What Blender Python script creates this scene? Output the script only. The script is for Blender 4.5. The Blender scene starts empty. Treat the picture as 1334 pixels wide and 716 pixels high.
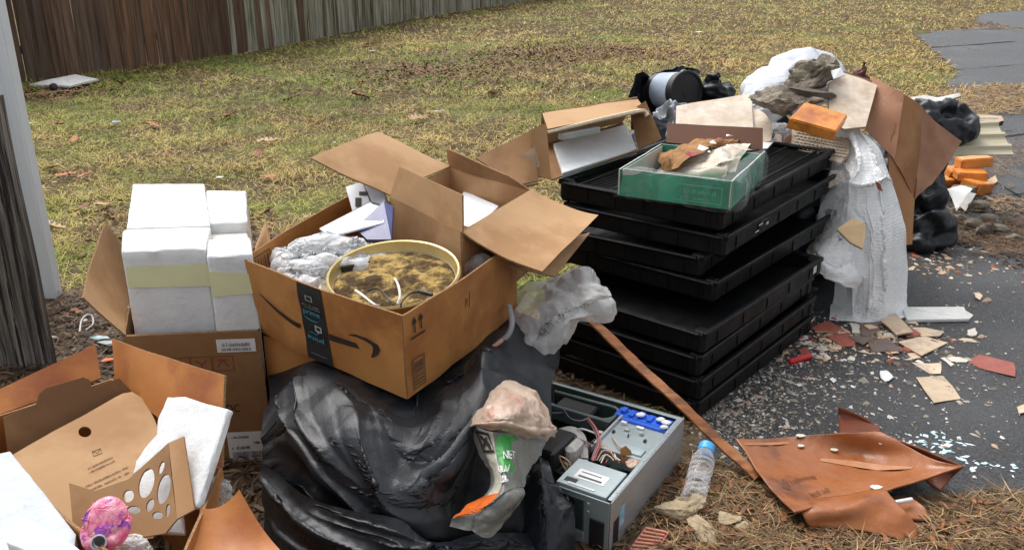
import bpy, bmesh, math, random
import numpy as np
from mathutils import Vector, Matrix, Euler, noise
random.seed(7); rng = np.random.default_rng(7)
S = bpy.context.scene; COL = S.collection
rad = math.radians
# ------------------------------------------------------------------ camera
CAMZ, PITCH, FPX, CX, CY = 1.55, rad(21.0), 1155.0, 667.0, 358.0
cd = bpy.data.cameras.new("camera"); cam = bpy.data.objects.new("camera", cd); COL.objects.link(cam)
cam.location = (0, 0, CAMZ); cam.rotation_euler = (rad(90) - PITCH, 0, 0)
cd.sensor_width = 36; cd.lens = 36 * FPX / 1334; cd.clip_start = .05; cd.clip_end = 300
S.camera = cam
# ------------------------------------------------------------------ light: bright overcast
SUN_EL, SUN_AZ = rad(58), rad(-35)        # azimuth measured from +Y towards +X
w = bpy.data.worlds.new("World"); S.world = w; w.use_nodes = True
nt = w.node_tree; bg = nt.nodes['Background']; sky = nt.nodes.new('ShaderNodeTexSky')
sky.sky_type = 'NISHITA'; sky.sun_disc = False; sky.sun_elevation = SUN_EL; sky.sun_rotation = SUN_AZ
sky.dust_density = 4.0; sky.air_density = 1.0; sky.ozone_density = 1.0
hs = nt.nodes.new('ShaderNodeHueSaturation'); hs.inputs['Saturation'].default_value = .22
nt.links.new(sky.outputs[0], hs.inputs['Color']); nt.links.new(hs.outputs[0], bg.inputs[0])
bg.inputs[1].default_value = .15
sd = bpy.data.lights.new("sun", 'SUN'); sd.energy = 1.1; sd.angle = rad(40); sd.color = (1, .965, .92)
sun = bpy.data.objects.new("sun", sd); COL.objects.link(sun)
_d = Vector((math.sin(SUN_AZ) * math.cos(SUN_EL), math.cos(SUN_AZ) * math.cos(SUN_EL), math.sin(SUN_EL)))
sun.rotation_euler = _d.to_track_quat('Z', 'Y').to_euler(); sun.location = (0, 0, 8)
vs = S.view_settings; vs.view_transform = 'Standard'; vs.look = 'None'; vs.exposure = .70; vs.gamma = 1
# ------------------------------------------------------------------ where a pixel of the photograph lands in the world
def ray(px, py):
    x = (px - CX) / FPX; v = (CY - py) / FPX
    return x, math.cos(PITCH) + v * math.sin(PITCH), -math.sin(PITCH) + v * math.cos(PITCH)
def W(px, py, z=0.0):
    x, y, d = ray(px, py); t = (z - CAMZ) / d
    return np.array([x * t, y * t, z])
def D(px, py, Y):
    x, y, d = ray(px, py); t = Y / y
    return np.array([x * t, Y, CAMZ + d * t])
# ------------------------------------------------------------------ materials
MATS = {}
def mat(name, c1, c2=None, scale=8, rough=.7, bump=0., bscale=60, spec=.4, metal=0, stretch=(1, 1, 1),
        c3=None, s3=2.0, t3=(.5, .62), coat=0, alpha=1, trans=0, tl=0, afac=.55, rv=0, vor=0, flute=0, vstr=.85, detail=6, r2=None, contrast=(.35, .65), bdist=.004, sss=0):
    if name in MATS: return MATS[name]
    m = bpy.data.materials.new(name); m.use_nodes = True; n = m.node_tree; L = n.links
    b = n.nodes['Principled BSDF']
    tc = n.nodes.new('ShaderNodeTexCoord'); mp = n.nodes.new('ShaderNodeMapping'); mp.inputs['Scale'].default_value = stretch
    L.new(tc.outputs['Object'], mp.inputs[0])
    oi = n.nodes.new('ShaderNodeObjectInfo'); om = n.nodes.new('ShaderNodeMath'); om.operation = 'MULTIPLY'; om.inputs[1].default_value = 37.0
    L.new(oi.outputs['Random'], om.inputs[0]); L.new(om.outputs[0], mp.inputs['Location'])          # no two objects share one pattern
    def noi(sc, det=detail):
        t = n.nodes.new('ShaderNodeTexNoise'); t.inputs['Scale'].default_value = sc; t.inputs['Detail'].default_value = det
        t.inputs['Roughness'].default_value = .62
        L.new(mp.outputs[0], t.inputs['Vector']); return t
    def ramp(src, a, bb, ca, cb):
        r = n.nodes.new('ShaderNodeValToRGB'); r.color_ramp.elements[0].position = a; r.color_ramp.elements[1].position = bb
        r.color_ramp.elements[0].color = (*ca, 1); r.color_ramp.elements[1].color = (*cb, 1)
        L.new(src, r.inputs[0]); return r
    c2 = c2 or tuple(x * .75 for x in c1)
    t = noi(scale); r = ramp(t.outputs[0], contrast[0], contrast[1], c1, c2); col = r.outputs[0]
    if c3:
        t3n = noi(s3, 5); rr = ramp(t3n.outputs[0], t3[0], t3[1], (0, 0, 0), (1, 1, 1))
        mx = n.nodes.new('ShaderNodeMix'); mx.data_type = 'RGBA'; L.new(rr.outputs[0], mx.inputs['Factor'])
        L.new(col, mx.inputs[6]); mx.inputs[7].default_value = (*c3, 1); col = mx.outputs[2]
    if rv:
        hv = n.nodes.new('ShaderNodeHueSaturation'); q = n.nodes.new('ShaderNodeMapRange'); q.inputs[3].default_value = 1 - rv; q.inputs[4].default_value = 1 + rv
        L.new(oi.outputs['Random'], q.inputs[0]); L.new(q.outputs[0], hv.inputs['Value']); L.new(col, hv.inputs['Color']); col = hv.outputs[0]
    L.new(col, b.inputs['Base Color'])
    b.inputs['Roughness'].default_value = rough; b.inputs['Metallic'].default_value = metal
    b.inputs['Specular IOR Level'].default_value = spec; b.inputs['Coat Weight'].default_value = coat
    b.inputs['Coat Roughness'].default_value = .15
    if r2 is not None:
        rn = noi(scale * 1.7, 4); q = n.nodes.new('ShaderNodeMapRange'); q.inputs[1].default_value = .4; q.inputs[2].default_value = .6
        q.inputs[3].default_value = rough; q.inputs[4].default_value = r2
        L.new(rn.outputs[0], q.inputs[0]); L.new(q.outputs[0], b.inputs['Roughness'])
    if bump:
        bn = noi(bscale, 6); bu = n.nodes.new('ShaderNodeBump'); bu.inputs['Strength'].default_value = bump
        bu.inputs['Distance'].default_value = bdist; L.new(bn.outputs[0], bu.inputs['Height']); L.new(bu.outputs[0], b.inputs['Normal'])
    if vor:                                                       # rows of round bubbles
        vn = n.nodes.new('ShaderNodeTexVoronoi'); vn.inputs['Scale'].default_value = vor; vn.inputs['Randomness'].default_value = .35; L.new(tc.outputs['Object'], vn.inputs['Vector'])
        vb = n.nodes.new('ShaderNodeBump'); vb.invert = True; vb.inputs['Strength'].default_value = vstr; vb.inputs['Distance'].default_value = .006; L.new(vn.outputs['Distance'], vb.inputs['Height'])
        if b.inputs['Normal'].links: L.new(b.inputs['Normal'].links[0].from_socket, vb.inputs['Normal'])
        L.new(vb.outputs[0], b.inputs['Normal'])
    if flute:                                                     # corrugation telegraphing through the liner
        uvn = n.nodes.new('ShaderNodeUVMap'); wv_ = n.nodes.new('ShaderNodeTexWave'); wv_.inputs['Scale'].default_value = 45; wv_.inputs['Distortion'].default_value = .6; wv_.inputs['Detail'].default_value = 1
        L.new(uvn.outputs[0], wv_.inputs['Vector']); vb = n.nodes.new('ShaderNodeBump'); vb.inputs['Strength'].default_value = flute; vb.inputs['Distance'].default_value = .0012; L.new(wv_.outputs[1], vb.inputs['Height'])
        if b.inputs['Normal'].links: L.new(b.inputs['Normal'].links[0].from_socket, vb.inputs['Normal'])
        L.new(vb.outputs[0], b.inputs['Normal'])
    if sss: b.inputs['Subsurface Weight'].default_value = sss; b.inputs['Subsurface Radius'].default_value = (.02, .02, .02)
    shd = b.outputs[0]
    if tl:
        ts = n.nodes.new('ShaderNodeBsdfTranslucent'); L.new(col, ts.inputs[0]); m2 = n.nodes.new('ShaderNodeMixShader'); m2.inputs[0].default_value = tl
        L.new(b.outputs[0], m2.inputs[1]); L.new(ts.outputs[0], m2.inputs[2]); shd = m2.outputs[0]; L.new(shd, n.nodes['Material Output'].inputs[0])
    if alpha < 1 or trans:
        out = n.nodes['Material Output']; tr = n.nodes.new('ShaderNodeBsdfTransparent'); ms = n.nodes.new('ShaderNodeMixShader')
        lw = n.nodes.new('ShaderNodeLayerWeight'); lw.inputs[0].default_value = .35
        q = n.nodes.new('ShaderNodeMapRange'); q.inputs[3].default_value = alpha; q.inputs[4].default_value = min(1, alpha + afac)
        L.new(lw.outputs['Facing'], q.inputs[0]); L.new(q.outputs[0], ms.inputs[0])
        L.new(tr.outputs[0], ms.inputs[1]); L.new(shd, ms.inputs[2]); L.new(ms.outputs[0], out.inputs[0])
    MATS[name] = m; return m
# ------------------------------------------------------------------ objects
def mobj(name, V, F, m=None, parent=None, smooth=False, fm=None, loc=None, uv=None):
    """one mesh object from world-space vertices; its origin sits at loc (or at the parent's)"""
    V = np.asarray(V, float).reshape(-1, 3)
    me = bpy.data.meshes.new(name)
    if loc is None:
        loc = np.array(parent['_o']) if parent is not None else np.array([V[:, 0].mean(), V[:, 1].mean(), V[:, 2].min()])
    loc = np.asarray(loc, float)
    me.from_pydata((V - loc).tolist(), [], [list(map(int, f)) for f in F])
    for x in (m if isinstance(m, (list, tuple)) else [m]):
        if x: me.materials.append(x)
    if fm is not None: me.polygons.foreach_set('material_index', np.asarray(fm, dtype=np.int32))
    if smooth: me.polygons.foreach_set('use_smooth', np.ones(len(me.polygons), bool))
    me.update(); o = bpy.data.objects.new(name, me); COL.objects.link(o)
    o['_o'] = [float(x) for x in loc]
    if parent is None: o.location = loc
    else: o.parent = parent; o.location = loc - np.array(parent['_o'])
    return o
def bobj(name, bm, m, parent=None, smooth=False, loc=None):
    bm.verts.index_update()
    V = [v.co[:] for v in bm.verts]; F = [[v.index for v in f.verts] for f in bm.faces]; bm.free()
    return mobj(name, V, F, m, parent, smooth, loc=loc)
def empty(name, loc, label=None, cat=None, group=None):
    o = bpy.data.objects.new(name, None); COL.objects.link(o); o.location = tuple(map(float, loc)); o.empty_display_size = .05
    o['_o'] = [float(x) for x in loc]
    if label: tag(o, label, cat, group)
    return o
def tag(o, label=None, cat=None, group=None, kind=None):
    if label: o['label'] = label
    if cat: o['category'] = cat
    if group: o['group'] = group
    if kind: o['kind'] = kind
    return o
def autosm(o, ang=40):
    me = o.data
    me.polygons.foreach_set('use_smooth', np.ones(len(me.polygons), bool))
    try: me.set_sharp_from_angle(angle=rad(ang))
    except Exception: pass
    return o
def bevel(o, wd=.002, seg=1):
    bm = bmesh.new(); bm.from_mesh(o.data)
    ed = [e for e in bm.edges if len(e.link_faces) == 2 and e.calc_face_angle(0) > .5]
    bmesh.ops.bevel(bm, geom=ed, offset=wd, segments=seg, affect='EDGES', clamp_overlap=True)
    bm.to_mesh(o.data); bm.free(); return o
def nz(P, s=1.0, seed=0, octv=3, H=1.0):
    """cheap smooth noise, numpy: warped sums of random waves, about -1..1"""
    P = np.asarray(P, float); r = np.random.default_rng(seed + 1000); out = np.zeros(P.shape[:-1]); a = 1; tot = 0
    for o in range(octv):
        for k in range(5):
            d = r.normal(size=3); d *= s * (2.0 ** o) * r.uniform(.6, 1.4) / np.linalg.norm(d) * 6.28
            wv = .8 * np.sin(P @ (d[[1, 2, 0]] * .6) + r.uniform(0, 6.3))
            out += a * np.sin(P @ d + wv + r.uniform(0, 6.3)) / 5 ** .5 / 1.1
        tot += a; a *= .5 * H
    return out / tot
def nrm(a): a = np.asarray(a, float); return a / (np.linalg.norm(a, axis=-1, keepdims=True) + 1e-12)
# thick panel on a bilinear patch
class Panel:
    def __init__(s, c00, c10, c11, c01, th=.005, warp=.004, seed=0, bow=0., bowv=0.):
        s.c = [np.asarray(x, float) for x in (c00, c10, c11, c01)]; s.th, s.warp, s.seed, s.bow, s.bowv = th, warp, seed, bow, bowv
        s.n = nrm(np.cross(s.c[1] - s.c[0] + s.c[2] - s.c[3], s.c[3] - s.c[0] + s.c[2] - s.c[1]))
    def at(s, u, v, h=0.):
        u = np.asarray(u, float)[..., None]; v = np.asarray(v, float)[..., None]; c = s.c
        p = c[0] * (1 - u) * (1 - v) + c[1] * u * (1 - v) + c[2] * u * v + c[3] * (1 - u) * v
        d = s.warp * nz(p, 3.0, s.seed, 2)[..., None] + s.bow * 4 * u * (1 - u) + s.bowv * 4 * v * (1 - v)
        return p + s.n * (d + (h if np.isscalar(h) else np.asarray(h)[..., None]))
    def build(s, name, m, parent, nu=10, nv=8, edge=None, mask=None):
        U, Vv = np.meshgrid(np.linspace(0, 1, nu + 1), np.linspace(0, 1, nv + 1))
        f = s.at(U, Vv).reshape(-1, 3); b = s.at(U, Vv, -s.th).reshape(-1, 3); N = len(f); F = []; fm = []
        I = lambda i, j: j * (nu + 1) + i
        for j in range(nv):
            for i in range(nu):
                q = [I(i, j), I(i + 1, j), I(i + 1, j + 1), I(i, j + 1)]
                F += [q, [N + k for k in q[::-1]]]; fm += [0, 0]
        ring = [I(i, 0) for i in range(nu)] + [I(nu, j) for j in range(nv)] + [I(i, nv) for i in range(nu, 0, -1)] + [I(0, j) for j in range(nv, 0, -1)]
        for a, c in zip(ring, ring[1:] + ring[:1]): F.append([a, N + a, N + c, c]); fm.append(1 if edge else 0)
        o = mobj(name, np.vstack([f, b]), F, [m, edge] if edge else m, parent, fm=fm)
        s.setuv(o, nu, nv); autosm(o, 50); return o
    def setuv(s, o, nu, nv):
        lu = np.linalg.norm(s.c[1] - s.c[0]); lv = np.linalg.norm(s.c[3] - s.c[0]); U, Vv = np.meshgrid(np.linspace(0, lu, nu + 1), np.linspace(0, lv, nv + 1)); q = np.stack([U, Vv], -1).reshape(-1, 2); q = np.vstack([q, q])
        li = np.zeros(len(o.data.loops), np.int32); o.data.loops.foreach_get('vertex_index', li); uv = o.data.uv_layers.new(name='UVMap'); uv.data.foreach_set('uv', q[li].ravel().astype(np.float32))
    def decal(s, name, polys, m, parent, h=.0012, th=.0006):
        """flat print: polys = list of (verts2d in u,v ; faces)"""
        V = []; F = []
        for vs_, fs_ in polys:
            k = len(V); vs_ = np.asarray(vs_, float); V += s.at(vs_[:, 0], vs_[:, 1], h).tolist(); F += [[k + i for i in f] for f in fs_]
        return mobj(name, V, F, m, parent)
def rect2(u0, v0, u1, v1): return (np.array([[u0, v0], [u1, v0], [u1, v1], [u0, v1]]), [[0, 1, 2, 3]])
def frame2(u0, v0, u1, v1, t, tv=None):
    tv = tv or t
    return [rect2(u0, v0, u1, v0 + tv), rect2(u0, v1 - tv, u1, v1), rect2(u0, v0 + tv, u0 + t, v1 - tv), rect2(u1 - t, v0 + tv, u1, v1 - tv)]
def stroke2(pts, wds):
    pts = np.asarray(pts, float); n = len(pts); V = []; F = []
    wds = wds if hasattr(wds, '__len__') else [wds] * n
    for i in range(n):
        d = pts[min(n - 1, i + 1)] - pts[max(0, i - 1)]; d = d / (np.linalg.norm(d) + 1e-9); q = np.array([-d[1], d[0]]) * wds[i] / 2
        V += [pts[i] - q, pts[i] + q]
    for i in range(n - 1): F.append([2 * i, 2 * i + 2, 2 * i + 3, 2 * i + 1])
    return (np.array(V), F)
_tc = {}
def text2(s, u0, v0, hgt, wid=None, rot=0, aspect=1.0, flip=False):
    """lettering as flat polygons: lower left u0,v0; height hgt in v; aspect = u units per v unit"""
    if s not in _tc:
        c = bpy.data.curves.new('t', 'FONT'); c.body = s; c.resolution_u = 2; o = bpy.data.objects.new('t', c); COL.objects.link(o)
        me = bpy.data.meshes.new_from_object(o.evaluated_get(bpy.context.evaluated_depsgraph_get()))
        _tc[s] = (np.array([v.co[:2] for v in me.vertices]), [list(p.vertices) for p in me.polygons])
        bpy.data.objects.remove(o); bpy.data.curves.remove(c); bpy.data.meshes.remove(me)
    V, F = _tc[s]; V = V.copy(); mn, mx = V.min(0), V.max(0); V -= mn; sz = mx - mn
    k = hgt / max(sz[1], .01)
    if wid: V[:, 0] *= wid / sz[0]; V[:, 1] *= k
    else: V[:, 0] *= k * aspect; V[:, 1] *= k
    if flip: V = V.max(0) - V
    if rot == 90: V = np.stack([-V[:, 1], V[:, 0]], 1); V[:, 0] -= V[:, 0].min()
    return (V + [u0, v0], F)
def smallprint(u0, v0, wd, ht, seed=0, n=None):
    """a line of print too small to read: tiny upright marks in word-length groups"""
    r = random.Random(seed); n = n or int(26); out = []; st = wd / n
    for k in range(n):
        if r.random() < .17: continue
        h = ht * r.choice([.65, .8, 1]); out.append(rect2(u0 + k * st, v0, u0 + (k + r.uniform(.35, .7)) * st, v0 + h))
        if r.random() < .5: out.append(rect2(u0 + k * st, v0 + h * .42, u0 + (k + .8) * st, v0 + h * .58))
    return out
def slab(name, top, th, m, parent=None, side=None, down=None, bev=0):
    """polygon (world points, any tilt) with thickness"""
    top = np.asarray(top, float); n = len(top)
    if down is None:
        c = np.cross(top[1] - top[0], top[2] - top[0]); c = nrm(c); c = c if c[2] > 0 else -c; down = -c
    V = np.vstack([top, top + np.asarray(down) * th])
    nrmz = np.cross(top[1] - top[0], top[2] - top[1])
    tf = list(range(n)); ccw = np.dot(nrmz, -np.asarray(down)) > 0
    if not ccw: tf = tf[::-1]
    F = [tf, [n + i for i in tf[::-1]]]; fm = [0, 1 if side else 0]
    for a, b in zip(tf, tf[1:] + tf[:1]): F.append([b, a, n + a, n + b]); fm.append(1 if side else 0)
    o = mobj(name, V, F, [m, side] if side else m, parent, fm=fm)
    if bev: bevel(o, bev)
    return o
def box(name, c, size, m, parent=None, rot=(0, 0, 0), bev=.003, jit=0, seed=0, seg=1, axes=None):
    """box by centre, size, rotation (or three axes)"""
    R = np.array(Euler(rot).to_matrix()) if axes is None else np.array(axes).T
    q = np.array([[x, y, z] for x in (-.5, .5) for y in (-.5, .5) for z in (-.5, .5)]) * size
    if jit: q += np.random.default_rng(seed).uniform(-jit, jit, q.shape)
    V = q @ R.T + np.asarray(c, float)
    F = [[0, 1, 3, 2], [4, 6, 7, 5], [0, 4, 5, 1], [2, 3, 7, 6], [0, 2, 6, 4], [1, 5, 7, 3]]
    o = mobj(name, V, F, m, parent)
    if bev: bevel(o, bev, seg)
    return o
def boxVF(c, size, axes):
    R = np.array(axes).T; q = np.array([[x, y, z] for x in (-.5, .5) for y in (-.5, .5) for z in (-.5, .5)]) * size
    return q @ R.T + np.asarray(c, float), [[0, 1, 3, 2], [4, 6, 7, 5], [0, 4, 5, 1], [2, 3, 7, 6], [0, 2, 6, 4], [1, 5, 7, 3]]
class MB:
    def __init__(s): s.V = []; s.F = []
    def add(s, V, F): k = len(s.V); s.V += [list(v) for v in V]; s.F += [[k + i for i in f] for f in F]; return s
    def box(s, c, size, axes=((1, 0, 0), (0, 1, 0), (0, 0, 1))): return s.add(*boxVF(c, size, axes))
    def build(s, name, m, parent=None, **k): return mobj(name, s.V, s.F, m, parent, **k)
def tubeVF(pts, r, sides=8, cap=True):
    pts = np.asarray(pts, float); n = len(pts); r = np.broadcast_to(r, (n,)); V = []; F = []
    ref = np.array([0, 0, 1.]) if abs(nrm(pts[-1] - pts[0])[2]) < .9 else np.array([1., 0, 0])
    for i in range(n):
        d = nrm(pts[min(n - 1, i + 1)] - pts[max(0, i - 1)]); a = nrm(np.cross(d, ref)); b = np.cross(d, a)
        for k in range(sides):
            t = 2 * math.pi * k / sides; V.append(pts[i] + r[i] * (a * math.cos(t) + b * math.sin(t)))
    for i in range(n - 1):
        for k in range(sides): F.append([i * sides + k, i * sides + (k + 1) % sides, (i + 1) * sides + (k + 1) % sides, (i + 1) * sides + k])
    if cap: F += [list(range(sides))[::-1], [(n - 1) * sides + k for k in range(sides)]]
    return V, F
def tube(name, pts, r, m, parent=None, sides=8): 
    o = mobj(name, *tubeVF(pts, r, sides), m, parent); return autosm(o, 60)
def spline(P, n):
    """Catmull-Rom through the rows of P, resampled to n rows"""
    P = np.asarray(P, float); m = len(P); Q = np.concatenate([[2 * P[0] - P[1]], P, [2 * P[-1] - P[-2]]])
    t = np.linspace(0, m - 1 - 1e-9, n); i = t.astype(int); f = (t - i).reshape((-1,) + (1,) * (P.ndim - 1))
    a, b, c, d = Q[i], Q[i + 1], Q[i + 2], Q[i + 3]
    return .5 * (2 * b + (c - a) * f + (2 * a - 5 * b + 4 * c - d) * f * f + (3 * b - a - 3 * c + d) * f ** 3)
def patch(ctrl, N, M):
    c = spline(np.asarray(ctrl, float), N); return spline(c.transpose(1, 0, 2), M).transpose(1, 0, 2)
def lathe(name, prof, m, parent=None, seg=32, c=(0, 0, 0), axis=(0, 0, 1), dent=0, seed=0, cap=True):
    """profile of (radius, height) turned about an axis through c"""
    ax = nrm(axis); a = nrm(np.cross(ax, (0, 1, 0.001) if abs(ax[1]) < .9 else (1, 0, 0))); b = np.cross(ax, a); V = []; F = []
    for (r, h) in prof:
        for k in range(seg):
            t = 2 * math.pi * k / seg; V.append(np.asarray(c) + ax * h + r * (a * math.cos(t) + b * math.sin(t)))
    V = np.array(V)
    if dent: V += (V - (np.asarray(c) + np.outer((V - np.asarray(c)) @ ax, ax))) * (dent * nz(V, 14, seed, 2)[:, None])
    for i in range(len(prof) - 1):
        for k in range(seg): F.append([i * seg + k, i * seg + (k + 1) % seg, (i + 1) * seg + (k + 1) % seg, (i + 1) * seg + k])
    if cap and prof[0][0] > 1e-4: F.append(list(range(seg))[::-1])
    if cap and prof[-1][0] > 1e-4: F.append([(len(prof) - 1) * seg + k for k in range(seg)])
    o = mobj(name, V, F, m, parent); return autosm(o, 40)
# ------------------------------------------------------------------ crumpling: edges longer than the shape allows, relaxed until they buckle
def edges_of(F):
    if len({len(f) for f in F}) == 1:
        A = np.asarray(F); k = A.shape[1]; pr = [(i, (i + 1) % k) for i in range(k)] + ([(0, 2), (1, 3)] if k == 4 else [])
        E = np.sort(np.concatenate([A[:, list(q)] for q in pr]), axis=1); n = A.max() + 1; u = np.unique(E[:, 0].astype(np.int64) * n + E[:, 1]); return np.stack([u // n, u % n], 1)
    e = set()
    for f in F:
        for a, b in zip(f, list(f[1:]) + [f[0]]): e.add((min(a, b), max(a, b)))
        if len(f) == 4: e.add((min(f[0], f[2]), max(f[0], f[2]))); e.add((min(f[1], f[3]), max(f[1], f[3])))
    return np.array(list(e))
def facets(P, s, seed=0, warp=.25, st=(1, 1, 1)):
    """piecewise-linear noise on a simplex lattice: flat facets that meet in sharp folds, -1..1"""
    P = np.asarray(P, float) * st; Q = P * s + seed * 7.31
    if warp: Q = Q + warp * np.stack([nz(P, s * .12, seed + k, 1) for k in (1, 2, 3)], 1) * 2
    Q = Q + (Q.sum(1) / 3)[:, None]; I = np.floor(Q).astype(np.int64); f = Q - I; od = np.argsort(-f, axis=1); fs_ = np.take_along_axis(f, od, 1)
    def hsh(c): h = (c[:, 0] * 73856093) ^ (c[:, 1] * 19349663) ^ (c[:, 2] * 83492791) ^ (seed * 2654435); h = (h ^ (h >> 13)) * 1274126177 & 0x7fffffff; h = (h ^ (h >> 15)) & 0xffff; return h / 32767.5 - 1
    out = (1 - fs_[:, 0]) * hsh(I); c = I.copy(); ar = np.arange(len(P))
    for k in range(3):
        c[ar, od[:, k]] += 1; nx = fs_[:, k + 1] if k < 2 else 0; out += (fs_[:, k] - nx) * hsh(c)
    return out
def creases(P, s, seed=0, st=(1, 1, 1)):
    return facets(P, s, seed, .25, st) + .42 * facets(P, s * 2.3, seed + 3, .3, st) + .16 * facets(P, s * 5.1, seed + 6, .3)
def crumple(V, F, k=1.12, band=.03, inner=None, iters=90, seed=0, bend=.12, amp=.01, fs=6.0, pin=None, floor=None, cre=0., cs=9., st=(1, 1, 1)):
    V0 = np.asarray(V, float).copy(); E = edges_of(F); L0 = np.linalg.norm(V0[E[:, 0]] - V0[E[:, 1]], axis=1)
    n = len(V0); N = np.zeros_like(V0)
    T = np.array([f[:3] for f in F]); fn = np.cross(V0[T[:, 1]] - V0[T[:, 0]], V0[T[:, 2]] - V0[T[:, 0]])
    for q in range(3):
        for c in range(3): N[:, c] += np.bincount(T[:, q], fn[:, c], n)
    N = nrm(N); deg = np.bincount(E.ravel(), minlength=n)[:, None].clip(1)
    kk = 1 + (k - 1) * (1 + .8 * nz(V0, fs * .5, seed + 5, 1))
    rest = L0 * .5 * (kk[E[:, 0]] + kk[E[:, 1]])
    p = V0 + N * (amp * nz(V0, fs, seed, 3))[:, None]
    inner = band if inner is None else inner
    for it in range(iters):
        d = p[E[:, 1]] - p[E[:, 0]]; l = np.linalg.norm(d, axis=1) + 1e-9; c = (d * ((l - rest) / l * .5)[:, None])
        acc = np.empty_like(p)
        for q in range(3): acc[:, q] = np.bincount(E[:, 0], c[:, q], n) - np.bincount(E[:, 1], c[:, q], n)
        p += acc / deg * 1.9
        lap = np.empty_like(p)
        for q in range(3): lap[:, q] = np.bincount(E[:, 0], p[E[:, 1], q], n) + np.bincount(E[:, 1], p[E[:, 0], q], n)
        p += (lap / deg - p) * (bend * (1 - .7 * it / iters))
        o = p - V0; h = (o * N).sum(1); tgl = o - N * h[:, None]; h = np.clip(h, -inner, band); tl = np.linalg.norm(tgl, axis=1)
        tgl *= np.minimum(1, band * 1.2 / (tl + 1e-9))[:, None]; p = V0 + N * h[:, None] + tgl
        if pin is not None: p[pin] = V0[pin]
        if cre: p = p + N * (cre * .55 * creases(V0, cs, seed, st))[:, None]
    if floor is not None: p[:, 2] = np.maximum(p[:, 2], floor)
    return p
def gridF(N, M, wrap=False):
    F = []
    for j in range(N - 1):
        for i in range(M - (0 if wrap else 1)): F.append([j * M + i, j * M + (i + 1) % M, (j + 1) * M + (i + 1) % M, (j + 1) * M + i])
    return F
def film(P, k=1.05, band=.03, inner=None, floor=None, seed=0, cre=0., cs=8., st=(1, 1, 1), lev=(4, 2, 1), its=(160, 90, 40), grav=.0015, ex=1.0, post=1.0, **unused):
    """thin sheet: a little too large for its shape, buckled coarse to fine, so that it folds in flat planes and sharp creases"""
    N, M = P.shape[:2]; r = np.random.default_rng(seed + 900); inner = band if inner is None else inner; X = None
    def rs(A, n, m):
        a, b = A.shape[:2]; y = np.linspace(0, a - 1, n); x = np.linspace(0, b - 1, m); i = np.minimum(y.astype(int), a - 2); j = np.minimum(x.astype(int), b - 2); f = (y - i)[:, None, None]; g = (x - j)[None, :, None]
        return A[i][:, j] * (1 - f) * (1 - g) + A[i + 1][:, j] * f * (1 - g) + A[i][:, j + 1] * (1 - f) * g + A[i + 1][:, j + 1] * f * g
    for lv, it in zip(lev, its):
        n, m = max(6, N // lv), max(6, M // lv); T = rs(P, n, m)
        Nn = nrm(np.cross(np.gradient(T, axis=1), np.gradient(T, axis=0)))
        if Nn[..., 1].mean() - Nn[..., 2].mean() > 0: Nn = -Nn
        h = np.linalg.norm(T[1:] - T[:-1], axis=-1).mean()
        if X is None: D0 = Nn * (r.normal(0, .22 * h, (n, m, 1)) + cre * .8 * creases(T.reshape(-1, 3), cs, seed, st).reshape(n, m, 1))
        else: D0 = rs(X - Tp, n, m) + Nn * r.normal(0, .10 * h, (n, m, 1))
        X = T + D0; kk = 1 + (k - 1) * ex * (1 if lv == lev[0] else .75)
        fam = []
        for (dy, dx, stf) in ((0, 1, 1), (1, 0, 1), (1, 1, .5), (1, -1, .5)):
            for par in (0, 1):
                ys = slice(0, n - dy) if dy == 0 else slice(par, n - dy, 2); 
                if dy == 0: A = (slice(None), slice(par, m - 1, 2)); B = (slice(None), slice(par + 1, m, 2)); nb = len(range(par + 1, m, 2)); A = (slice(None), slice(par, par + 2 * nb, 2))
                elif dx == 0: nb = len(range(par + 1, n, 2)); A = (slice(par, par + 2 * nb, 2), slice(None)); B = (slice(par + 1, n, 2), slice(None))
                elif dx == 1: nb = len(range(par + 1, n, 2)); A = (slice(par, par + 2 * nb, 2), slice(0, m - 1)); B = (slice(par + 1, n, 2), slice(1, m))
                else: nb = len(range(par + 1, n, 2)); A = (slice(par, par + 2 * nb, 2), slice(1, m)); B = (slice(par + 1, n, 2), slice(0, m - 1))
                L = np.linalg.norm(T[B] - T[A], axis=-1); L = L * (kk * (1 + .015 * r.normal(size=L.shape))); fam.append((A, B, L, stf))
        for q in range(it):
            X[..., 2] -= grav * (4 if lv > 1 else 1) * .25
            for A, B, L, stf in fam:
                d = X[B] - X[A]; l = np.linalg.norm(d, axis=-1) + 1e-9; c = d * ((l - L) / l * .5 * stf)[..., None]; X[A] += c; X[B] -= c
            o = X - T; hh = (o * Nn).sum(-1); tg = o - Nn * hh[..., None]; hc = np.clip(hh, -inner, band); tl_ = np.linalg.norm(tg, axis=-1)
            X = X + Nn * ((hc - hh) * .5)[..., None] - tg * (np.clip(1 - band * .45 / (tl_ + 1e-9), 0, 1) * .6)[..., None]
            if floor is not None: X[..., 2] = np.maximum(X[..., 2], floor)
        Tp = T
    X = X if X.shape[:2] == (N, M) else P + rs(X - Tp, N, M)
    if cre:
        Nx = nrm(np.cross(np.gradient(X, axis=1), np.gradient(X, axis=0))); X = X + Nx * (cre * .42 * post * (facets(P.reshape(-1, 3), cs * 1.2, seed + 20, .2, st) + .5 * facets(P.reshape(-1, 3), cs * 2.7, seed + 23, .25, st) + .2 * facets(P.reshape(-1, 3), cs * 6.3, seed + 26, .3) * np.clip(.4 + nz(P.reshape(-1, 3), cs * .4, seed, 1), 0, 1))).reshape(N, M, 1)
        if floor is not None: X[..., 2] = np.maximum(X[..., 2], floor)
    return X
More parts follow.
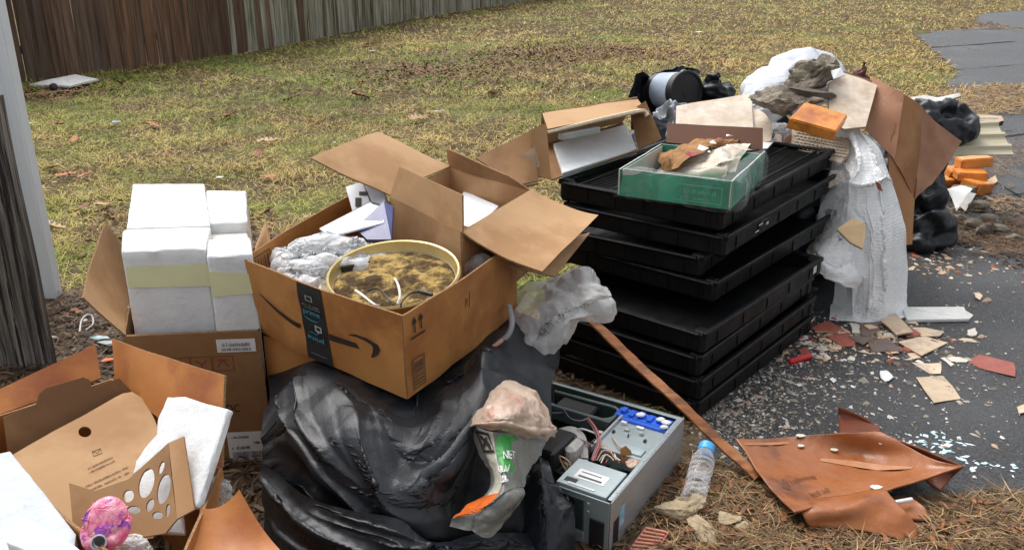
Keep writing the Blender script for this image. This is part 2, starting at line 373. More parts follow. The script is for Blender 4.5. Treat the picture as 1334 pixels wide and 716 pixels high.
def cloth(name, ctrl, N, M, m, parent=None, sub=1, thick=0, ridges=(), **kw):
    P = patch(ctrl, N, M)
    if len(ridges):                                                     # long folds: (polyline in grid fractions, height, width)
        n = nrm(np.cross(np.gradient(P, axis=1), np.gradient(P, axis=0))); n = n * np.where((n[..., 1:2] < 0) | (n[..., 2:3] > .6), 1, -1)
        Vv, U = np.meshgrid(np.linspace(0, 1, N), np.linspace(0, 1, M), indexing='ij')
        for pl, hh_, wd in ridges:
            pl = spline(np.array(pl, float), 24); d = np.full(U.shape, 9.); tt_ = np.zeros(U.shape)
            for q_, (a, b) in enumerate(zip(pl[:-1], pl[1:])):
                ab = b - a; t = np.clip(((U - a[0]) * ab[0] + (Vv - a[1]) * ab[1]) / (ab @ ab), 0, 1); dd = np.hypot(U - a[0] - t * ab[0], Vv - a[1] - t * ab[1]); k_ = dd < d; d[k_] = dd[k_]; tt_[k_] = (q_ + t[k_]) / 23
            P = P + n * (hh_ * np.clip(1 - d / wd, 0, 1) ** 1.3 * np.sin(np.pi * np.clip(tt_, .04, .96)) ** .5)[..., None]
    V = film(P, **kw).reshape(-1, 3); F = gridF(N, M)
    o = mobj(name, V, F, m, parent, smooth=True)
    if thick: s = o.modifiers.new('s', 'SOLIDIFY'); s.thickness = thick; s.offset = 0
    if sub: s = o.modifiers.new('u', 'SUBSURF'); s.levels = sub; s.render_levels = sub
    return o
def blob(name, c, r, m, parent=None, sub=4, rot=(0, 0, 0), lump=.2, ls=2.0, seed=0, flat=None, lv=1, shape=None, **kw):
    """closed crumpled bag / wad"""
    bm = bmesh.new(); bmesh.ops.create_icosphere(bm, subdivisions=sub, radius=1); bm.verts.index_update()
    V = np.array([v.co[:] for v in bm.verts]); F = [[v.index for v in f.verts] for f in bm.faces]; bm.free()
    if shape: V = shape(V)
    V = V * (1 + lump * nz(V + seed, ls / 4, seed, 2))[:, None]
    V = (V * r) @ np.array(Euler(rot).to_matrix()).T + np.asarray(c)
    if flat is not None: V[:, 2] = np.maximum(V[:, 2], flat)
    if kw.get('iters', 1): V = crumple(V, F, seed=seed, floor=flat, **kw)
    o = mobj(name, V, F, m, parent, smooth=True)
    if lv: s = o.modifiers.new('u', 'SUBSURF'); s.levels = lv; s.render_levels = lv
    return o
def wad(name, c, r, m, parent=None, seed=0, nrm_=(0, -.5, .8), n=90, k=1.14, cre=.02, cs=12, layers=2):
    """crumpled film: domed sheets, one inside the other, too big for the space they fill"""
    ax = nrm(nrm_); a = nrm(np.cross(ax, (0, 1, .01))); a = -a if a[0] < 0 else a; b = np.cross(ax, a); V = []; F = []; rr = np.random.default_rng(seed)
    g = np.linspace(-1, 1, n); gx, gy = np.meshgrid(g, g); q = np.maximum(np.abs(gx), np.abs(gy)); hy = np.hypot(gx, gy) + 1e-9; X, Y = gx * q / hy, gy * q / hy; r_ = np.hypot(X, Y)
    for l in range(layers):
        s_ = (1 - .22 * l); edge = 1 + .22 * nz(np.stack([np.arctan2(Y, X), 0 * X, 0 * X + seed + l], -1), .35, seed + l, 2) * r_
        P = np.asarray(c) + a * (X * r[0] * s_ * edge)[..., None] + b * (Y * r[1] * s_ * edge)[..., None] + ax * (r[2] * s_ * (np.sqrt(np.clip(1 - r_ ** 2.4, 0, 1)) - .25 - .15 * l))[..., None]
        P = film(P, k=k, band=r[2] * .45, inner=r[2] * .45, seed=seed + 11 * l, cre=cre, cs=cs, grav=.0004); o_ = len(V); V += P.reshape(-1, 3).tolist(); F += [[o_ + i for i in f] for f in gridF(n, n)]
    return mobj(name, V, F, m, parent, smooth=True)
def roughen(o, cuts=9, pit=.004, s=26, seed=0, edge=.0):
    """subdivide a block and nibble pits, dents and worn edges into it"""
    bm = bmesh.new(); bm.from_mesh(o.data); bmesh.ops.triangulate(bm, faces=[f for f in bm.faces if len(f.verts) > 4])
    for _ in range(8):
        ed = [e for e in bm.edges if e.calc_length() > cuts]
        if not ed or len(bm.verts) > 9000: break
        bmesh.ops.subdivide_edges(bm, edges=ed, cuts=1, use_grid_fill=False); bmesh.ops.triangulate(bm, faces=[f for f in bm.faces if len(f.verts) > 4])
    bm.normal_update(); V = np.array([v.co[:] for v in bm.verts]); N = np.array([v.normal[:] for v in bm.verts]); h = np.maximum(0, facets(V, s, seed, .3) - .25) + .5 * np.maximum(0, facets(V, s * 2.7, seed + 3, .3) - .2) + .25 * nz(V, s * .15, seed, 2)
    V -= N * (pit * h)[:, None]
    for v, c in zip(bm.verts, V): v.co = c
    bm.to_mesh(o.data); bm.free(); return autosm(o, 45)
def rock(name, c, r, m, seed=0, parent=None, sub=3, rot=(0, 0, 0), rough=.3, layers=0, lz=None):
    bm = bmesh.new(); bmesh.ops.create_icosphere(bm, subdivisions=sub, radius=1); bm.verts.index_update()
    V = np.array([v.co[:] for v in bm.verts]); F = [[v.index for v in f.verts] for f in bm.faces]; bm.free()
    rr = np.random.default_rng(seed + 77)
    for k in range(9):                                    # chipped planes
        d = nrm(rr.normal(size=3)); h = V @ d; lim = rr.uniform(.55, .85); V -= d * np.maximum(0, h - lim)[:, None]
    V *= (1 + rough * (.6 * nz(V + seed * 3.1, .45, seed, 4, 1.5) + .22 * creases(V * [1, 1, 2.2] + seed, 2.2, seed)))[:, None]
    V = (V * r) @ np.array(Euler(rot).to_matrix()).T
    if lz is not None: V[:, 2] += lz - (V[:, 2] + np.asarray(c)[2]).min()
    o = mobj(name, V + np.asarray(c), F, m, parent, loc=None); return autosm(o, 32)
def inpoly(P, poly):
    x, y = P[:, 0], P[:, 1]; c = np.zeros(len(P), bool); poly = np.asarray(poly); n = len(poly)
    for i in range(n):
        x1, y1 = poly[i][:2]; x2, y2 = poly[(i + 1) % n][:2]
        k = ((y1 > y) != (y2 > y)); c ^= k & (x < (x2 - x1) * (y - y1) / (y2 - y1 + 1e-12) + x1)
    return c
def plane3(p0, p1, p2):
    """points on the plane through three world points, addressed by photo pixel"""
    n = np.cross(p1 - p0, p2 - p0); o = np.array([0, 0, CAMZ])
    def f(px, py): d = np.array(ray(px, py)); t = np.dot(p0 - o, n) / np.dot(d, n); return o + d * t
    return f
# ================================================================== THE SETTING
mSoil = mat('soil', (.13, .095, .05), (.06, .045, .025), 14, .95, .8, 40, .15, c3=(.13, .14, .045), s3=.9, bdist=.012)
mAsph = mat('wet_asphalt', (.014, .015, .017), (.080, .083, .087), 120, .30, 1.0, 150, .45, c3=(.075, .077, .08), s3=1.3, t3=(.48, .8), r2=.62, bdist=.008, detail=9, contrast=(.40, .66))
mAsph2 = mat('far_asphalt', (.13, .135, .14), (.19, .195, .20), 30, .45, .5, 90, .4, c3=(.09, .095, .10), s3=1.1, r2=.7, bdist=.004)
def sheet(name, poly, z, m, step=.12, jit=.05, kind='structure', dome=0, seed=0):
    """ground polygon (world xy) cut with an uneven edge"""
    P = [np.asarray(p[:2], float) for p in poly]; out = []
    r = np.random.default_rng(seed)
    for a, b in zip(P, P[1:] + P[:1]):
        n = max(1, int(np.linalg.norm(b - a) / step)); n = min(n, 60)
        for k in range(n): out.append(a + (b - a) * k / n + (r.normal(0, jit, 2) if np.linalg.norm(b - a) < 12 else 0))
    bm = bmesh.new(); vs_ = [bm.verts.new((x, y, z)) for x, y in out]
    f = bm.faces.new(vs_); f.normal_update()
    if f.normal.z < 0: f.normal_flip()
    bmesh.ops.triangulate(bm, faces=[f])
    o = bobj(name, bm, m, loc=(0, 0, 0)); tag(o, kind=kind); return o
# ground: one sheet to the horizon, gently uneven away from the paving
g = np.concatenate([-np.geomspace(150, 8, 10), np.linspace(-7, 7, 57), np.geomspace(8, 150, 10)])
h = np.concatenate([[-20, -8, -2], np.linspace(0, 26, 105), np.geomspace(28, 200, 10)])
GX, GY = np.meshgrid(g, h); GP = np.stack([GX, GY, 0 * GX], -1)
zz = -.003 + .0025 * nz(GP, .7, 3, 3)
ground = mobj('ground', np.stack([GX, GY, zz], -1).reshape(-1, 3), gridF(len(h), len(g)), mSoil, smooth=True, loc=(0, 0, 0)); tag(ground, kind='structure')
near_poly = [W(*p)[:2] for p in [(868, 585), (900, 540), (940, 470), (1000, 400), (1040, 340), (1080, 250), (1120, 190), (1180, 150), (1205, 132)]] + \
            [W(*p)[:2] for p in [(1232, 120), (1246, 92), (1222, 70), (1192, 47), (1222, 41), (1266, 37), (1278, 18), (1334, 14)]] + \
            [(16, 22), (16, 1.9), (4, 2.0)] + [W(*p)[:2] for p in [(1420, 668), (1334, 660), (1250, 652), (1150, 648), (1060, 650), (1000, 640), (930, 606)]]
island = [W(*p)[:2] for p in [(1222, 124), (1262, 112), (1334, 112), (1420, 118), (1420, 150), (1334, 146), (1290, 150), (1275, 172), (1240, 186), (1205, 176)]]
strip = [W(*p)[:2] for p in [(1180, 292), (1215, 287), (1270, 283), (1334, 290), (1420, 296), (1420, 352), (1334, 340), (1280, 330), (1230, 318), (1185, 325)]]
strip2 = [W(*p)[:2] for p in [(1225, 205), (1300, 200), (1334, 190), (1400, 186), (1400, 215), (1334, 226), (1280, 232), (1225, 236)]]
sheet('driveway', near_poly, .004, mAsph, .15, .03)
mDirt = mat('wet_dirt', (.085, .055, .032), (.15, .10, .055), 22, .8, .9, 60, .25, bdist=.01)
mulch = [W(*p)[:2] for p in [(-60, 470), (75, 385), (140, 375), (330, 300), (380, 330), (420, 420), (640, 420), (730, 420), (900, 545), (880, 600), (850, 716), (830, 1100), (300, 1300), (-300, 1100)]]
sheet('mulch_bed', mulch, .006, mDirt, .15, .05, seed=8)
pine = [W(*p)[:2] for p in [(830, 716), (850, 640), (868, 600), (930, 606), (1000, 640), (1060, 652), (1150, 650), (1250, 655), (1334, 662), (1420, 668), (1450, 760), (830, 760)]]
sheet('leaf_litter_ground', pine, .0065, mDirt, .12, .03, seed=9)
# far strip of grey paving seen beyond the straw, and cracks
crack = MB()
for a, b, wd in [((1215, 62), (1322, 54), .05), ((1225, 92), (1334, 84), .02), ((1290, 178), (1340, 172), .03), ((1205, 265), (1340, 250), .015), ((1260, 215), (1340, 262), .012)]:
    A, B = W(*a, .0085), W(*b, .0085); n = 14; t = np.linspace(0, 1, n)[:, None]; c = A + (B - A) * t; c[:, 1] += .05 * nz(c, .8, 4, 2)
    q = stroke2(c[:, :2], wd * (1 + .5 * rng.normal(size=n)).clip(.2)); crack.add(np.column_stack([q[0], np.full(len(q[0]), .0085)]), q[1])
tag(crack.build('driveway_cracks', mat('crack_fill', (.012, .012, .013), None, 10, .9), loc=(0, 0, 0)), kind='structure')
# ------------------------------------------------------------------ blades, needles and litter: nobody could count them
def attr_mat(name, rough=.7, spec=.2, tr=0):
    m = bpy.data.materials.new(name); m.use_nodes = True; n = m.node_tree; b = n.nodes['Principled BSDF']
    a = n.nodes.new('ShaderNodeAttribute'); a.attribute_name = 'tint'; n.links.new(a.outputs['Color'], b.inputs['Base Color'])
    b.inputs['Roughness'].default_value = rough; b.inputs['Specular IOR Level'].default_value = spec
    return m
mBlade = attr_mat('dry_blade', .6, .25)
def blades(name, P, ln, wd, el, col, seed=0, up=.0, curl=.3):
    """P (n,3) roots; each blade is two triangles with a bend"""
    r = np.random.default_rng(seed); n = len(P); az = r.uniform(0, 2 * np.pi, n)
    d = np.stack([np.cos(az), np.sin(az), 0 * az], 1); s = np.stack([-np.sin(az), np.cos(az), 0 * az], 1)
    e1 = el; e2 = el - curl * r.uniform(0, 1.6, n)
    h = ln / 2
    mid = P + d * (h * np.cos(e1))[:, None]; mid[:, 2] += h * np.sin(e1)
    tip = mid + d * (h * np.cos(e2))[:, None] + s * (ln * .15 * r.normal(size=n))[:, None]; tip[:, 2] += h * np.sin(e2); tip[:, 2] = np.maximum(tip[:, 2], P[:, 2] + .001)
    wv = s * (wd / 2)[:, None]
    wv[:, 2] += r.uniform(-.6, .6, n) * wd / 2
    V = np.stack([P - wv * .7, P + wv * .7, mid + wv, mid - wv, tip], 1).reshape(-1, 3)
    b = (np.arange(n) * 5)[:, None]
    quads = b + np.array([[0, 1, 2, 3]]); tris = b + np.array([[3, 2, 4]])
    me = bpy.data.meshes.new(name); me.vertices.add(len(V)); me.vertices.foreach_set('co', V.ravel())
    li = np.concatenate([np.concatenate([quads, tris], 1).ravel()]); me.loops.add(len(li)); me.loops.foreach_set('vertex_index', li.astype(np.int32))
    me.polygons.add(2 * n); st = (np.arange(n) * 7)[:, None] + np.array([[0, 4]]); me.polygons.foreach_set('loop_start', st.ravel().astype(np.int32))
    me.update(calc_edges=True); 
    a = me.attributes.new('tint', 'FLOAT_COLOR', 'POINT'); c = np.repeat(np.column_stack([col, np.ones(n)]), 5, 0); a.data.foreach_set('color', c.ravel().astype(np.float32))
    me.materials.append(mBlade); me.validate(); o = bpy.data.objects.new(name, me); COL.objects.link(o); tag(o, kind='stuff'); return o
def scatter_view(n, y0, y1, power=1.0, margin=1.12, seed=0):
    r = np.random.default_rng(seed); u = r.uniform(0, 1, n); y = (y0 ** (1 + power) + u * (y1 ** (1 + power) - y0 ** (1 + power))) ** (1 / (1 + power))
    x = r.uniform(-1, 1, n) * (.60 * y * margin + .5); return np.column_stack([x, y, np.zeros(n)])
def lerp(a, b, t): return np.asarray(a) * (1 - t[:, None]) + np.asarray(b) * t[:, None]
fence_line = np.array([(-7.6, 6.9), (-5.50, 10.02), (-3.87, 12.46), (-3.18, 14.14), (-2.04, 17.85), (.32, 22.92), (2.4, 27.0)])
def right_of_fence(P): return P[:, 0] > np.interp(P[:, 1], fence_line[:, 1], fence_line[:, 0]) - .05
GR = []
for i, (y0, y1, n, wm) in enumerate([(2.3, 5, 105000, 1.0), (5, 9, 150000, 1.25), (9, 15, 120000, 1.9), (15, 26, 90000, 3.0)]):
    P = scatter_view(n, y0, y1, .3, seed=20 + i); r = np.random.default_rng(50 + i)
    edge = .06 * nz(P, 2.5, 9, 2)
    Q = P.copy(); Q[:, 0] += edge; Q[:, 1] += edge
    isl = inpoly(Q, island); k = (~inpoly(Q, near_poly) | isl) & ~inpoly(Q, mulch) & ~inpoly(Q, pine) & right_of_fence(P)
    P = P[k]; isl = isl[k]; P[:, 2] = -.004
    clump = nz(P, 1.6, 12, 3); pat = nz(P * [1, .6, 1], .28, 31, 3); bare = nz(P, .55, 77, 3)
    keep = r.uniform(0, 1, len(P)) < np.clip(.80 + .75 * clump - .35 * (bare > .6), .35, 1); P, clump, pat, isl = P[keep], clump[keep], pat[keep], isl[keep]
    n = len(P); g = np.clip(.48 + .7 * pat + .45 * nz(P, 1.05, 8, 2) + .22 * r.normal(size=n) + .30 * clump - .035 * (P[:, 1] - 6) - .06 * P[:, 0], 0, 1)
    g = np.where(isl, g * .15, g) ; g[(P[:, 0] > 2.2) & (P[:, 1] > 4)] *= .45
    col = lerp((.62, .46, .16), (.23, .30, .04), g); br = r.uniform(0, 1, n) < .13; col[br] = np.array([.17, .105, .05])
    rust = (nz(P, .9, 91, 2) > .62) & (r.uniform(0, 1, n) < .3); col[rust] = np.array([.20, .10, .05])
    col *= (r.uniform(.8, 1.22, n) * (1 + .18 * nz(P, .8, 44, 2)))[:, None]
    tuft = np.clip(nz(P, 2.4, 55, 2), -1, 1.2); blades('lawn_grass', P, r.uniform(.038, .095, n) * (1.05 + .45 * tuft) * (1 + .2 * (i > 1)), r.uniform(.0018, .0036, n) * wm, np.abs(r.normal(.30, .30, n)) + .22 * np.clip(tuft, 0, 1), col, 60 + i)
P = scatter_view(1500, 2.6, 20, .6, seed=333); P = P[~inpoly(P, near_poly) & right_of_fence(P) & ~inpoly(P, pine)]; P[:, 2] = .03; n = len(P); r = np.random.default_rng(8)
blades('leaf_bits', P, r.uniform(.02, .055, n), r.uniform(.015, .035, n), r.uniform(0, .7, n), np.array([[.24, .09, .04], [.34, .13, .04], [.38, .26, .14], [.12, .06, .04]])[r.integers(0, 4, n)], 9)
# brown leaf mush patch on the lawn
P = []
for (px, py, sx, sy, n) in [(690, 74, .7, .4, 800), (740, 68, .6, .4, 1200), (800, 70, .6, .5, 900), (640, 90, .7, .3, 500), (740, 80, 1.3, .9, 900), (600, 110, 1.2, .4, 500), (1130, 175, .5, .3, 400), (560, 95, .5, .5, 1100), (60, 120, .4, .3, 700), (230, 300, .3, .2, 300)]:
    c = W(px, py); r = np.random.default_rng(px); P.append(c + np.column_stack([r.normal(0, sx, n), r.normal(0, sy, n), np.full(n, .012)]))
P = np.vstack(P); P = P[right_of_fence(P)]; n = len(P); r = np.random.default_rng(3)
blades('leaf_mush', P, r.uniform(.03, .08, n), r.uniform(.012, .028, n), r.uniform(0, .7, n), lerp((.25, .12, .055), (.13, .065, .035), r.uniform(0, 1, n)) * r.uniform(.6, 1.3, n)[:, None], 5)
# pine straw and litter along the lower right edge, on the island and strips
def scatter_poly(poly, n, seed, grow=0.06):
    poly = np.asarray(poly); r = np.random.default_rng(seed); lo, hi = poly.min(0) - grow, poly.max(0) + grow
    hi = np.minimum(hi, [9, 26]); P = np.column_stack([r.uniform(lo[0], hi[0], n), r.uniform(lo[1], hi[1], n), np.zeros(n)])
    Q = P + np.column_stack([grow * nz(P, 3, seed, 2), grow * nz(P, 3, seed + 1, 2), 0 * P[:, 0]]); return P[inpoly(Q, poly)]
clear_of = [[W(*p)[:2] for p in q] for q in ([(950, 570), (1100, 560), (1150, 560), (1262, 605), (1225, 645), (1215, 682), (1200, 700), (1180, 708), (1050, 688), (1020, 655), (985, 610)], [(815, 730), (838, 684), (875, 690), (858, 730)], [(690, 490), (895, 540), (895, 606), (780, 720), (690, 716)])]
def straw(name, poly, n, seed, lr=(.05, .13), cols=((.42, .27, .12), (.16, .085, .04)), z=.012, wd=(.0016, .003), grow=.06):
    P = scatter_poly(poly, n, seed, grow)
    for q in clear_of: P = P[~inpoly(P, q)]
    n = len(P); r = np.random.default_rng(seed + 1); P[:, 2] = z * r.uniform(.6, 2.2, n)
    blades(name, P, r.uniform(*lr, n), r.uniform(*wd, n), r.normal(.03, .16, n), lerp(cols[0], cols[1], r.beta(.8, .8, n)) * r.uniform(.6, 1.3, n)[:, None], seed, curl=.15)
straw('pine_straw', pine, 17000, 100, (.04, .12), ((.46, .31, .15), (.08, .045, .025)), .010)
straw('dirt_crumbs', strip, 5000, 131, (.01, .03), ((.14, .10, .07), (.07, .05, .035)), .004, (.008, .02), .25)
straw('dirt_crumbs', pine, 9000, 132, (.008, .025), ((.13, .085, .05), (.06, .04, .025)), .004, (.006, .014), .12)
straw('damp_leaf_scraps', pine, 3500, 101, (.015, .04), ((.30, .12, .045), (.08, .05, .03)), .012, (.008, .018))
straw('pine_straw', strip, 26000, 102, (.03, .09), ((.33, .21, .12), (.12, .07, .04)), .014, grow=.25)
straw('pine_straw', strip2, 11000, 103, (.03, .09), ((.40, .27, .15), (.2, .12, .07)), .014, grow=.25)
straw('pine_straw', island, 22000, 104, (.06, .13), ((.48, .33, .17), (.27, .16, .08)), .014, (.003, .006), .2)
straw('mulch_scraps', mulch, 34000, 105, (.02, .08), ((.20, .13, .075), (.055, .035, .022)), .012, (.003, .014))
for k_, q_ in enumerate([[(1245, 40), (1340, 38), (1340, 27), (1260, 29)], [(1235, 62), (1262, 66), (1255, 58)], [(1190, 285), (1334, 285), (1334, 262), (1240, 276)]]): straw('drifted_straw', [W(*z_)[:2] for z_ in q_], [5000, 600, 5000][k_], 140 + k_, (.03, .1), ((.40, .28, .15), (.18, .11, .06)), .010, (.004, .009), .3)
rim = [np.array(p) for p in [W(*q)[:2] for q in [(1196, 48), (1248, 90), (1232, 118), (1180, 150), (1150, 140), (1210, 118), (1228, 92), (1180, 55)]]]
straw('edge_straw', rim, 7000, 106, (.03, .08), ((.33, .22, .11), (.16, .09, .05)), .012, (.003, .007), .1)
# chips of plaster, grit and splinters scattered on the driveway
def chips(name, P, size, col, seed, tall=.45):
    r = np.random.default_rng(seed); n = len(P); T = np.array([[1, -.3, 0], [.3, .9, 0], [-.9, .4, 0], [-.4, -.8, 0], [.5, .1, 1.0], [-.3, .1, .9]])
    az = r.uniform(0, 6.28, n); c, s = np.cos(az), np.sin(az); q = T[None] * (1 + .28 * r.normal(size=(n, 6, 3))); q = q * size[:, None, None] * [1, .7, tall] * np.random.default_rng(seed + 3).uniform(.5, 1.6, (n, 1, 3))
    x = q[..., 0] * c[:, None] - q[..., 1] * s[:, None]; y = q[..., 0] * s[:, None] + q[..., 1] * c[:, None]
    V = np.stack([x, y, np.abs(q[..., 2])], -1) + P[:, None, :]; V[:, :4, 2] = P[:, None, 2]; V = V.reshape(-1, 3)
    b = (np.arange(n) * 6)[:, None]; F = (b[:, None] + np.array([[0, 1, 4], [1, 5, 4], [1, 2, 5], [2, 3, 5], [3, 4, 5], [3, 0, 4]])[None]).reshape(-1, 3)
    me = bpy.data.meshes.new(name); me.vertices.add(len(V)); me.vertices.foreach_set('co', V.ravel()); me.loops.add(F.size); me.loops.foreach_set('vertex_index', F.ravel().astype(np.int32))
    me.polygons.add(len(F)); me.polygons.foreach_set('loop_start', (np.arange(len(F)) * 3).astype(np.int32)); me.update(calc_edges=True)
    a = me.attributes.new('tint', 'FLOAT_COLOR', 'POINT'); a.data.foreach_set('color', np.repeat(np.column_stack([col, np.ones(n)]), 6, 0).ravel().astype(np.float32))
    me.materials.append(mChip); o = bpy.data.objects.new(name, me); COL.objects.link(o); tag(o, kind='stuff'); return o
mChip = attr_mat('chip', .75, .3)
def cluster(px, py, sx, sy, n, seed):
    c = W(px, py); r = np.random.default_rng(seed); return c + np.column_stack([r.normal(0, sx, n), r.normal(0, sy, n), np.full(n, .005)])
def onroad(P): return P[inpoly(P, near_poly)]
r = np.random.default_rng(9)
P = onroad(np.vstack([cluster(1150, 440, .28, .2, 420, 1), cluster(1010, 480, .16, .2, 330, 2), cluster(960, 540, .12, .12, 240, 3), cluster(1120, 500, .4, .2, 320, 4),
     cluster(1250, 380, .5, .5, 260, 5), cluster(1080, 540, .3, .15, 160, 6), cluster(1220, 330, .3, .3, 200, 7), cluster(1300, 560, .3, .4, 70, 21)])); n = len(P)
pal = np.array([[.60, .57, .52], [.42, .38, .31], [.27, .24, .20], [.48, .34, .25], [.16, .14, .12], [.72, .71, .69]])
chips('plaster_chips', P, r.gamma(2.0, .0028, n).clip(.002, .019), pal[r.choice(6, n, p=[.2, .2, .22, .12, .2, .06])], 11)
P = onroad(np.vstack([cluster(1110, 440, .16, .09, 260, 61), cluster(1060, 450, .09, .07, 160, 62), cluster(1180, 450, .12, .10, 110, 63), cluster(1215, 345, .2, .12, 160, 64)])); n = len(P)
pal2 = np.array([[.58, .40, .25], [.34, .10, .065], [.62, .50, .36], [.20, .13, .10], [.68, .63, .55]])
chips('tile_crumbs', P, r.gamma(2.0, .0048, n).clip(.003, .024), pal2[r.choice(5, n, p=[.28, .22, .2, .15, .15])], 65, .3)
P = onroad(np.vstack([cluster(985, 490, .13, .28, 2600, 12), cluster(935, 545, .10, .14, 2200, 13), cluster(1240, 310, .45, .25, 900, 14), cluster(1100, 470, .5, .35, 800, 22)])); n = len(P)
chips('grit', P, r.gamma(2.0, .0018, n).clip(.001, .009), pal[r.choice(5, n, p=[.05, .17, .33, .07, .38])], 15)
P = np.vstack([scatter_view(260, 2.4, 9, 1, seed=88), cluster(110, 420, .2, .2, 60, 30), cluster(100, 300, .3, .4, 30, 31)]); P = P[~inpoly(P, near_poly) & right_of_fence(P)]; n = len(P); P[:, 2] = .02
chips('scattered_scraps', P, r.gamma(2.0, .0032, n).clip(.002, .014), pal[r.choice(6, n)], 16)
P = np.vstack([cluster(1185, 575, .05, .03, 60, 41), cluster(1225, 585, .05, .05, 50, 42), cluster(1300, 608, .05, .02, 40, 43), cluster(1215, 572, .06, .03, 60, 44)]); P[:, 2] = .0045; P = P[::2]; n = len(P)
chips('pale_blue_paint_specks', P, r.gamma(2, .003, n).clip(.002, .014), lerp((.45, .68, .74), (.72, .80, .82), r.uniform(0, 1, n)), 17, .12)
# oak leaves lying on the lawn: the ones one can point to
mLeaf = [mat('leaf_brown', (.26, .08, .03), (.15, .05, .022), 30, .6, .4, 60), mat('leaf_tan', (.50, .33, .17), (.34, .2, .1), 30, .6, .4, 60), mat('leaf_orange', (.42, .15, .04), (.28, .09, .03), 30, .6, .4, 60)]
def oak_leaf(px, py, sz, k, seed, label, z=.03):
    r = np.random.default_rng(seed); c = W(px, py, z); prof = [.08, .55, .25, .8, .35, 1, .4, .85, .3, .55, .1]; n = len(prof)
    L = np.linspace(-1, 1, n); V = []; F = []; a = r.uniform(0, 6.28); fold = r.uniform(.2, .7)
    for i in range(n):
        wv = prof[i] * .55 * r.uniform(.8, 1.15)
        V += [[L[i], -wv, wv * fold + .12 * L[i] ** 2], [L[i], 0, .05 * math.sin(3 * L[i])], [L[i], wv, wv * fold * r.uniform(.4, 1.3)]]
    for i in range(n - 1):
        for q in (0, 1): F.append([3 * i + q, 3 * i + 3 + q, 3 * i + 4 + q, 3 * i + 1 + q])
    V = np.array(V) * sz; R = np.array(Euler((r.uniform(-.3, .3), r.uniform(-.3, .3), a)).to_matrix())
    o = mobj('oak_leaf', V @ R.T + c, F, mLeaf[k], smooth=True); s = o.modifiers.new('s', 'SOLIDIFY'); s.thickness = .0012
    tag(o, label, 'leaf', 'fallen oak leaves on the lawn')
LV = [(72, 162, .055, 0, 'dark brown oak leaf on the lawn above the left grey post edge'), (199, 162, .06, 2, 'orange oak leaf on the lawn right of the pale blue scrap'),
 (98, 182, .05, 2, 'small rust leaf lowest of three left of the foam packing'), (300, 150, .08, 2, 'wide rusty leaf on the grass right of the orange leaf'),
 (348, 184, .06, 1, 'pale tan star shaped oak leaf on the grass'), (338, 200, .05, 0, 'brown leaf just below the pale star shaped leaf'),
 (380, 128, .06, 0, 'dark leaf on the grass below the fence section change'), (545, 155, .08, 1, 'tan and rust leaf on the grass behind the large pale flap'),
 (475, 58, .08, 2, 'red brown leaf near the grey fence foot'), (133, 266, .055, 1, 'tan lobed leaf left of the foam packing'), (68, 295, .05, 1, 'light tan leaf beside the white post edge'),
 (108, 270, .04, 0, 'dark leaf left of the tan lobed one'), (85, 228, .05, 2, 'orange brown leaf upper left of the foam packing'), (110, 228, .035, 2, 'small orange leaf left above the foam packing'),
 (70, 218, .05, 1, 'pale leaf next to the grey post edge'), (42, 196, .05, 2, 'red leaf touching the white post edge'), (350, 230, .045, 2, 'orange leaf right of the foam packing'),
 (355, 205, .04, 0, 'small dark leaf right above the foam packing'), (470, 125, .07, 0, 'brown leaf in the middle of the lawn'), (300, 92, .05, 2, 'small rust leaf below the brown fence'),
 (156, 108, .07, 0, 'dark brown leaf near the fence foot right of the white board'), (640, 122, .08, 1, 'tan leaf behind the white foam carton'), (1060, 145, .05, 1, 'tan leaf beyond the white bag')]
for i, (px, py, sz, k, lb) in enumerate(LV): oak_leaf(px, py, sz * 1.45, k, 300 + i, lb)
# ------------------------------------------------------------------ fence
mPick = [mat('picket_brown', (.075, .042, .028), (.20, .125, .085), 3, .8, .8, 30, .2, stretch=(11, 11, .45), rv=.32, bdist=.006, c3=(.17, .13, .10), s3=1.6, t3=(.55, .75)),
         mat('picket_dark', (.06, .038, .028), (.15, .098, .07), 3, .8, .8, 30, .2, stretch=(11, 11, .45), rv=.32, bdist=.006, c3=(.13, .10, .08), s3=1.6),
         mat('picket_red', (.10, .05, .03), (.24, .135, .08), 3, .8, .8, 30, .2, stretch=(11, 11, .45), rv=.32, bdist=.006, c3=(.07, .05, .04), s3=1.6),
         mat('picket_grey', (.22, .205, .155), (.42, .40, .33), 5, .85, .6, 50, .2, stretch=(9, 9, .5), c3=(.12, .13, .075), s3=1.4),
         mat('picket_green_grey', (.15, .145, .10), (.32, .30, .225), 5, .85, .6, 50, .2, stretch=(9, 9, .5), c3=(.09, .065, .045), s3=1.4)]
seg = np.linalg.norm(np.diff(fence_line, axis=0), axis=1); cum = np.concatenate([[0], np.cumsum(seg)])
def fl(s): return np.array([np.interp(s, cum, fence_line[:, 0]), np.interp(s, cum, fence_line[:, 1])])
fence = empty('wooden_fence', (*fl(0), 0), 'tall weathered picket fence, brown on the left and grey further back, along the lawn', 'fence')
s = .02; i = 0
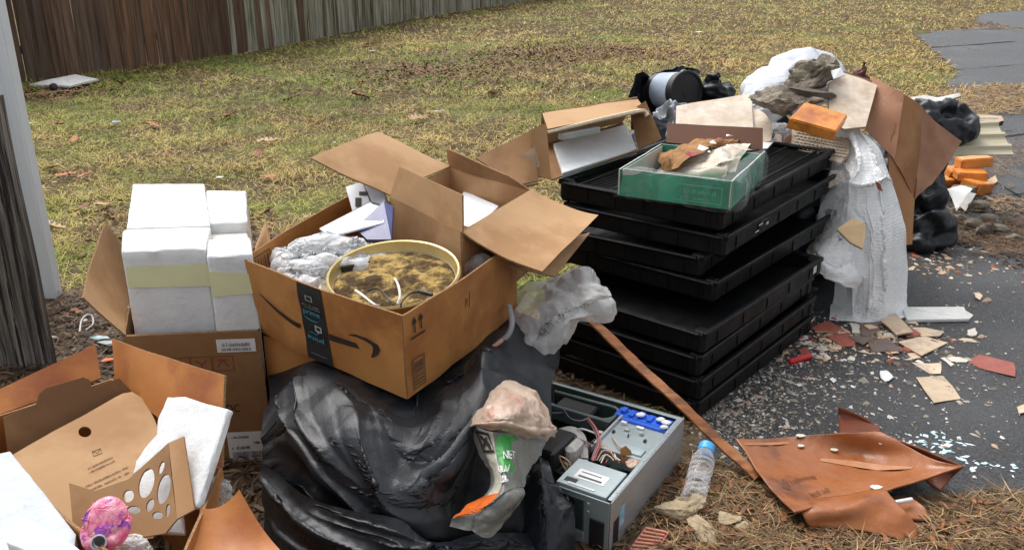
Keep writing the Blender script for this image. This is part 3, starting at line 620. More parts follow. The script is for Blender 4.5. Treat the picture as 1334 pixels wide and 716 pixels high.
while s < cum[-1]:
    br = s < cum[2]; wd = (random.uniform(.13, .19) if br else random.uniform(.10, .145)); p = fl(s + wd / 2); q = fl(s + wd / 2 + .01); t = np.append(nrm(q - p), 0); nn = np.array([t[1], -t[0], 0]); up = np.array([0, 0, 1.])
    k = random.choice([0, 0, 1, 2]) if br else random.choice([3, 3, 4, 0 if s < cum[3] else 4])
    zb = random.uniform(-.03, .01); off_ = random.choice([-.009, 0, .009]) + random.gauss(0, .002); ht = 1.95 + random.uniform(-.03, .03); lean = random.gauss(0, .008); V = []
    for (z, dw) in ((zb, 0), (.6, random.gauss(0, .004)), (1.2, random.gauss(0, .004)), (ht - .06, 0), (ht, -.035)):
        for a, b in ((-1, -1), (1, -1), (1, 1), (-1, 1)):
            V.append(np.append(p, 0) + t * (a * (wd / 2 + dw) + lean * z) + nn * (off_ + b * .011 + .006 * math.sin(z * 3 + i * 1.7)) + up * (z + random.gauss(0, .004) * (z == zb)))
    F = [[3, 2, 1, 0], [16, 17, 18, 19]]
    for l in range(4):
        for e in range(4): F.append([l * 4 + e, l * 4 + (e + 1) % 4, l * 4 + 4 + (e + 1) % 4, l * 4 + 4 + e])
    mobj('picket', V, F, mPick[k], fence, loc=np.array([*p, 0])); i += 1
    s += wd + (random.choice([.0, .0, .002, .011]) if br else random.choice([.0, .003, .009]))
for z in (.35, 1.0, 1.7):
    for a in range(len(fence_line) - 1):
        A, B = np.append(fence_line[a], z), np.append(fence_line[a + 1], z); t = nrm(B - A); n_ = np.array([t[1], -t[0], 0])
        box('rail', (A + B) / 2 - n_ * .035, (np.linalg.norm(B - A), .04, .09), mPick[1], fence, axes=(t, n_, (0, 0, 1)), bev=0)
for a in range(len(fence_line)):
    A = fence_line[a]; t = nrm(np.append(fence_line[min(a + 1, len(fence_line) - 1)] - fence_line[max(a - 1, 0)], 0)); n_ = np.array([t[1], -t[0], 0])
    box('post', np.append(A, .95) - n_ * .105, (.09, .09, 1.9), mPick[1], fence, axes=(t, n_, (0, 0, 1)), bev=0)
# white board and stick at the fence foot
mW = mat('weathered_white', (.72, .72, .70), (.60, .60, .57), 12, .6, .3, 60)
wb = slab('white_board', [W(38, 110, .03), W(90, 112, .05), W(128, 103, .05), W(98, 97, .09), W(62, 104, .08)], .02, mW); tag(wb, 'flat white board lying at the foot of the brown fence', 'board')
tag(tube('pale_stick', [W(24, 124, .012), W(60, 122, .016), W(84, 119, .014), W(106, 120, .012)], .012, mat('pale_wood', (.5, .36, .22), None, 20, .7), sides=6), 'long pale stick in the grass below the white board', 'stick')
tag(rock('dark_lump', W(70, 114, .04), (.06, .05, .05), mat('black_bit', (.03, .03, .035), None, 10, .5), 5, sub=2), 'dark lump against the white board by the fence', 'debris')
# ------------------------------------------------------------------ grey timber and white post in the left foreground
mGT = mat('grey_timber', (.050, .044, .040), (.30, .27, .24), 2.6, .8, 1.0, 9, .25, stretch=(20, 20, .55), c3=(.022, .019, .018), s3=3.4, t3=(.54, .60), bdist=.012, detail=9, contrast=(.40, .62))
mVin = mat('white_vinyl', (.70, .74, .78), (.66, .70, .74), 3, .45, .1, 30, .4)
post = empty('weathered_post', (-1.95, 3.05, 0), 'dark weathered timber with split grain, in front of the white post at the left', 'post')
xr = W(85, 480)[0] - .045
for (x0, x1, dy, zt, sd) in [(xr - .172, xr, 0, 1.035, 1), (xr - .385, xr - .176, .006, 1.037, 2)]:
    V = []; nzv = 16
    for j in range(nzv + 1):
        z = zt * j / nzv
        for (a, b) in ((0, 0), (.33, -.004), (.66, .003), (1, 0), (1, 1), (0, 1)):
            V.append([x0 + (x1 - x0) * a + .0025 * math.sin(z * 9 + sd * 3 + a), 3.03 + dy + b * .045 + .003 * math.sin(z * 13 + a * 9 + sd) * (b < .5), z])
    F = [[5, 4, 3, 2, 1, 0], [nzv * 6 + k for k in range(6)]]
    for j in range(nzv):
        for k in range(6): F.append([j * 6 + k, j * 6 + (k + 1) % 6, j * 6 + 6 + (k + 1) % 6, j * 6 + 6 + k])
    autosm(mobj('timber', V, F, mGT, post), 30)
wp = empty('white_post', (-2.2, 3.75, 0), 'white painted post rising behind the dark weathered timber at the left edge', 'post')
xw = W(81, 392)[0] - .035
box('shaft', (xw - .17, 3.76, 1.2), (.34, .07, 2.4), mVin, wp, bev=.006)
box('corner_trim', (xw - .012, 3.712, 1.2), (.03, .012, 2.38), mVin, wp, bev=.002)
# ================================================================== BOXES AND PACKAGING, LEFT SIDE
K = dict(flute=.07, scale=5, bump=.25, bscale=90, rough=.72, spec=.25, bdist=.002)
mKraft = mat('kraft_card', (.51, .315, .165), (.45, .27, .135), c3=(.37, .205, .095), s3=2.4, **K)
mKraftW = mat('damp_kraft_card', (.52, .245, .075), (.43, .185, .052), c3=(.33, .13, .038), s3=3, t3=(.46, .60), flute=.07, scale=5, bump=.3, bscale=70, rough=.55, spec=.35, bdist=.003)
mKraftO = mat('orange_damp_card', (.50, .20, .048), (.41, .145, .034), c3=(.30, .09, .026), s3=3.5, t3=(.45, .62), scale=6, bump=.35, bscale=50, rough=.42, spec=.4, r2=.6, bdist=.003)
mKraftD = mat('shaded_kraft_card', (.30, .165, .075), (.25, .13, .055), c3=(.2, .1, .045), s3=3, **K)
mEdge = mat('card_edge', (.36, .22, .12), (.20, .11, .055), 160, .9, .4, 200, .1)
mFoam = mat('white_foam', (.75, .76, .76), (.68, .69, .69), 18, .7, .7, 55, .3, bdist=.004, sss=.1)
mFoamD = mat('off_white_foam', (.74, .73, .68), (.68, .67, .62), 50, .75, .6, 170, .25, bdist=.0025)
mInk = mat('print_ink', (.035, .022, .016), None, 30, .7); mInkB = mat('brown_ink', (.16, .085, .05), None, 30, .8); mInkO = mat('faded_red_ink', (.28, .07, .03), None, 30, .8)
mTapeK = mat('black_tape', (.012, .016, .022), (.02, .025, .03), 12, .32, .3, 40, .5); mBlueInk = mat('blue_print', (.02, .42, .55), None, 30, .5)
mLab = mat('paper_label', (.78, .78, .76), (.70, .70, .68), 30, .6); mLabInk = mat('label_ink', (.10, .10, .11), None, 30, .7)
mClearT = mat('clear_tape', (.7, .62, .5), None, 9, .16, .5, 18, .6, alpha=.10, afac=.3)
def wad_mat(name, c, a, rough=.22): return mat(name, c, tuple(x * .92 for x in c), 14, rough, .9, 34, .7, alpha=a, bdist=.006, tl=.25, afac=.4)
mPlas = wad_mat('clear_plastic_film', (.86, .87, .88), .26); mPlasM = wad_mat('milky_plastic_film', (.93, .92, .90), .54, .22)
mBub = mat('bubble_wrap_film', (.92, .93, .94), (.86, .87, .88), 12, .42, .5, 60, .4, alpha=.80, bdist=.003, tl=.35, vor=105, vstr=.35, afac=.35)
def rslab(*a, **k): return roughen(slab(*a, **k), .022, .0035, 34, 5)
def barcode(u0, v0, u1, v1, n, seed, horiz=False):
    r = random.Random(seed); t = 0; out = []; 
    while t < 1:
        a = r.uniform(.3, 1) / n; 
        if t + a > 1: break
        out.append(rect2(u0 + (u1 - u0) * t, v0, u0 + (u1 - u0) * (t + a), v1) if not horiz else rect2(u0, v0 + (v1 - v0) * t, u1, v0 + (v1 - v0) * (t + a))); t += a + r.uniform(.3, 1.1) / n
    return out
def lines2(u0, v0, u1, v1, n, t, seed):
    r = random.Random(seed); return [rect2(u0, v1 - (v1 - v0) * (k + 1) / n, u0 + (u1 - u0) * r.uniform(.55, 1), v1 - (v1 - v0) * (k + 1) / n + t) for k in range(n)]
up = np.array([0, 0, 1.])
# ---------------- foam packing carton
FLc, FRc = W(160, 438, .45), W(338, 431, .45); dv = np.array([-.24, .74, 0]); BLc, BRc = FLc + dv, FRc + dv + [.03, .02, 0]
fc = empty('foam_packing_carton', (*((FLc + BRc) / 2)[:2], 0), 'tall brown carton packed with white foam blocks, beside the grey post', 'box')
dn = -up * .45
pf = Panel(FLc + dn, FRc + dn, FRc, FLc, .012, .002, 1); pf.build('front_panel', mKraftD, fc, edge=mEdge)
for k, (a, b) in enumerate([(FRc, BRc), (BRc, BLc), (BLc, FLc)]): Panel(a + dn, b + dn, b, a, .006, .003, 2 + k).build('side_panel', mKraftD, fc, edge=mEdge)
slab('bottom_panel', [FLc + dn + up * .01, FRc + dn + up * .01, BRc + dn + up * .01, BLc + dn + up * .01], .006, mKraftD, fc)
Panel(BLc - .25 * dv, FLc, D(106, 388, 2.36), D(137, 291, 2.72), .006, .006, 6, bow=.01).build('left_flap', mKraft, fc, edge=mEdge)
Panel(FRc + dv * .35, BRc + [0, 0, 0], BRc + [.05, .0, .10], FRc + dv * .4 + [.07, 0, .10], .006, .004, 7).build('right_flap', mKraft, fc, edge=mEdge)
Panel(BLc, BRc, BRc + [0, .12, -.10], BLc + [0, .12, -.10], .006, .004, 8).build('rear_flap', mKraft, fc, edge=mEdge)
pf.decal('shipping_label', [rect2(.67, .855, .96, .95)], mLab, fc); pf.decal('label_print', smallprint(.70, .895, .22, .028, 1) + barcode(.70, .865, .93, .885, 30, 1), mLabInk, fc, h=.002)
pf.decal('handling_marks', frame2(.30, .72, .46, .83, .006, .006) + frame2(.46, .72, .62, .83, .006, .006) + frame2(.62, .72, .78, .83, .006, .006) + [stroke2([(.34, .74), (.38, .81), (.42, .74)], .012), stroke2([(.50, .80), (.54, .77), (.58, .80)], .012), stroke2([(.54, .77), (.54, .735)], .012), stroke2([(.50, .735), (.58, .735)], .012), stroke2([(.66, .75), (.70, .80), (.74, .75)], .012), stroke2([(.66, .80), (.74, .80)], .012)], mInkO, fc)
pf.decal('printed_letters', [text2('DC', .685, .405, .06, .1)], mInk, fc)
pf.decal('address_label', [rect2(.66, .0, .97, .25)], mLab, fc, h=.0014); pf.decal('address_print', smallprint(.69, .20, .14, .02, 2) + smallprint(.86, .15, .07, .025, 3, 8) + smallprint(.69, .115, .14, .025, 4, 12) + barcode(.69, .045, .92, .095, 40, 3), mLabInk, fc, h=.0022)
def foam(name, q, zt, h, label, grp=None, cap=None, m=mFoam):
    t = empty(name, (*np.mean(q, 0)[:2], zt - h), label, 'foam packing', grp); q = [np.array([*p[:2], zt]) for p in q]
    roughen(slab('foam_body', q, h, m, t, down=-up, bev=.002), .03, .004, 22, 1)
    return t
ft = .70
a, b, c, d = W(161, 326, ft), W(268, 322, ft), W(266, 240, ft), W(173, 240, ft)
cap = (d - a) * .28
f1 = foam('foam_block', [a + cap, b + cap * [.7, 1, 1], c, d], ft + .001, .42, 'large white foam block, left of the two standing in the brown carton')
roughen(slab('front_ledge', [a - up * .003 + [-.008, 0, 0], b - up * .003, b + cap * [.7, 1, 1] - up * .003, a + cap + [-.012, 0, -.003]], .43, mFoam, f1, down=-up, bev=.005), .03, .005, 22, 2)
e_, f_, g_, h_ = W(269.5, 334, .685), W(329, 331, .685), W(321, 248, .685), W(268, 248, .685)
cap2 = (h_ - e_) * .22
f2 = empty('foam_block', (*((e_ + g_) / 2)[:2], .26), 'narrower white foam block with a hollow on top, right one in the brown carton', 'foam packing')
roughen(slab('front_ledge', [e_, f_, f_ + cap2, e_ + cap2], .41, mFoam, f2, down=-up, bev=.005), .03, .005, 22, 2)
slab('hollow_floor', [e_ + cap2 + [.004, .002, -.035], f_ + cap2 + [-.004, .002, -.035], f_ + cap2 * 2 + [-.004, 0, -.035], e_ + cap2 * 2 + [.004, 0, -.035]], .36, mFoamD, f2, down=-up, bev=.004)
roughen(slab('foam_body', [e_ + cap2 * 2 + [0, .002, 0], f_ + cap2 * 2 + [0, .002, 0], g_, h_], .40, mFoam, f2, down=-up, bev=.005), .03, .005, 22, 3)
fn = nrm(np.cross(b - a, up)); fn = fn if fn[1] < 0 else -fn
mTapeY = mat('yellow_tape', (.76, .76, .46), (.70, .69, .42), 8, .35, .3, 30, .5)
Panel(a + fn * .004 - up * .115 + [-.002, 0, 0], b + fn * .004 - up * .12, b + fn * .004 - up * .05, a + fn * .004 - up * .05 + [-.002, 0, 0], .0012, .0012, 11).build('yellow_tape', mTapeY, f1)
fn2 = nrm(np.cross(f_ - e_, up)); fn2 = fn2 if fn2[1] < 0 else -fn2
Panel(e_ + fn2 * .004 - up * .125, f_ + fn2 * .004 - up * .12, f_ + fn2 * .004 - up * .06, e_ + fn2 * .004 - up * .045, .0012, .0012, 12).build('yellow_tape', mTapeY, f2)
# ---------------- carton mostly hidden behind, between foam carton and parcel box
hb = empty('brown_carton', (-.52, 2.62, 0), 'brown carton half hidden behind the parcel box and the black bag', 'box')
A_, B_ = W(343, 437, .42), W(420, 462, .42) + [.1, .02, 0]; e2 = np.array([-.1, .33, 0])
for k, (p, q) in enumerate([(A_, B_), (B_, B_ + e2), (B_ + e2, A_ + e2), (A_ + e2, A_)]): Panel(p * [1, 1, 0] + up * .002, q * [1, 1, 0] + up * .002, q, p, .006, .003, 20 + k).build('side_panel', mKraftW, hb, edge=mEdge)
slab('top_panel', [A_ - up * .004, B_ - up * .004, B_ + e2 - up * .004, A_ + e2 - up * .004], .006, mKraftW, hb)
# ---------------- open carton lower left
ob = empty('open_carton', (-1.0, 1.7, 0), 'open rain-darkened carton full of packaging in the lower left corner', 'box')
BL2, BR2 = W(146, 492, .44), W(291, 608, .42); LL = W(-60, 560, .44); FR2 = W(215, 780, .42)
gnd = lambda p: np.array([p[0], p[1], .004])
Panel(gnd(BR2), gnd(BL2), BL2, BR2, .006, .004, 31).build('side_panel', mKraftW, ob, edge=mEdge)
Panel(gnd(BL2), gnd(LL), LL, BL2, .006, .004, 32).build('side_panel', mKraftW, ob, edge=mEdge)
Panel(gnd(FR2), gnd(BR2), BR2, FR2, .006, .004, 33).build('side_panel', mKraftW, ob, edge=mEdge)
Panel(gnd(LL), gnd(FR2), FR2, LL, .006, .004, 34).build('side_panel', mKraftW, ob, edge=mEdge)
Panel(BR2, BL2 + [.015, -.01, 0], D(147, 441, BL2[1] + .05), D(294, 489, BR2[1] + .13), .006, .006, 35, bow=-.008).build('rear_flap', mKraftO, ob, edge=mEdge, nu=16, nv=10)
Panel(BL2 + [-.03, 0, 0], LL, D(-70, 538, LL[1] + .03), D(124, 448, BL2[1] + .06), .006, .005, 36, bow=.01).build('left_flap', mKraftO, ob, edge=mEdge)
Panel(FR2, W(262, 664, .42), W(312, 640, .45), W(400, 748, .38), .006, .006, 37, bow=.03, bowv=.02).build('right_flap', mKraftO, ob, edge=mEdge, nu=18, nv=14)
# folded brown tab board and the mailer with the thumb hole
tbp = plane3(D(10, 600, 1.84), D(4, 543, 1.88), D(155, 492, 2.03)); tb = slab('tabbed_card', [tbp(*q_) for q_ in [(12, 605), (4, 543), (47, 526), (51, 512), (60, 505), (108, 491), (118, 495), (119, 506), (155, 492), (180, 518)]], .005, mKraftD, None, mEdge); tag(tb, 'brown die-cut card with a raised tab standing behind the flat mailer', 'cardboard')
from mathutils.geometry import tessellate_polygon
def holed(name, outer, holes, mapf, th, m, parent=None, side=None):
    polys = [np.array(outer, float)] + [np.array(h, float) for h in holes]
    tris = tessellate_polygon([[Vector((x, y, 0)) for x, y in p] for p in polys]); allp = np.vstack(polys)
    T = np.array([mapf(x, y) for x, y in allp]); n = len(T); c = np.zeros(3)
    for t in tris: q = np.cross(T[t[1]] - T[t[0]], T[t[2]] - T[t[0]]); c += q if q[2] > 0 or (abs(q[2]) < 1e-9 and q[1] < 0) else -q
    c = nrm(c); V = np.vstack([T, T - c * th]); F = []; fm = []
    for t in tris:
        t = list(t); q = np.cross(T[t[1]] - T[t[0]], T[t[2]] - T[t[0]])
        if np.dot(q, c) < 0: t = t[::-1]
        F += [t, [n + i for i in t[::-1]]]; fm += [0, 0]
    k = 0
    for p in polys:
        for i in range(len(p)): a_, b_ = k + i, k + (i + 1) % len(p); F.append([a_, b_, n + b_, n + a_]); fm.append(1 if side else 0)
        k += len(p)
    return mobj(name, V, F, [m, side] if side else m, parent, fm=fm)
def ell(cx, cy, a, b, rot=0, n=20): 
    t = np.linspace(0, 2 * np.pi, n, endpoint=False); c, s = math.cos(rot), math.sin(rot)
    return [(cx + a * math.cos(q) * c - b * math.sin(q) * s, cy + a * math.cos(q) * s + b * math.sin(q) * c) for q in t]
mp_ = plane3(W(20, 592, .42), W(178, 515, .46), W(110, 690, .33))
ml = empty('card_mailer', W(110, 620, .36), 'flat tan card mailer with a round hole and fine print, lying in the open carton', 'cardboard')
holed('mailer_board', [(13, 594), (40, 578), (70, 561), (110, 540), (150, 517), (160, 512), (172, 510), (184, 517), (193, 530), (202, 547), (215, 585), (222, 640), (200, 700), (100, 716), (93, 680), (50, 640)], [ell(110.5, 562, 8.5, 7, 0, 18)], mp_, .006, mKraft, ml, mEdge)
def dec(name, fn, polys, m, parent, h=.0012):
    V = []; F = []; n0 = nrm(np.cross(fn(110, 600) - fn(100, 600), fn(100, 590) - fn(100, 600))); n0 = n0 if n0[2] > 0 else -n0
    for v, f in polys: k = len(V); V += [fn(x, y) + n0 * h for x, y in v]; F += [[k + i for i in q] for q in f]
    return mobj(name, V, F, m, parent)
def tpx(s, x0, y0, w_, h_, ang):
    v, f = text2(s, 0, 0, 1, 1); v = v * [w_, h_]; c, s_ = math.cos(ang), math.sin(ang)
    return (np.column_stack([x0 + v[:, 0] * c - v[:, 1] * s_ * -1 * -1, y0 - v[:, 0] * s_ - v[:, 1] * c]) if False else np.column_stack([x0 + v[:, 0] * c - v[:, 1] * s_, y0 - v[:, 0] * s_ - v[:, 1] * c]), f)
an = rad(25)
def spx(x0, y0, wd, ht, seed): return [(np.column_stack([x0 + v[:, 0] * math.cos(an) - v[:, 1] * math.sin(an), y0 - v[:, 0] * math.sin(an) - v[:, 1] * math.cos(an)]), f) for v, f in smallprint(0, 0, wd, ht, seed, 40)]
dec('mailer_print', mp_, [*spx(114, 612, 38, 2.6, 1), *spx(116, 617, 38, 2.6, 2), *spx(112, 635, 62, 2.6, 3), *spx(115, 641, 60, 2.6, 4)] +
    [stroke2([(120, 588), (131, 584), (133, 590), (122, 594), (120, 588)], .9), stroke2([(120, 588), (127, 590), (131, 584)], .7)], mInkB, ml)
# torn foam sheet
fs = plane3(D(240, 517, 1.83), D(295, 532, 1.74), D(253, 655, 1.58))
tag(rslab('foam_sheet', [fs(*p) for p in [(218, 516), (240, 516), (268, 525), (297, 532), (292, 548), (256, 660), (246, 660), (238, 570), (222, 580), (200, 600), (171, 619), (176, 600), (188, 583), (203, 565), (205, 545)]],   .02, mFoam, bev=.003), 'torn white foam sheet leaning against the orange flap of the open carton', 'foam packing')
ic = plane3(D(95, 640, 1.62), D(238, 570, 1.70), D(215, 694, 1.52))
ins = empty('die_cut_insert', W(180, 660, .38), 'folded brown card insert with oval holes in front of the torn foam sheet', 'cardboard')
Z = lambda x, y: (80 + x / 4.59, 560 + y / 4.59)
def ez(x, y, a, b, r=0): return ell(*Z(x, y), a / 4.59, b / 4.59, r, 18)
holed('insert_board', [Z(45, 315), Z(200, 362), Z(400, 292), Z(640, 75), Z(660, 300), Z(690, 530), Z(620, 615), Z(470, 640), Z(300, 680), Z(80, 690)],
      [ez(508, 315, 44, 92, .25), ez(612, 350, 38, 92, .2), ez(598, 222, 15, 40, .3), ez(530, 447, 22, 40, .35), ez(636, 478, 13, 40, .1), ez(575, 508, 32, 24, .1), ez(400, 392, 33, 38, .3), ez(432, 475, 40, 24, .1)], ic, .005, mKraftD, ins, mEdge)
e1 = [ic(*Z(640, 75)), ic(*Z(690, 530))]
Panel(e1[1], D(*Z(792, 472), 1.56), D(*Z(730, 35), 1.69), e1[0], .005, .002, 41).build('folded_edge', mKraft, ins, edge=mEdge)
bp = [ic(*Z(x, y)) + np.array([0, .03, -.03]) for x, y in [(330, 300), (440, 230), (640, 130), (690, 600), (330, 590)]]
tag(slab('foam_pad', bp, .015, mFoam, bev=.003), 'white foam pad seen through the oval holes of the brown insert', 'foam packing')
box('dark_pad', ic(*Z(560, 545)) + [0, .01, -.012], (.05, .02, .012), mat('dark_rubber', (.02, .015, .02), None, 20, .5), ins)
# pink printed pouch
mPink = mat('pink_print', (.78, .10, .25), (.85, .38, .45), 45, .35, .8, 40, .6, c3=(.36, .06, .45), s3=34, t3=(.52, .56), coat=.3, bdist=.006)
pk = empty('pink_pouch', W(132, 690, .34), 'crumpled pink and purple printed pouch in the open carton, lower left', 'packet')
wad('pouch', D(134, 678, 1.48), (.056, .056, .026), mPink, pk, seed=4, nrm_=(.1, -.75, .6), n=80, k=1.03, cre=.004, cs=22, layers=1)
lathe('round_end', [(.0, 0), (.013, 0), (.016, .003), (.016, .007), (.013, .008), (.010, .003), (0, .003)], mat('can_metal', (.6, .62, .65), None, 10, .3, metal=.8), pk, 24, D(130, 706, 1.452), (.1, -.75, .6))
lathe('mouth', [(.0, 0), (.008, 0), (.009, .002), (0, .003)], mat('dark_rubber', (.02, .015, .02)), pk, 20, D(131, 706, 1.450) + np.array([0, -.004, .006]), (.1, -.75, .6))
tag(wad('plastic_wad', D(170, 706, 1.49), (.050, .034, .03), mPlasM, seed=11, n=70, cre=.010, cs=26), 'crumpled milky plastic beside the pink pouch', 'plastic wrap')
tag(wad('clear_wad', D(281, 634, 1.70), (.048, .055, .04), mPlas, seed=12, n=70, cre=.012, cs=22), 'clear plastic wad between the torn foam sheet and the orange flap', 'plastic wrap')
# white foam blocks bottom left
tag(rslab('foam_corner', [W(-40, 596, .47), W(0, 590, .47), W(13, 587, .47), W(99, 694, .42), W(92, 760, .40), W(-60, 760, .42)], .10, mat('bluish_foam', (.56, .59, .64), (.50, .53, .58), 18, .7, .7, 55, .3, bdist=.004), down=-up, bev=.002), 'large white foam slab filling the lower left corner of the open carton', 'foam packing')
tag(rslab('foam_strip', [W(20, 672, .50), W(40, 676, .50), W(118, 722, .47), W(90, 740, .47), W(8, 706, .49)], .035, mFoam, down=-up, bev=.002), 'white foam strip lying on the large foam slab, bottom left', 'foam packing')
# ---------------- parcel box with black tape
Ft, Lt, Rt, Bt = W(523, 411, .67), W(315, 336, .67), W(672, 314, .665), W(462, 250, .70)
Fb = W(531, 519, .42); dz_ = Fb - Ft; Lb, Rb, Bb = Lt + dz_ * [1, 1, .95], Rt + dz_ * [1, 1, 1], Bt + dz_
pb = empty('parcel_box', (*((Ft + Bt) / 2)[:2], .42), 'large open brown parcel box with black tape and curved arrow on the black bag', 'box')
pLF = Panel(Lb, Fb, Ft, Lt, .005, .004, 51, bow=.012); pLF.build('front_panel', mKraftW, pb, nu=18, nv=10, edge=mEdge)
pFR = Panel(Fb, Rb, Rt, Ft, .005, .004, 52, bow=.012); pFR.build('side_panel', mKraftW, pb, nu=18, nv=10, edge=mEdge)
pRB = Panel(Rb, Bb, Bt, Rt, .005, .004, 53); pRB.build('rear_panel', mKraftW, pb, edge=mEdge)
pBL = Panel(Bb, Lb, Lt, Bt, .005, .004, 54, bow=.01); pBL.build('side_panel', mKraftW, pb, nu=14, edge=mEdge)
slab('bottom_panel', [Lb + up * .006, Fb + up * .006, Rb + up * .006, Bb + up * .006], .005, mKraftD, pb)
tp = Panel(pLF.at(.40, 1.0, .001), pLF.at(.555, 1.0, .001), pLF.at(.555, 1.0, .001), pLF.at(.4, 1, .001))
U, Vv = np.meshgrid(np.linspace(.405, .56, 5), np.linspace(0, 1.0, 15)); Uu = U + .012 * (1 - Vv)
tV = pLF.at(Uu, Vv, .0022 + .0012 * np.sin(Vv * 17)).reshape(-1, 3); mobj('black_tape', tV, gridF(15, 5), mTapeK, pb, smooth=True)
H = .0045
pLF.decal('tape_lettering', [text2('prime', .43, .60, .085, .105), stroke2([(.435, .575), (.46, .55), (.49, .545), (.52, .56)], [.004, .011, .011, .004])], mBlueInk, pb, h=H)
pLF.decal('tape_lettering', [text2('prime', .435, .27, .085, .105, flip=True), stroke2([(.445, .375), (.47, .385), (.50, .37)], [.003, .008, .008])], mBlueInk, pb, h=H)
pLF.decal('tape_marks', frame2(.455, .80, .50, .87, .007, .012) + smallprint(.43, .735, .11, .016, 5) + smallprint(.44, .705, .10, .013, 6) + smallprint(.445, .09, .10, .014, 7) + frame2(.49, .42, .535, .50, .010, .02) + [rect2(.502, .40, .515, .42)], mat('pale_print', (.35, .38, .38), None, 20, .5), pb, h=H)
tt = np.linspace(0, 1, 22); cu = .115 + .275 * tt; cv = .61 - .215 * np.sin(tt * 1.45)
pLF.decal('curved_arrow', [stroke2(np.column_stack([cu, cv]), .008 + .06 * tt)], mInk, pb, h=.003)
pLF.decal('curved_arrow', [stroke2(np.column_stack([np.linspace(.575, .745, 10), .395 + .03 * np.linspace(0, 1, 10) ** 2 + .02]), np.linspace(.085, .06, 10)),
     stroke2([(.70, .545), (.745, .575), (.80, .575), (.845, .545), (.855, .50), (.845, .43), (.825, .37)], [.012, .03, .04, .042, .035, .028, .010])], mInk, pb, h=.003)
for _k in (0,): pFR.decal('up_arrows', [stroke2([(.065, .74), (.065, .88)], .008), (np.array([[.050, .85], [.080, .85], [.065, .93]]), [[0, 1, 2]]), stroke2([(.112, .74), (.112, .88)], .008), (np.array([[.097, .85], [.127, .85], [.112, .93]]), [[0, 1, 2]]), rect2(.04, .68, .137, .70)], mInk, pb, h=.004)
pFR.decal('printed_stamp', frame2(.04, .06, .125, .43, .006, .014) + barcode(.05, .10, .115, .39, 12, 5, True), mInkB, pb, h=.0035)
pFR.decal('faint_marks', [text2('R', .46, .62, .12, .03, rot=0), stroke2([(.50, .6), (.50, .8)], .006)], mInkB, pb)
pBL.decal('inner_stamp', frame2(.80, .58, .965, .93, .008, .02) + barcode(.82, .62, .945, .89, 9, 6), mInkB, pb, h=-.0062)
# fixture, wrap and papers inside
lf = empty('light_fixture', (-.33, 2.31, .60), 'round brass rimmed light fixture full of yellow insulation, face up in the parcel box', 'light fixture')
axl = nrm(np.array([-.03, -.17, 1])); cl = W(513, 357, .655)
mBr = mat('brass', (.60, .47, .20), (.50, .38, .15), 8, .3, .1, 30, .5, metal=.5); mPan = mat('pan_white', (.66, .60, .46), (.50, .42, .28), 7, .35, .2, 30, .5, c3=(.35, .18, .06), s3=6, t3=(.6, .7))
lathe('rim', [(.178, -.02), (.186, -.004), (.190, .004), (.186, .009), (.181, .007), (.178, -.004), (.172, -.02)], mBr, lf, 56, cl, axl, cap=False)
lathe('pan', [(.04, -.075), (.15, -.07), (.166, -.05), (.175, -.02), (.172, -.018), (.172, -.045), (.148, -.062), (.0, -.066)], mPan, lf, 56, cl, axl)
n_ = 60; gx, gy = np.meshgrid(np.linspace(-1, 1, n_), np.linspace(-1, 1, n_)); rr_ = np.maximum(np.abs(gx), np.abs(gy)); hy = np.hypot(gx, gy) + 1e-9; s_ = rr_ / hy
X, Y = gx * s_ * .174, gy * s_ * .174; ax1 = nrm(np.cross(axl, [0, 1, 0])); ax1 = -ax1 if ax1[0] < 0 else ax1; ax2 = np.cross(axl, ax1)
P3 = np.stack([X, Y, 0 * X], -1); hh = -.026 + .016 * (1 - (rr_) ** 4) * .7 + .010 * nz(P3, 9, 5, 4, 1.3) * (1 - rr_ ** 8) - .012 * np.exp(-((X - .00) ** 2 + (Y - .02) ** 2) / .0004)
mIns = mat('glass_wool', (.52, .36, .13), (.24, .16, .065), 26, .95, 1, 90, .1, c3=(.10, .065, .035), s3=13, t3=(.44, .58), bdist=.012, contrast=(.42, .58))
mobj('insulation', (cl + ax1 * X[..., None] + ax2 * Y[..., None] + axl * hh[..., None]).reshape(-1, 3), gridF(n_, n_), mIns, lf, smooth=True)
mWh = mat('white_wire', (.80, .78, .72), None, 20, .4); mBk = mat('black_wire', (.02, .018, .016), None, 20, .4)
def wire(pts, r, m, parent, n=18, name='wire'): return tube(name, spline(pts, n), r, m, parent, 6)
LZ = lambda px, py, h=0: W(px, py, .652 + h)
wire([LZ(463, 378), LZ(472, 384, .010), LZ(487, 396, .012), LZ(494, 398, .006)], .0032, mWh, lf)
wire([LZ(515, 363, -.01), LZ(519, 372, .012), LZ(521, 385, .02), LZ(518, 396, .008)], .0036, mWh, lf)
wire([LZ(478, 379), LZ(492, 376, .012), LZ(505, 388, .014), LZ(512, 396, .006)], .0025, mBk, lf)
wire([LZ(548, 380, .008), LZ(535, 382, .014), LZ(524, 392, .016), LZ(522, 400, .006)], .0025, mBk, lf)
tube('connector', [LZ(546, 379, .010), LZ(553, 381, .012), LZ(563, 384, .01)], [.005, .007, .005], mBk, lf)
pn = empty('white_pan', cl + [-.1, 0, -.06], 'white enamel pan tucked under the left rim of the light fixture', 'light fixture')
lathe('shell', [(.05, -.05), (.14, -.04), (.175, .0), (.182, .012), (.176, .012), (.13, -.03), (0, -.04)], mPan, pn, 48, cl + np.array([-.035, .03, -.035]), axl)
box('black_collar', cl + [-.10, .10, -.01], (.14, .012, .02), mBk, pn, rot=(0, 0, .55), bev=.003)
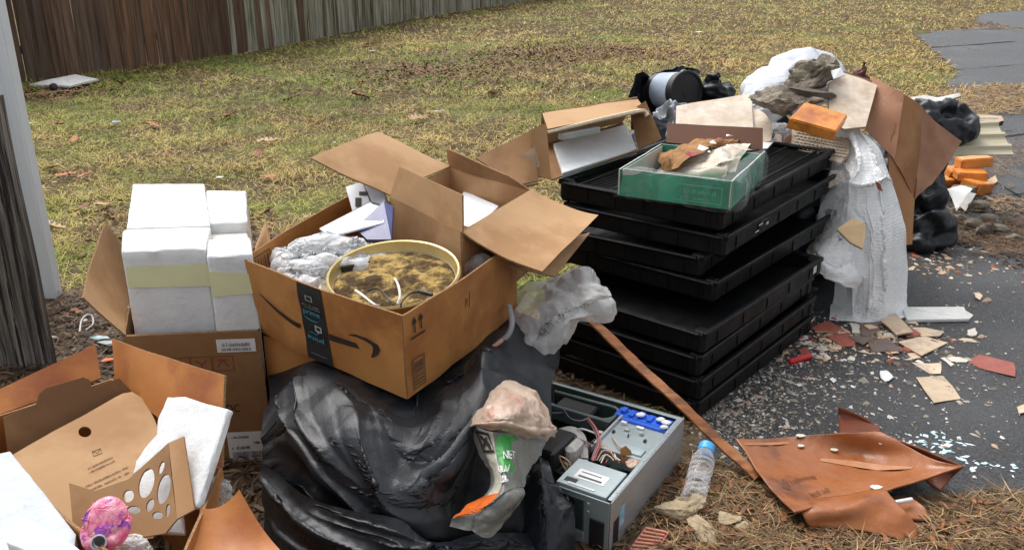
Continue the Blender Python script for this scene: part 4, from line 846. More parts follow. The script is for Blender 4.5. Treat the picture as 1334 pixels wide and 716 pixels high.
tag(wad('bubble_wrap_wad', D(428, 327, 2.50), (.175, .115, .12), mBub, seed=21, n=120, cre=.03, cs=11), 'bubble wrap wad at the left end of the parcel box', 'bubble wrap')
tag(wad('bubble_wrap_wad', D(404, 350, 2.40), (.10, .07, .07), mBub, seed=23, n=90, cre=.02, cs=15), 'smaller lump of bubble wrap nearest the black tape inside the parcel box', 'bubble wrap')
mEnv = mat('white_card', (.72, .74, .78), (.66, .68, .72), 8, .5, .1); mBlue = mat('navy_plastic', (.035, .04, .14), (.05, .06, .20), 9, .3, .3, 30, .5); mGrey = mat('pale_card', (.60, .60, .56), None, 8, .5)
def card(name, q, m, label, cat='envelope', th=.006): o = slab(name, q, th, m, bev=.001); tag(o, label, cat); return o
card('white_envelope', [D(416, 297, 2.60), D(484, 262, 2.80), D(487, 277, 2.74), D(426, 305, 2.56)], mGrey, 'cream card edge left of the blue packet in the parcel box')
card('blue_white_envelope', [D(424, 300, 2.57), D(480, 264, 2.75), D(500, 270, 2.70), D(500, 290, 2.62), D(440, 305, 2.55)], mEnv, 'pale blue envelope lying slanted behind the bubble wrap')
card('navy_packet', [D(462, 297, 2.60), D(500, 262, 2.72), D(512, 268, 2.66), D(510, 312, 2.55), D(478, 312, 2.55)], mBlue, 'navy blue packet tucked left of the standing brown flap', 'packet')
ps = plane3(D(450, 245, 2.92), D(500, 252, 2.86), D(460, 275, 2.80))
pc = empty('printed_box', ps(470, 270), 'white printed carton standing in the far left of the parcel box', 'box')
slab('carton_body', [ps(*p) for p in [(450, 243), (472, 236), (482, 262), (459, 275)]], .05, mEnv, pc, bev=.002)
slab('carton_side', [ps(*p) for p in [(473, 237), (502, 250), (502, 268), (484, 262)]], .05, mat('pale_blue_card', (.5, .53, .58), None, 9, .5), pc, bev=.002)
dec('carton_print', ps, [rect2(463, 258, 471, 270)], mInk, pc, h=.002); dec('carton_print', ps, [rect2(468, 250, 479, 255)], mInk, pc, h=.002)
# ---------------- second box standing in the parcel box
z2 = .74
FL3, FR3, BR3, BL3 = W(507, 256, z2), W(602, 302, z2), W(692, 248, z2), W(586, 218, z2)
ib = empty('inner_box', (*((FL3 + BR3) / 2)[:2], .44), 'brown open box with four raised flaps standing in the back of the parcel box', 'box')
dw = np.array([0, 0, -.29])
for k, (p, q) in enumerate([(FL3, FR3), (FR3, BR3), (BR3, BL3), (BL3, FL3)]): Panel(p + dw, q + dw, q, p, .005, .003, 60 + k).build('side_panel', mKraft, ib, edge=mEdge)
slab('bottom_panel', [p + dw + up * .01 for p in (FL3, FR3, BR3, BL3)], .005, mKraftD, ib)
pfl = Panel(FL3, FR3, D(602, 254, FR3[1] + .01), D(519, 217, FL3[1] - .02), .005, .003, 65); pfl.build('front_flap', mKraft, ib, edge=mEdge)
Panel(BL3, FL3, D(404, 208, 2.80), D(493, 173, 3.22), .005, .004, 66, bow=-.012).build('left_flap', mKraft, ib, edge=mEdge, nu=14)
prf = Panel(FR3, BR3, D(779, 281, 2.86), D(706, 354, 2.42), .005, .005, 67, bowv=.015); prf.build('right_flap', mKraft, ib, nu=14, nv=10, edge=mEdge)
Panel(BR3, BL3, D(583, 193, BL3[1] + .02), D(665, 229, BR3[1] + .04), .005, .004, 68).build('rear_flap', mKraftD, ib, edge=mEdge)
pw = Panel(FL3 + dw, FR3 + dw, FR3, FL3); pw.decal('curved_print', [stroke2([(.1, .38), (.13, .45), (.2, .44), (.27, .36)], [.01, .03, .03, .01]), stroke2([(.2, .35), (.5, .24), (.75, .26)], [.02, .04, .01])], mInkB, ib, h=.002)
Panel(Rt + [-.02, -.10, -.05], Rt + [.05, .10, -.05], D(768, 304, 2.86), D(722, 362, 2.55), .005, .004, 69).build('side_flap', mKraft, pb, edge=mEdge)
tag(slab('paper_stack', [W(585, 300, .665), W(610, 308, .665), W(650, 268, .665), W(604, 248, .665)], .03, mEnv, down=-up, bev=.002), 'white papers inside the box with raised flaps', 'paper')
tag(blob('clear_sleeve', D(622, 350, 2.50), (.03, .025, .03), mPlas, sub=4, lump=.3, seed=29, k=1.03, band=.01, iters=20, fs=25, lv=0, cre=.03, cs=24), 'clear plastic sleeve wedged right of the light fixture', 'plastic wrap')
# ================================================================== BLACK BAGS, SNACK BAG, COMPUTER, TRAYS
mBag = mat('black_bag_film', (.007, .009, .0125), (.011, .014, .019), 9, .36, .7, 230, .5, r2=.41, bdist=.0016)
def dgrid(rows): return [[D(*p) for p in r] for r in rows]
rows = [
 [(345, 440, 2.62), (400, 440, 2.62), (450, 440, 2.6), (500, 440, 2.55), (545, 430, 2.55), (590, 410, 2.6), (640, 400, 2.62), (690, 400, 2.62), (730, 420, 2.62)],
 [(350, 500, 2.33), (400, 465, 2.33), (450, 470, 2.27), (495, 480, 2.22), (540, 480, 2.22), (590, 455, 2.32), (640, 435, 2.38), (690, 445, 2.42), (728, 465, 2.42)],
 [(338, 530, 2.16), (385, 480, 2.20), (430, 478, 2.16), (480, 506, 2.06), (531, 532, 2.0), (585, 490, 2.14), (635, 448, 2.26), (685, 462, 2.30), (722, 478, 2.32)],
 [(333, 560, 2.07), (385, 520, 2.06), (440, 520, 2.0), (490, 545, 1.93), (535, 565, 1.90), (590, 530, 2.0), (640, 490, 2.12), (685, 500, 2.18), (722, 530, 2.2)],
 [(333, 590, 2.03), (390, 570, 1.95), (440, 570, 1.88), (490, 590, 1.84), (540, 600, 1.83), (590, 580, 1.88), (630, 540, 2.0), (670, 540, 2.08), (712, 560, 2.12)],
 [(337, 630, 2.0), (390, 625, 1.90), (440, 625, 1.82), (490, 635, 1.77), (540, 645, 1.77), (585, 635, 1.83), (618, 600, 1.94), (650, 600, 2.02), (690, 610, 2.06)],
 [(342, 680, 1.97), (395, 680, 1.86), (440, 680, 1.80), (490, 685, 1.76), (540, 690, 1.77), (585, 685, 1.82), (620, 665, 1.90), (655, 660, 1.97), (690, 670, 2.0)],
 [(346, 740, 1.93), (395, 740, 1.84), (440, 740, 1.78), (490, 745, 1.75), (540, 745, 1.77), (585, 740, 1.83), (625, 735, 1.88), (660, 735, 1.92), (700, 735, 1.94)],
 [(350, 830, 1.85), (395, 840, 1.80), (440, 840, 1.76), (490, 845, 1.74), (540, 845, 1.76), (585, 840, 1.80), (625, 830, 1.82), (660, 825, 1.85), (700, 820, 1.88)]]
BAGR = [([(.05, .28), (.10, .45), (.22, .62), (.45, .80), (.66, .88)], .035, .035), ([(.12, .20), (.13, .42), (.20, .55)], .02, .02), ([(.30, .33), (.33, .5), (.42, .66), (.62, .70)], .028, .04), ([(.42, .36), (.46, .46), (.56, .50), (.68, .44)], -.02, .04),
    ([(.02, .45), (.16, .60), (.30, .72), (.5, .95)], -.03, .04), ([(.62, .22), (.58, .36), (.5, .46)], .018, .03), ([(.75, .18), (.72, .36), (.78, .48)], .018, .03), ([(.50, .52), (.62, .6), (.72, .58)], -.022, .035), ([(.02, .55), (.06, .7), (.05, .95)], .02, .02), ([(.14, .62), (.16, .8), (.2, .98)], .02, .025)]
bb = cloth('black_trash_bag', dgrid(rows), 220, 220, mBag, sub=0, k=1.012, post=1.05, band=.03, inner=.025, amp=.006, fs=4, seed=3, bend=.1, iters=40, floor=.01, cre=.034, cs=3.6, st=(1, 1, .7), ridges=[(a_, h_ * .75, w_ * 1.8) for a_, h_, w_ in BAGR])
tag(bb, 'big slumped black trash bag beaded with rain, under the parcel box', 'bag')
# lower swag of the same kind of bag along the bottom, and the torn piece by the computer
rows = [[(335, 600, 2.02), (390, 640, 1.86), (450, 660, 1.76), (520, 672, 1.71), (570, 700, 1.74), (620, 690, 1.84), (690, 690, 1.94), (745, 700, 1.98)],
        [(336, 660, 1.99), (390, 690, 1.80), (450, 700, 1.72), (520, 712, 1.67), (580, 716, 1.70), (640, 712, 1.80), (690, 714, 1.88), (748, 718, 1.93)],
        [(340, 730, 1.94), (390, 740, 1.80), (450, 745, 1.74), (520, 750, 1.70), (580, 755, 1.72), (640, 750, 1.80), (690, 745, 1.86), (750, 742, 1.92)],
        [(340, 800, 1.88), (390, 810, 1.78), (450, 820, 1.74), (520, 820, 1.70), (580, 820, 1.72), (640, 815, 1.80), (690, 800, 1.84), (750, 800, 1.88)]]
tag(cloth('black_bag_swag', dgrid(rows), 80, 210, mBag, sub=0, k=1.03, band=.015, amp=.004, fs=6, seed=8, bend=.1, iters=30, floor=.008, cre=.026, cs=7, st=(.7, .7, 1), ridges=[([(.02, .1), (.3, .35), (.6, .5), (.98, .4)], .02, .05), ([(.05, .4), (.35, .6), (.7, .75)], .016, .04), ([(.2, .1), (.5, .22), (.8, .2)], -.012, .05), ([(.4, .3), (.7, .2), (.98, .3)], .012, .04)]), 'loose black plastic hanging in folds along the bottom of the big bag', 'bag')
rows = [[(690, 560, 2.19), (702, 585, 2.12), (716, 600, 2.08), (730, 625, 2.03)], [(684, 620, 2.08), (705, 620, 2.02), (725, 640, 1.98), (744, 650, 1.94)], [(680, 670, 1.98), (705, 665, 1.93), (728, 672, 1.92), (748, 680, 1.90)], [(676, 740, 1.90), (705, 740, 1.86), (730, 740, 1.86), (750, 740, 1.86)]]
tag(cloth('torn_black_bag', dgrid(rows), 110, 80, mBag, sub=0, k=1.03, band=.01, amp=.004, fs=9, seed=15, bend=.1, iters=30, floor=.008, cre=.03, cs=10, st=(1, 1, .35)), 'torn black plastic rising in a peak against the computer case', 'bag')
# snack / soil bag: see-through grey film with green and orange print
mFilm = mat('grey_film', (.30, .30, .27), (.18, .18, .16), 12, .25, .8, 30, .6, alpha=.86, bdist=.008); mTan = mat('tan_film', (.60, .47, .36), (.50, .36, .28), 14, .3, .8, 26, .5, alpha=.9, c3=(.5, .24, .18), s3=12, t3=(.55, .7), bdist=.008)
mGreen = mat('green_film', (.07, .42, .09), None, 14, .3, .6, 30); mOran = mat('orange_film', (.75, .16, .03), None, 14, .3, .6, 30); mCream = mat('cream_film', (.62, .60, .50), None, 14, .3, .6, 30)
sb = empty('printed_bag', W(640, 690, .1), 'crumpled see-through bag with green and orange print spilling over the black bag', 'bag')
rows = [[(606, 548, 1.98), (640, 556, 1.95), (672, 560, 1.96), (706, 575, 2.02)], [(620, 590, 1.93), (645, 590, 1.88), (668, 590, 1.89), (700, 600, 1.99)], [(634, 630, 1.86), (650, 625, 1.80), (664, 622, 1.81), (690, 618, 1.93)],
        [(592, 664, 1.78), (630, 655, 1.74), (660, 645, 1.76), (684, 632, 1.86)], [(582, 682, 1.77), (612, 690, 1.73), (640, 690, 1.75), (672, 650, 1.83)]]
Ng, Mg = 110, 70; Pg = patch(dgrid(rows), Ng, Mg); Vg = film(Pg, k=1.05, band=.012, seed=31, cre=.010, cs=14, post=1.3)
fm = []
for j in range(Ng - 1):
    for i in range(Mg - 1):
        u, v = i / Mg, j / Ng; k = 0
        if .44 < u + .10 * math.sin(v * 9) < .72 and .02 < v < .40: k = 1
        if u + 0.3 * (v - .62) < .36 and .56 < v < .80: k = 2
        if u < .34 and v < .57 and u > .10: k = 3
        fm.append(k)
o = mobj('bag_body', Vg.reshape(-1, 3), gridF(Ng, Mg), [mFilm, mGreen, mOran, mCream], sb, smooth=True, fm=fm); 
def surf(Vg, u, v, h):
    N, M = Vg.shape[:2]; x = np.clip(u, 0, .999) * (M - 1); y = np.clip(v, 0, .999) * (N - 1); i, j = int(x), int(y); a, b = x - i, y - j
    p = Vg[j, i] * (1 - a) * (1 - b) + Vg[j, i + 1] * a * (1 - b) + Vg[j + 1, i] * (1 - a) * b + Vg[j + 1, i + 1] * a * b
    n = nrm(np.cross(Vg[j, i + 1] - Vg[j, i], Vg[j + 1, i] - Vg[j, i])); n = n if n[2] * .6 - n[1] > 0 else -n
    return p + n * h
def sdecal(name, Vg, polys, m, parent, h=.004):
    V = []; F = []
    for v, f in polys: k = len(V); V += [surf(Vg, x, y, h) for x, y in v]; F += [[k + i for i in q] for q in f]
    return mobj(name, V, F, m, parent)
def tuv(s, u0, v0, w_, h_): v, f = text2(s, 0, 0, 1, 1); return (np.column_stack([u0 + v[:, 0] * w_, v0 - v[:, 1] * h_]), f)
mWp = mat('white_print', (.85, .85, .82), None, 20, .5)
sdecal('bag_lettering', Vg, [tuv('NET', .50, .27, .2, .07), tuv('GRAN', .34, .40, .30, .07), tuv('OPEN', .36, .49, .26, .06)], mWp, sb, .006)
sdecal('bag_emblem', Vg, [stroke2([(.10, .05), (.28, .04), (.30, .20), (.13, .22), (.10, .05)], .03), stroke2([(.14, .08), (.26, .18)], .025), stroke2([(.14, .18), (.24, .07)], .025)], mInk, sb, .005)
rows = [[(614, 530, 2.04), (630, 512, 2.10), (652, 491, 2.16), (690, 500, 2.16), (716, 528, 2.12)], [(612, 545, 1.97), (635, 530, 1.97), (662, 522, 1.98), (695, 528, 2.02), (722, 545, 2.06)],
        [(612, 550, 1.95), (640, 549, 1.92), (668, 548, 1.92), (700, 556, 1.98), (727, 556, 2.03)], [(616, 548, 1.99), (645, 555, 1.97), (672, 560, 1.97), (700, 566, 2.0), (722, 566, 2.05)]]
cloth('bag_top', dgrid(rows), 70, 96, mTan, sb, sub=0, post=1.3, k=1.06, band=.008, amp=.003, fs=14, seed=33, bend=.1, iters=30, cre=.016, cs=14)
rows = [[(665, 552, 2.0), (700, 560, 2.05), (722, 562, 2.08)], [(665, 580, 1.97), (695, 585, 2.03), (712, 583, 2.06)], [(662, 596, 1.98), (690, 597, 2.03), (708, 590, 2.05)]]
cloth('loose_film', dgrid(rows), 24, 24, mPlas, sb, k=1.1, band=.015, amp=.01, fs=10, seed=35, iters=60)
# clear plastic spilling out below the parcel box
rows = [[(640, 380, 2.7), (680, 365, 2.72), (720, 348, 2.74), (760, 342, 2.74), (785, 372, 2.70)], [(650, 400, 2.62), (690, 395, 2.58), (730, 385, 2.55), (770, 380, 2.56), (797, 380, 2.6)],
        [(655, 425, 2.56), (695, 415, 2.5), (730, 405, 2.48), (765, 405, 2.52), (795, 410, 2.6)], [(640, 440, 2.52), (685, 440, 2.45), (715, 430, 2.45), (745, 415, 2.5), (770, 412, 2.6)],
        [(630, 440, 2.5), (680, 458, 2.42), (710, 462, 2.46), (725, 445, 2.5), (735, 430, 2.6)]]
tag(cloth('plastic_sheet', dgrid(rows), 120, 120, mPlasM, sub=0, k=1.02, band=.015, amp=.006, fs=10, seed=41, bend=.1, iters=30, cre=.05, cs=8), 'milky plastic sheeting bunched between the parcel box and the black trays', 'plastic wrap')
tag(tube('grey_hose', spline([D(663, 398, 2.50), D(667, 420, 2.45), D(662, 436, 2.43), D(650, 446, 2.42)], 14), .009, mat('grey_tube', (.4, .4, .42), None, 20, .4)), 'short grey hose curling out of the milky plastic sheeting', 'hose')
tag(tube('pink_hose_end', spline([D(655, 442, 2.38), D(646, 449, 2.37), D(638, 455, 2.36)], 8), .007, mat('pink_plastic', (.7, .38, .30), None, 20, .4)), 'pinkish tube end below the grey hose', 'hose')
# ---------------- desktop computer case lying open
zc = .165
NR, TR, TL = W(796, 655, zc), W(891, 543, zc), W(712, 497, zc)
ex = nrm(TL - TR); ey0 = TR - NR; ex = nrm(ex - nrm(ey0) * np.dot(ex, nrm(ey0))); ey = nrm(ey0); LX, LY = .46, np.linalg.norm(ey0)
def C(a, b, z): return np.array([*(NR + ex * a + ey * b)[:2], z])     # a: leftwards, b: away along the silver side
pcase = empty('computer_case', C(LX / 2, LY / 2, 0), 'silver desktop computer case lying on its side with its lid off, insides showing', 'computer')
AX = (ex, ey, up)
mSteel = mat('brushed_steel', (.50, .51, .52), (.42, .43, .44), 3, .36, .25, 60, .6, metal=.5, stretch=(3, 3, 30), c3=(.30, .28, .25), s3=5, t3=(.55, .8)); mZinc = mat('pale_steel', (.46, .53, .54), (.38, .44, .45), 6, .35, .15, 60, .6, metal=.6)
mZincD = mat('dark_steel', (.14, .18, .17), (.10, .13, .12), 9, .4, .2, 60, .5, metal=.4); mBlkP = mat('black_plastic', (.013, .013, .014), (.02, .02, .021), 14, .38, .2, 60, .5); mBlueP = mat('blue_plastic', (.02, .10, .60), (.03, .15, .75), 14, .35, .2, 60, .5)
mPCB = mat('green_board', (.02, .07, .045), (.03, .05, .04), 40, .5, .4, 90)
def cb(name, a0, a1, b0, b1, z0, z1, m, parent=None, bev=.0015): return box(name, C((a0 + a1) / 2, (b0 + b1) / 2, (z0 + z1) / 2), (a1 - a0, b1 - b0, z1 - z0), m, parent or pcase, axes=AX, bev=bev)
cb('base_plate', 0, LX, 0, LY, .004, .008, mZincD)
cb('silver_side', -.002, .002, 0, LY, .004, zc, mSteel); cb('side_rim', .0025, .016, .012, LY - .01, zc - .003, zc - .0005, mZinc)
cb('rear_side', LX - .004, LX, 0, LY, .006, zc - .002, mZincD); cb('far_end', .003, LX - .005, LY - .004, LY, .008, zc - .001, mZincD); cb('far_rim', .003, LX - .005, LY - .018, LY - .0045, zc - .004, zc - .001, mZinc)
nf = cb('near_end', .003, LX - .005, -.001, .003, .008, zc - .002, mZinc)
cb('grille_plate', .075, .20, -.004, -.0015, .05, .150, mZincD, nf); cb('rear_slot', .015, .058, -.006, -.0015, .01, .10, mBlkP, nf); cb('socket_plate', .075, .20, -.005, -.0015, .012, .046, mZinc, nf); cb('port', .10, .145, -.009, -.0055, .014, .036, mBlkP, nf)
for a_, z_ in ((.065, .14), (.065, .115), (.205, .145)): lathe('screw', [(0, .003), (.004, .0025), (.005, 0)], mSteel, nf, 10, C(a_, -.002, z_), -ey)
g_ = MB()
for i in range(18):
    for j in range(14): g_.box(C(.082 + i * .0065, -.0045, .056 + j * .0066), (.0042, .001, .0042), AX)
tag(g_.build('grille_holes', mBlkP, nf), kind='stuff')
dp = cb('drive_cage', .02, .17, .012, .145, .06, zc + .002, mZinc)
lb = C(.095, .075, 0); cb('drive_label', .05, .14, .055, .10, zc + .0022, zc + .003, mLab, dp, 0); cb('label_bars', .06, .13, .062, .070, zc + .0032, zc + .0036, mLabInk, dp, 0); cb('label_lines', .07, .13, .085, .089, zc + .0032, zc + .0036, mLabInk, dp, 0)
cb('cage_slot', .12, .155, .028, .048, zc + .0022, zc + .0032, mBlkP, dp, 0); cb('cage_strip', .06, .14, .02, .027, zc + .0022, zc + .004, mFoam, dp, 0)
cb('drive_plate', .02, .17, .25, .44, .10, zc - .014, mZinc); cb('plate_step', .03, .10, .262, .30, zc - .0138, zc - .008, mat('shiny_plate', (.60, .70, .74), None, 10, .3, metal=.5)); cb('plate_edge', .168, .176, .25, .44, .10, zc - .004, mSteel)
for k in range(7): cb('plate_fixing', .05 + .017 * k + .006 * (k % 2), .058 + .017 * k + .008 * (k % 3), .34 + .03 * ((k * 37) % 3), .352 + .03 * ((k * 37) % 3), zc - .0138, zc - .008 + .003 * (k % 2), [mBlkP, mSteel, mLab][k % 3], bev=.001)
bb2 = cb('blue_bracket', .015, .20, LY - .075, LY - .025, zc - .05, zc - .010, mBlueP)
for k in range(6): cb('bracket_rib', .02 + k * .03, .036 + k * .03, LY - .070 + .008 * (k % 2), LY - .035, zc - .0098, zc - .002 + .003 * (k % 2), mBlueP, bb2)
cb('bracket_bar', .02, .17, LY - .098, LY - .084, zc - .03, zc - .006, mBlueP, bb2)
for k, (a_, b_) in enumerate([(.12, LY - .055), (.035, LY - .06), (.028, LY - .085), (.055, LY - .05)]): blob('foam_crumb', C(a_, b_, zc + .000), (.014, .010, .006), mFoam, pcase, sub=2, seed=k, lump=.3, iters=0, lv=0)
cb('fan_shroud', .235, .40, .11, .25, .03, zc + .012, mBlkP, bev=.008); cb('shroud_label', .30, .36, .20, .215, zc + .0125, zc + .0135, mLab, bev=0)
cb('duct_frame', .19, .44, LY - .13, LY - .115, zc - .06, zc - .012, mZincD); cb('duct_frame', .19, .20, LY - .13, LY - .03, zc - .06, zc - .013, mZincD); cb('duct_box', .27, .40, LY - .10, LY - .03, zc - .08, zc - .025, mBlkP, bev=.006)
cb('main_board', .18, .445, .02, LY - .02, .012, .016, mPCB, bev=0); cb('sink', .22, .28, .27, .34, .02, .10, mBlkP); cb('chip_sticker', .20, .215, .355, .37, .125, .128, mLab, bev=0)
pz = lambda x, y: (680 + x / 3.032, 480 + y / 3.032)
rows = [[W(*pz(130, 235), .15), W(*pz(200, 222), .155), W(*pz(250, 260), .15), W(*pz(262, 330), .13), W(*pz(258, 375), .12)], [W(*pz(128, 252), .15), W(*pz(195, 245), .155), W(*pz(224, 280), .15), W(*pz(232, 340), .13), W(*pz(232, 392), .12)]]
cloth('ribbon_cable', rows, 6, 30, mat('ribbon', (.60, .58, .53), None, 20, .45), pcase, k=1.02, band=.004, amp=.001, thick=.002, iters=10)
mR = mat('pink_wire', (.62, .20, .17), None, 20, .4); mO = mat('peach_wire', (.72, .42, .26), None, 20, .4); mY = mat('cream_wire', (.70, .60, .40), None, 20, .4); mWi = mat('mauve_wire', (.30, .22, .30), None, 20, .4)
for k, (pp, mm, zz_) in enumerate([([(165, 160), (190, 195), (230, 205), (260, 195)], mWi, .16), ([(258, 195), (290, 235), (305, 285), (290, 330), (280, 362)], mR, .165), ([(262, 192), (296, 240), (310, 290), (296, 332), (286, 362)], mR, .16), ([(255, 200), (284, 240), (298, 288), (282, 335), (276, 360)], mWi, .16),
    ([(285, 330), (310, 308), (340, 310), (355, 330)], mO, .15), ([(295, 362), (318, 325), (350, 330), (372, 360)], mO, .15), ([(305, 365), (322, 342), (345, 345), (362, 362)], mY, .145), ([(355, 268), (370, 290), (395, 318)], mO, .16), ([(330, 372), (345, 350), (365, 352), (385, 372)], mR, .14),
    ([(362, 328), (372, 350), (388, 362)], mWh, .15), ([(100, 130), (150, 150), (170, 170), (120, 175)], mWi, .14), ([(312, 372), (330, 340), (352, 350)], mWh, .148)]):
    tube('wire', spline([W(*pz(*q), zz_ - .01 * (i == 0)) for i, q in enumerate(pp)], 14), .0022, mm, pcase, 6)
holed('brown_bracket', [pz(390, 315), pz(412, 305), pz(432, 325), pz(430, 360), pz(412, 380), pz(392, 372)], [ell(*pz(403, 345), 1.8, 1.6)], plane3(W(*pz(390, 372), .13), W(*pz(430, 370), .13), D(*pz(410, 305), W(*pz(410, 375), .13)[1] + .02)), .006, mat('amber_plastic', (.38, .18, .05), None, 20, .4), pcase)
blob('paper_scrap', W(*pz(440, 375), .14), (.03, .02, .010), mTan, pcase, sub=3, lump=.3, seed=66, iters=30, k=1.1, band=.008, fs=30)
cb('side_sticker', -.0034, -.0024, .055, .085, .055, .115, mat('blue_sticker', (.45, .60, .68), (.15, .35, .5), 50, .5)); cb('side_hole', -.0032, -.0022, .018, .05, .004, .095, mBlkP, bev=0); cb('side_tab', -.0036, -.0025, .05, .075, .006, .05, mZinc, bev=0)
# more of the insides: fan, slots, connectors, screws, sagging cables
r_ = random.Random(4)
for k in range(9): cb('board_part', .20 + r_.uniform(0, .2), .20 + r_.uniform(.015, .05) + .2 * (k % 2), LY - .30 + r_.uniform(0, .1), LY - .27 + r_.uniform(.03, .12), .02, .04 + r_.uniform(0, .05), [mBlkP, mZincD, mPCB, mSteel][k % 4])
for k in range(4): cb('memory_slot', .205 + k * .014, .213 + k * .014, .30, .42, .02, .05 + .01 * (k % 2), [mBlkP, mat('pale_slot', (.55, .5, .38), None, 9, .5)][k % 2])
for k in range(6): cb('card_slot_cover', .435, .445, .06 + k * .022, .078 + k * .022, .02, .12, mSteel)
lathe('fan_ring', [(.030, 0), (.042, 0), (.042, .014), (.030, .014), (.030, 0)], mBlkP, pcase, 26, C(.215, .16, .10), (0, 0, 1), cap=False); lathe('fan_hub', [(0, .012), (.014, .012), (.016, 0)], mZincD, pcase, 16, C(.215, .16, .102), (0, 0, 1))
for k in range(7): t_ = k * 6.283 / 7; box('fan_blade', C(.215 + .023 * math.cos(t_), .16 + .023 * math.sin(t_), .108), (.018, .009, .0015), mBlkP, pcase, rot=(.5, 0, -t_), bev=0)
for k in range(10): lathe('screw', [(0, .002), (.0035, .0015), (.004, 0)], mSteel, pcase, 8, C([.009, LX - .01][k % 2], .05 + k * .045, zc - .0004), (0, 0, 1))
for k in range(12):
    a0_, b0_ = .18 + r_.uniform(0, .10), .14 + r_.uniform(0, .16); a1_, b1_ = a0_ + r_.uniform(-.08, .14), b0_ + r_.uniform(-.04, .18); zt_ = r_.uniform(.12, .158)
    tube('wire', spline([C(a0_, b0_, .11), C(a0_ * .7 + a1_ * .3 + .02, b0_ * .7 + b1_ * .3, zt_), C(a0_ * .3 + a1_ * .7 - .02, b0_ * .4 + b1_ * .6, zt_ - .01), C(a1_, b1_, .09)], 14), r_.choice([.0016, .0022, .003]), [mR, mBk, mY, mWi, mBk, mO, mWh, mBk, mR, mBk, mWi, mY][k], pcase, 6)
for k in range(5): cb('cable_plug', .19 + .04 * k, .205 + .04 * k, .27 + .02 * (k % 3), .285 + .02 * (k % 3), .11, .13, [mWh, mBlkP, mLab][k % 3])
fr = [C(.435, LY - .03, zc - .02), C(.30, LY - .03, zc - .018), C(.215, LY - .03, zc - .018), C(.195, LY - .07, zc - .018), C(.22, LY - .115, zc - .018), C(.33, LY - .125, zc - .018), C(.44, LY - .125, zc - .018)]
tube('duct_rim', spline(fr, 30), .005, mat('grey_green_frame', (.22, .27, .25), None, 9, .5), pcase, 8)
cb('white_duct', .20, .235, .17, .245, .08, zc + .004, mat('ribbon', (.60, .58, .53)), bev=.012)
for k in range(8): cb('vent_fin', .27 + .016 * k, .278 + .016 * k, LY - .0035, LY + .001, .03, .13, mBlkP, bev=0)
# ---------------- stacked black trays
mTray = mat('tray_plastic', (.0045, .0047, .005), (.008, .0084, .009), 10, .40, .35, 80, .20, r2=.55, bdist=.0015)
def make_tray(LXt, LYt, Ht, grate, legs=False):
    """local frame: x along the long side, y across, origin at the near right corner, z = 0 at the bottom"""
    t = empty('plastic_tray', (0, 0, 0)); I3 = ((1, 0, 0), (0, 1, 0), (0, 0, 1)); th = .012
    def add(name, c, s, bev=.004): return box(name, c, s, mTray, t, bev=bev)
    for y, nm in ((th / 2, 'long_side'), (LYt - th / 2, 'long_side')): add(nm, (LXt / 2, y, Ht / 2), (LXt, th, Ht - .012))
    for x in (th / 2, LXt - th / 2): add('short_side', (x, LYt / 2, Ht / 2), (th, LYt - 2 * th - .002, Ht - .012))
    add('rim', (LXt / 2, -.004, Ht - .010), (LXt + .004, .018, .020)); add('rim', (LXt / 2, LYt + .004, Ht - .010), (LXt + .004, .018, .020))
    add('rim', (-.004, LYt / 2, Ht - .0105), (.024, LYt - .02, .012)); add('rim', (LXt + .004, LYt / 2, Ht - .0105), (.024, LYt - .02, .012))
    for (x, y) in ((.02, .02), (LXt - .02, .02), (.02, LYt - .02), (LXt - .02, LYt - .02)): add('corner_post', (x, y, Ht / 2), (.052, .052, Ht - .002), .012)
    rb = MB()
    for k in range(int(LXt / .19)):
        for y in (-.001, LYt + .001): rb.box((.10 + k * .19, y, Ht / 2), (.005, .005, Ht - .03))
    for k in range(int(LYt / .12)): rb.box((-.001, .06 + k * .12, Ht / 2), (.005, .005, Ht - .03))
    tag(rb.build('side_ribs', mTray, t), kind='stuff')
    if grate:
        gb = MB(); n = int((LXt - .06) / .021)
        for k in range(n): gb.box((.036 + k * .021, LYt / 2, Ht - .024), (.007, LYt - .03, .012))
        tag(gb.build('grate_slats', mTray, t), kind='stuff')
        for k in range(5): add('cross_bar', (LXt / 2, LYt * (k + .5) / 5, Ht - .0215), (LXt - .03, .008, .014), .001)
    else:
        pl = add('tray_floor', (LXt / 2, LYt / 2, .022), (LXt - .03, LYt - .03, .006), 0)
    return t
proto = {}
def tray(NRp, z0, ang, LXt, LYt, Ht, grate, label, tilt=(0, 0)):
    key = (LXt, LYt, Ht, grate)
    if key not in proto: t = proto[key] = make_tray(*key)
    else:
        s0 = proto[key]; t = s0.copy(); COL.objects.link(t)
        for ch in s0.children: c = ch.copy(); COL.objects.link(c); c.parent = t
    t.location = (NRp[0], NRp[1], z0); t.rotation_euler = (tilt[0], tilt[1], ang); tag(t, label, 'tray', 'black plastic trays in the stack'); return t
a0 = math.atan2(.80, .60)
TRAYS = [((905, 551), .002, -.005, False, 'bottom black tray of the stack, flat on the wet driveway'), ((903, 517), .086, .00, False, 'second black tray from the bottom of the stack'), ((905, 483), .170, .01, False, 'third black tray from the bottom of the stack'),
         ((909, 448), .254, -.01, False, 'fourth black tray from the bottom, just under the shifted upper trays'), ((935, 397), .345, -.05, False, 'fifth black tray from the bottom, lowest of the shifted upper trays'),
         ((915, 382), .425, .03, False, 'black tray turned askew, third from the top of the stack'), ((948, 342), .505, -.02, False, 'black tray with pale scuffs, second from the top of the stack'), ((938, 303), .592, .00, True, 'top black tray with the slatted grate surface, under the green box')]
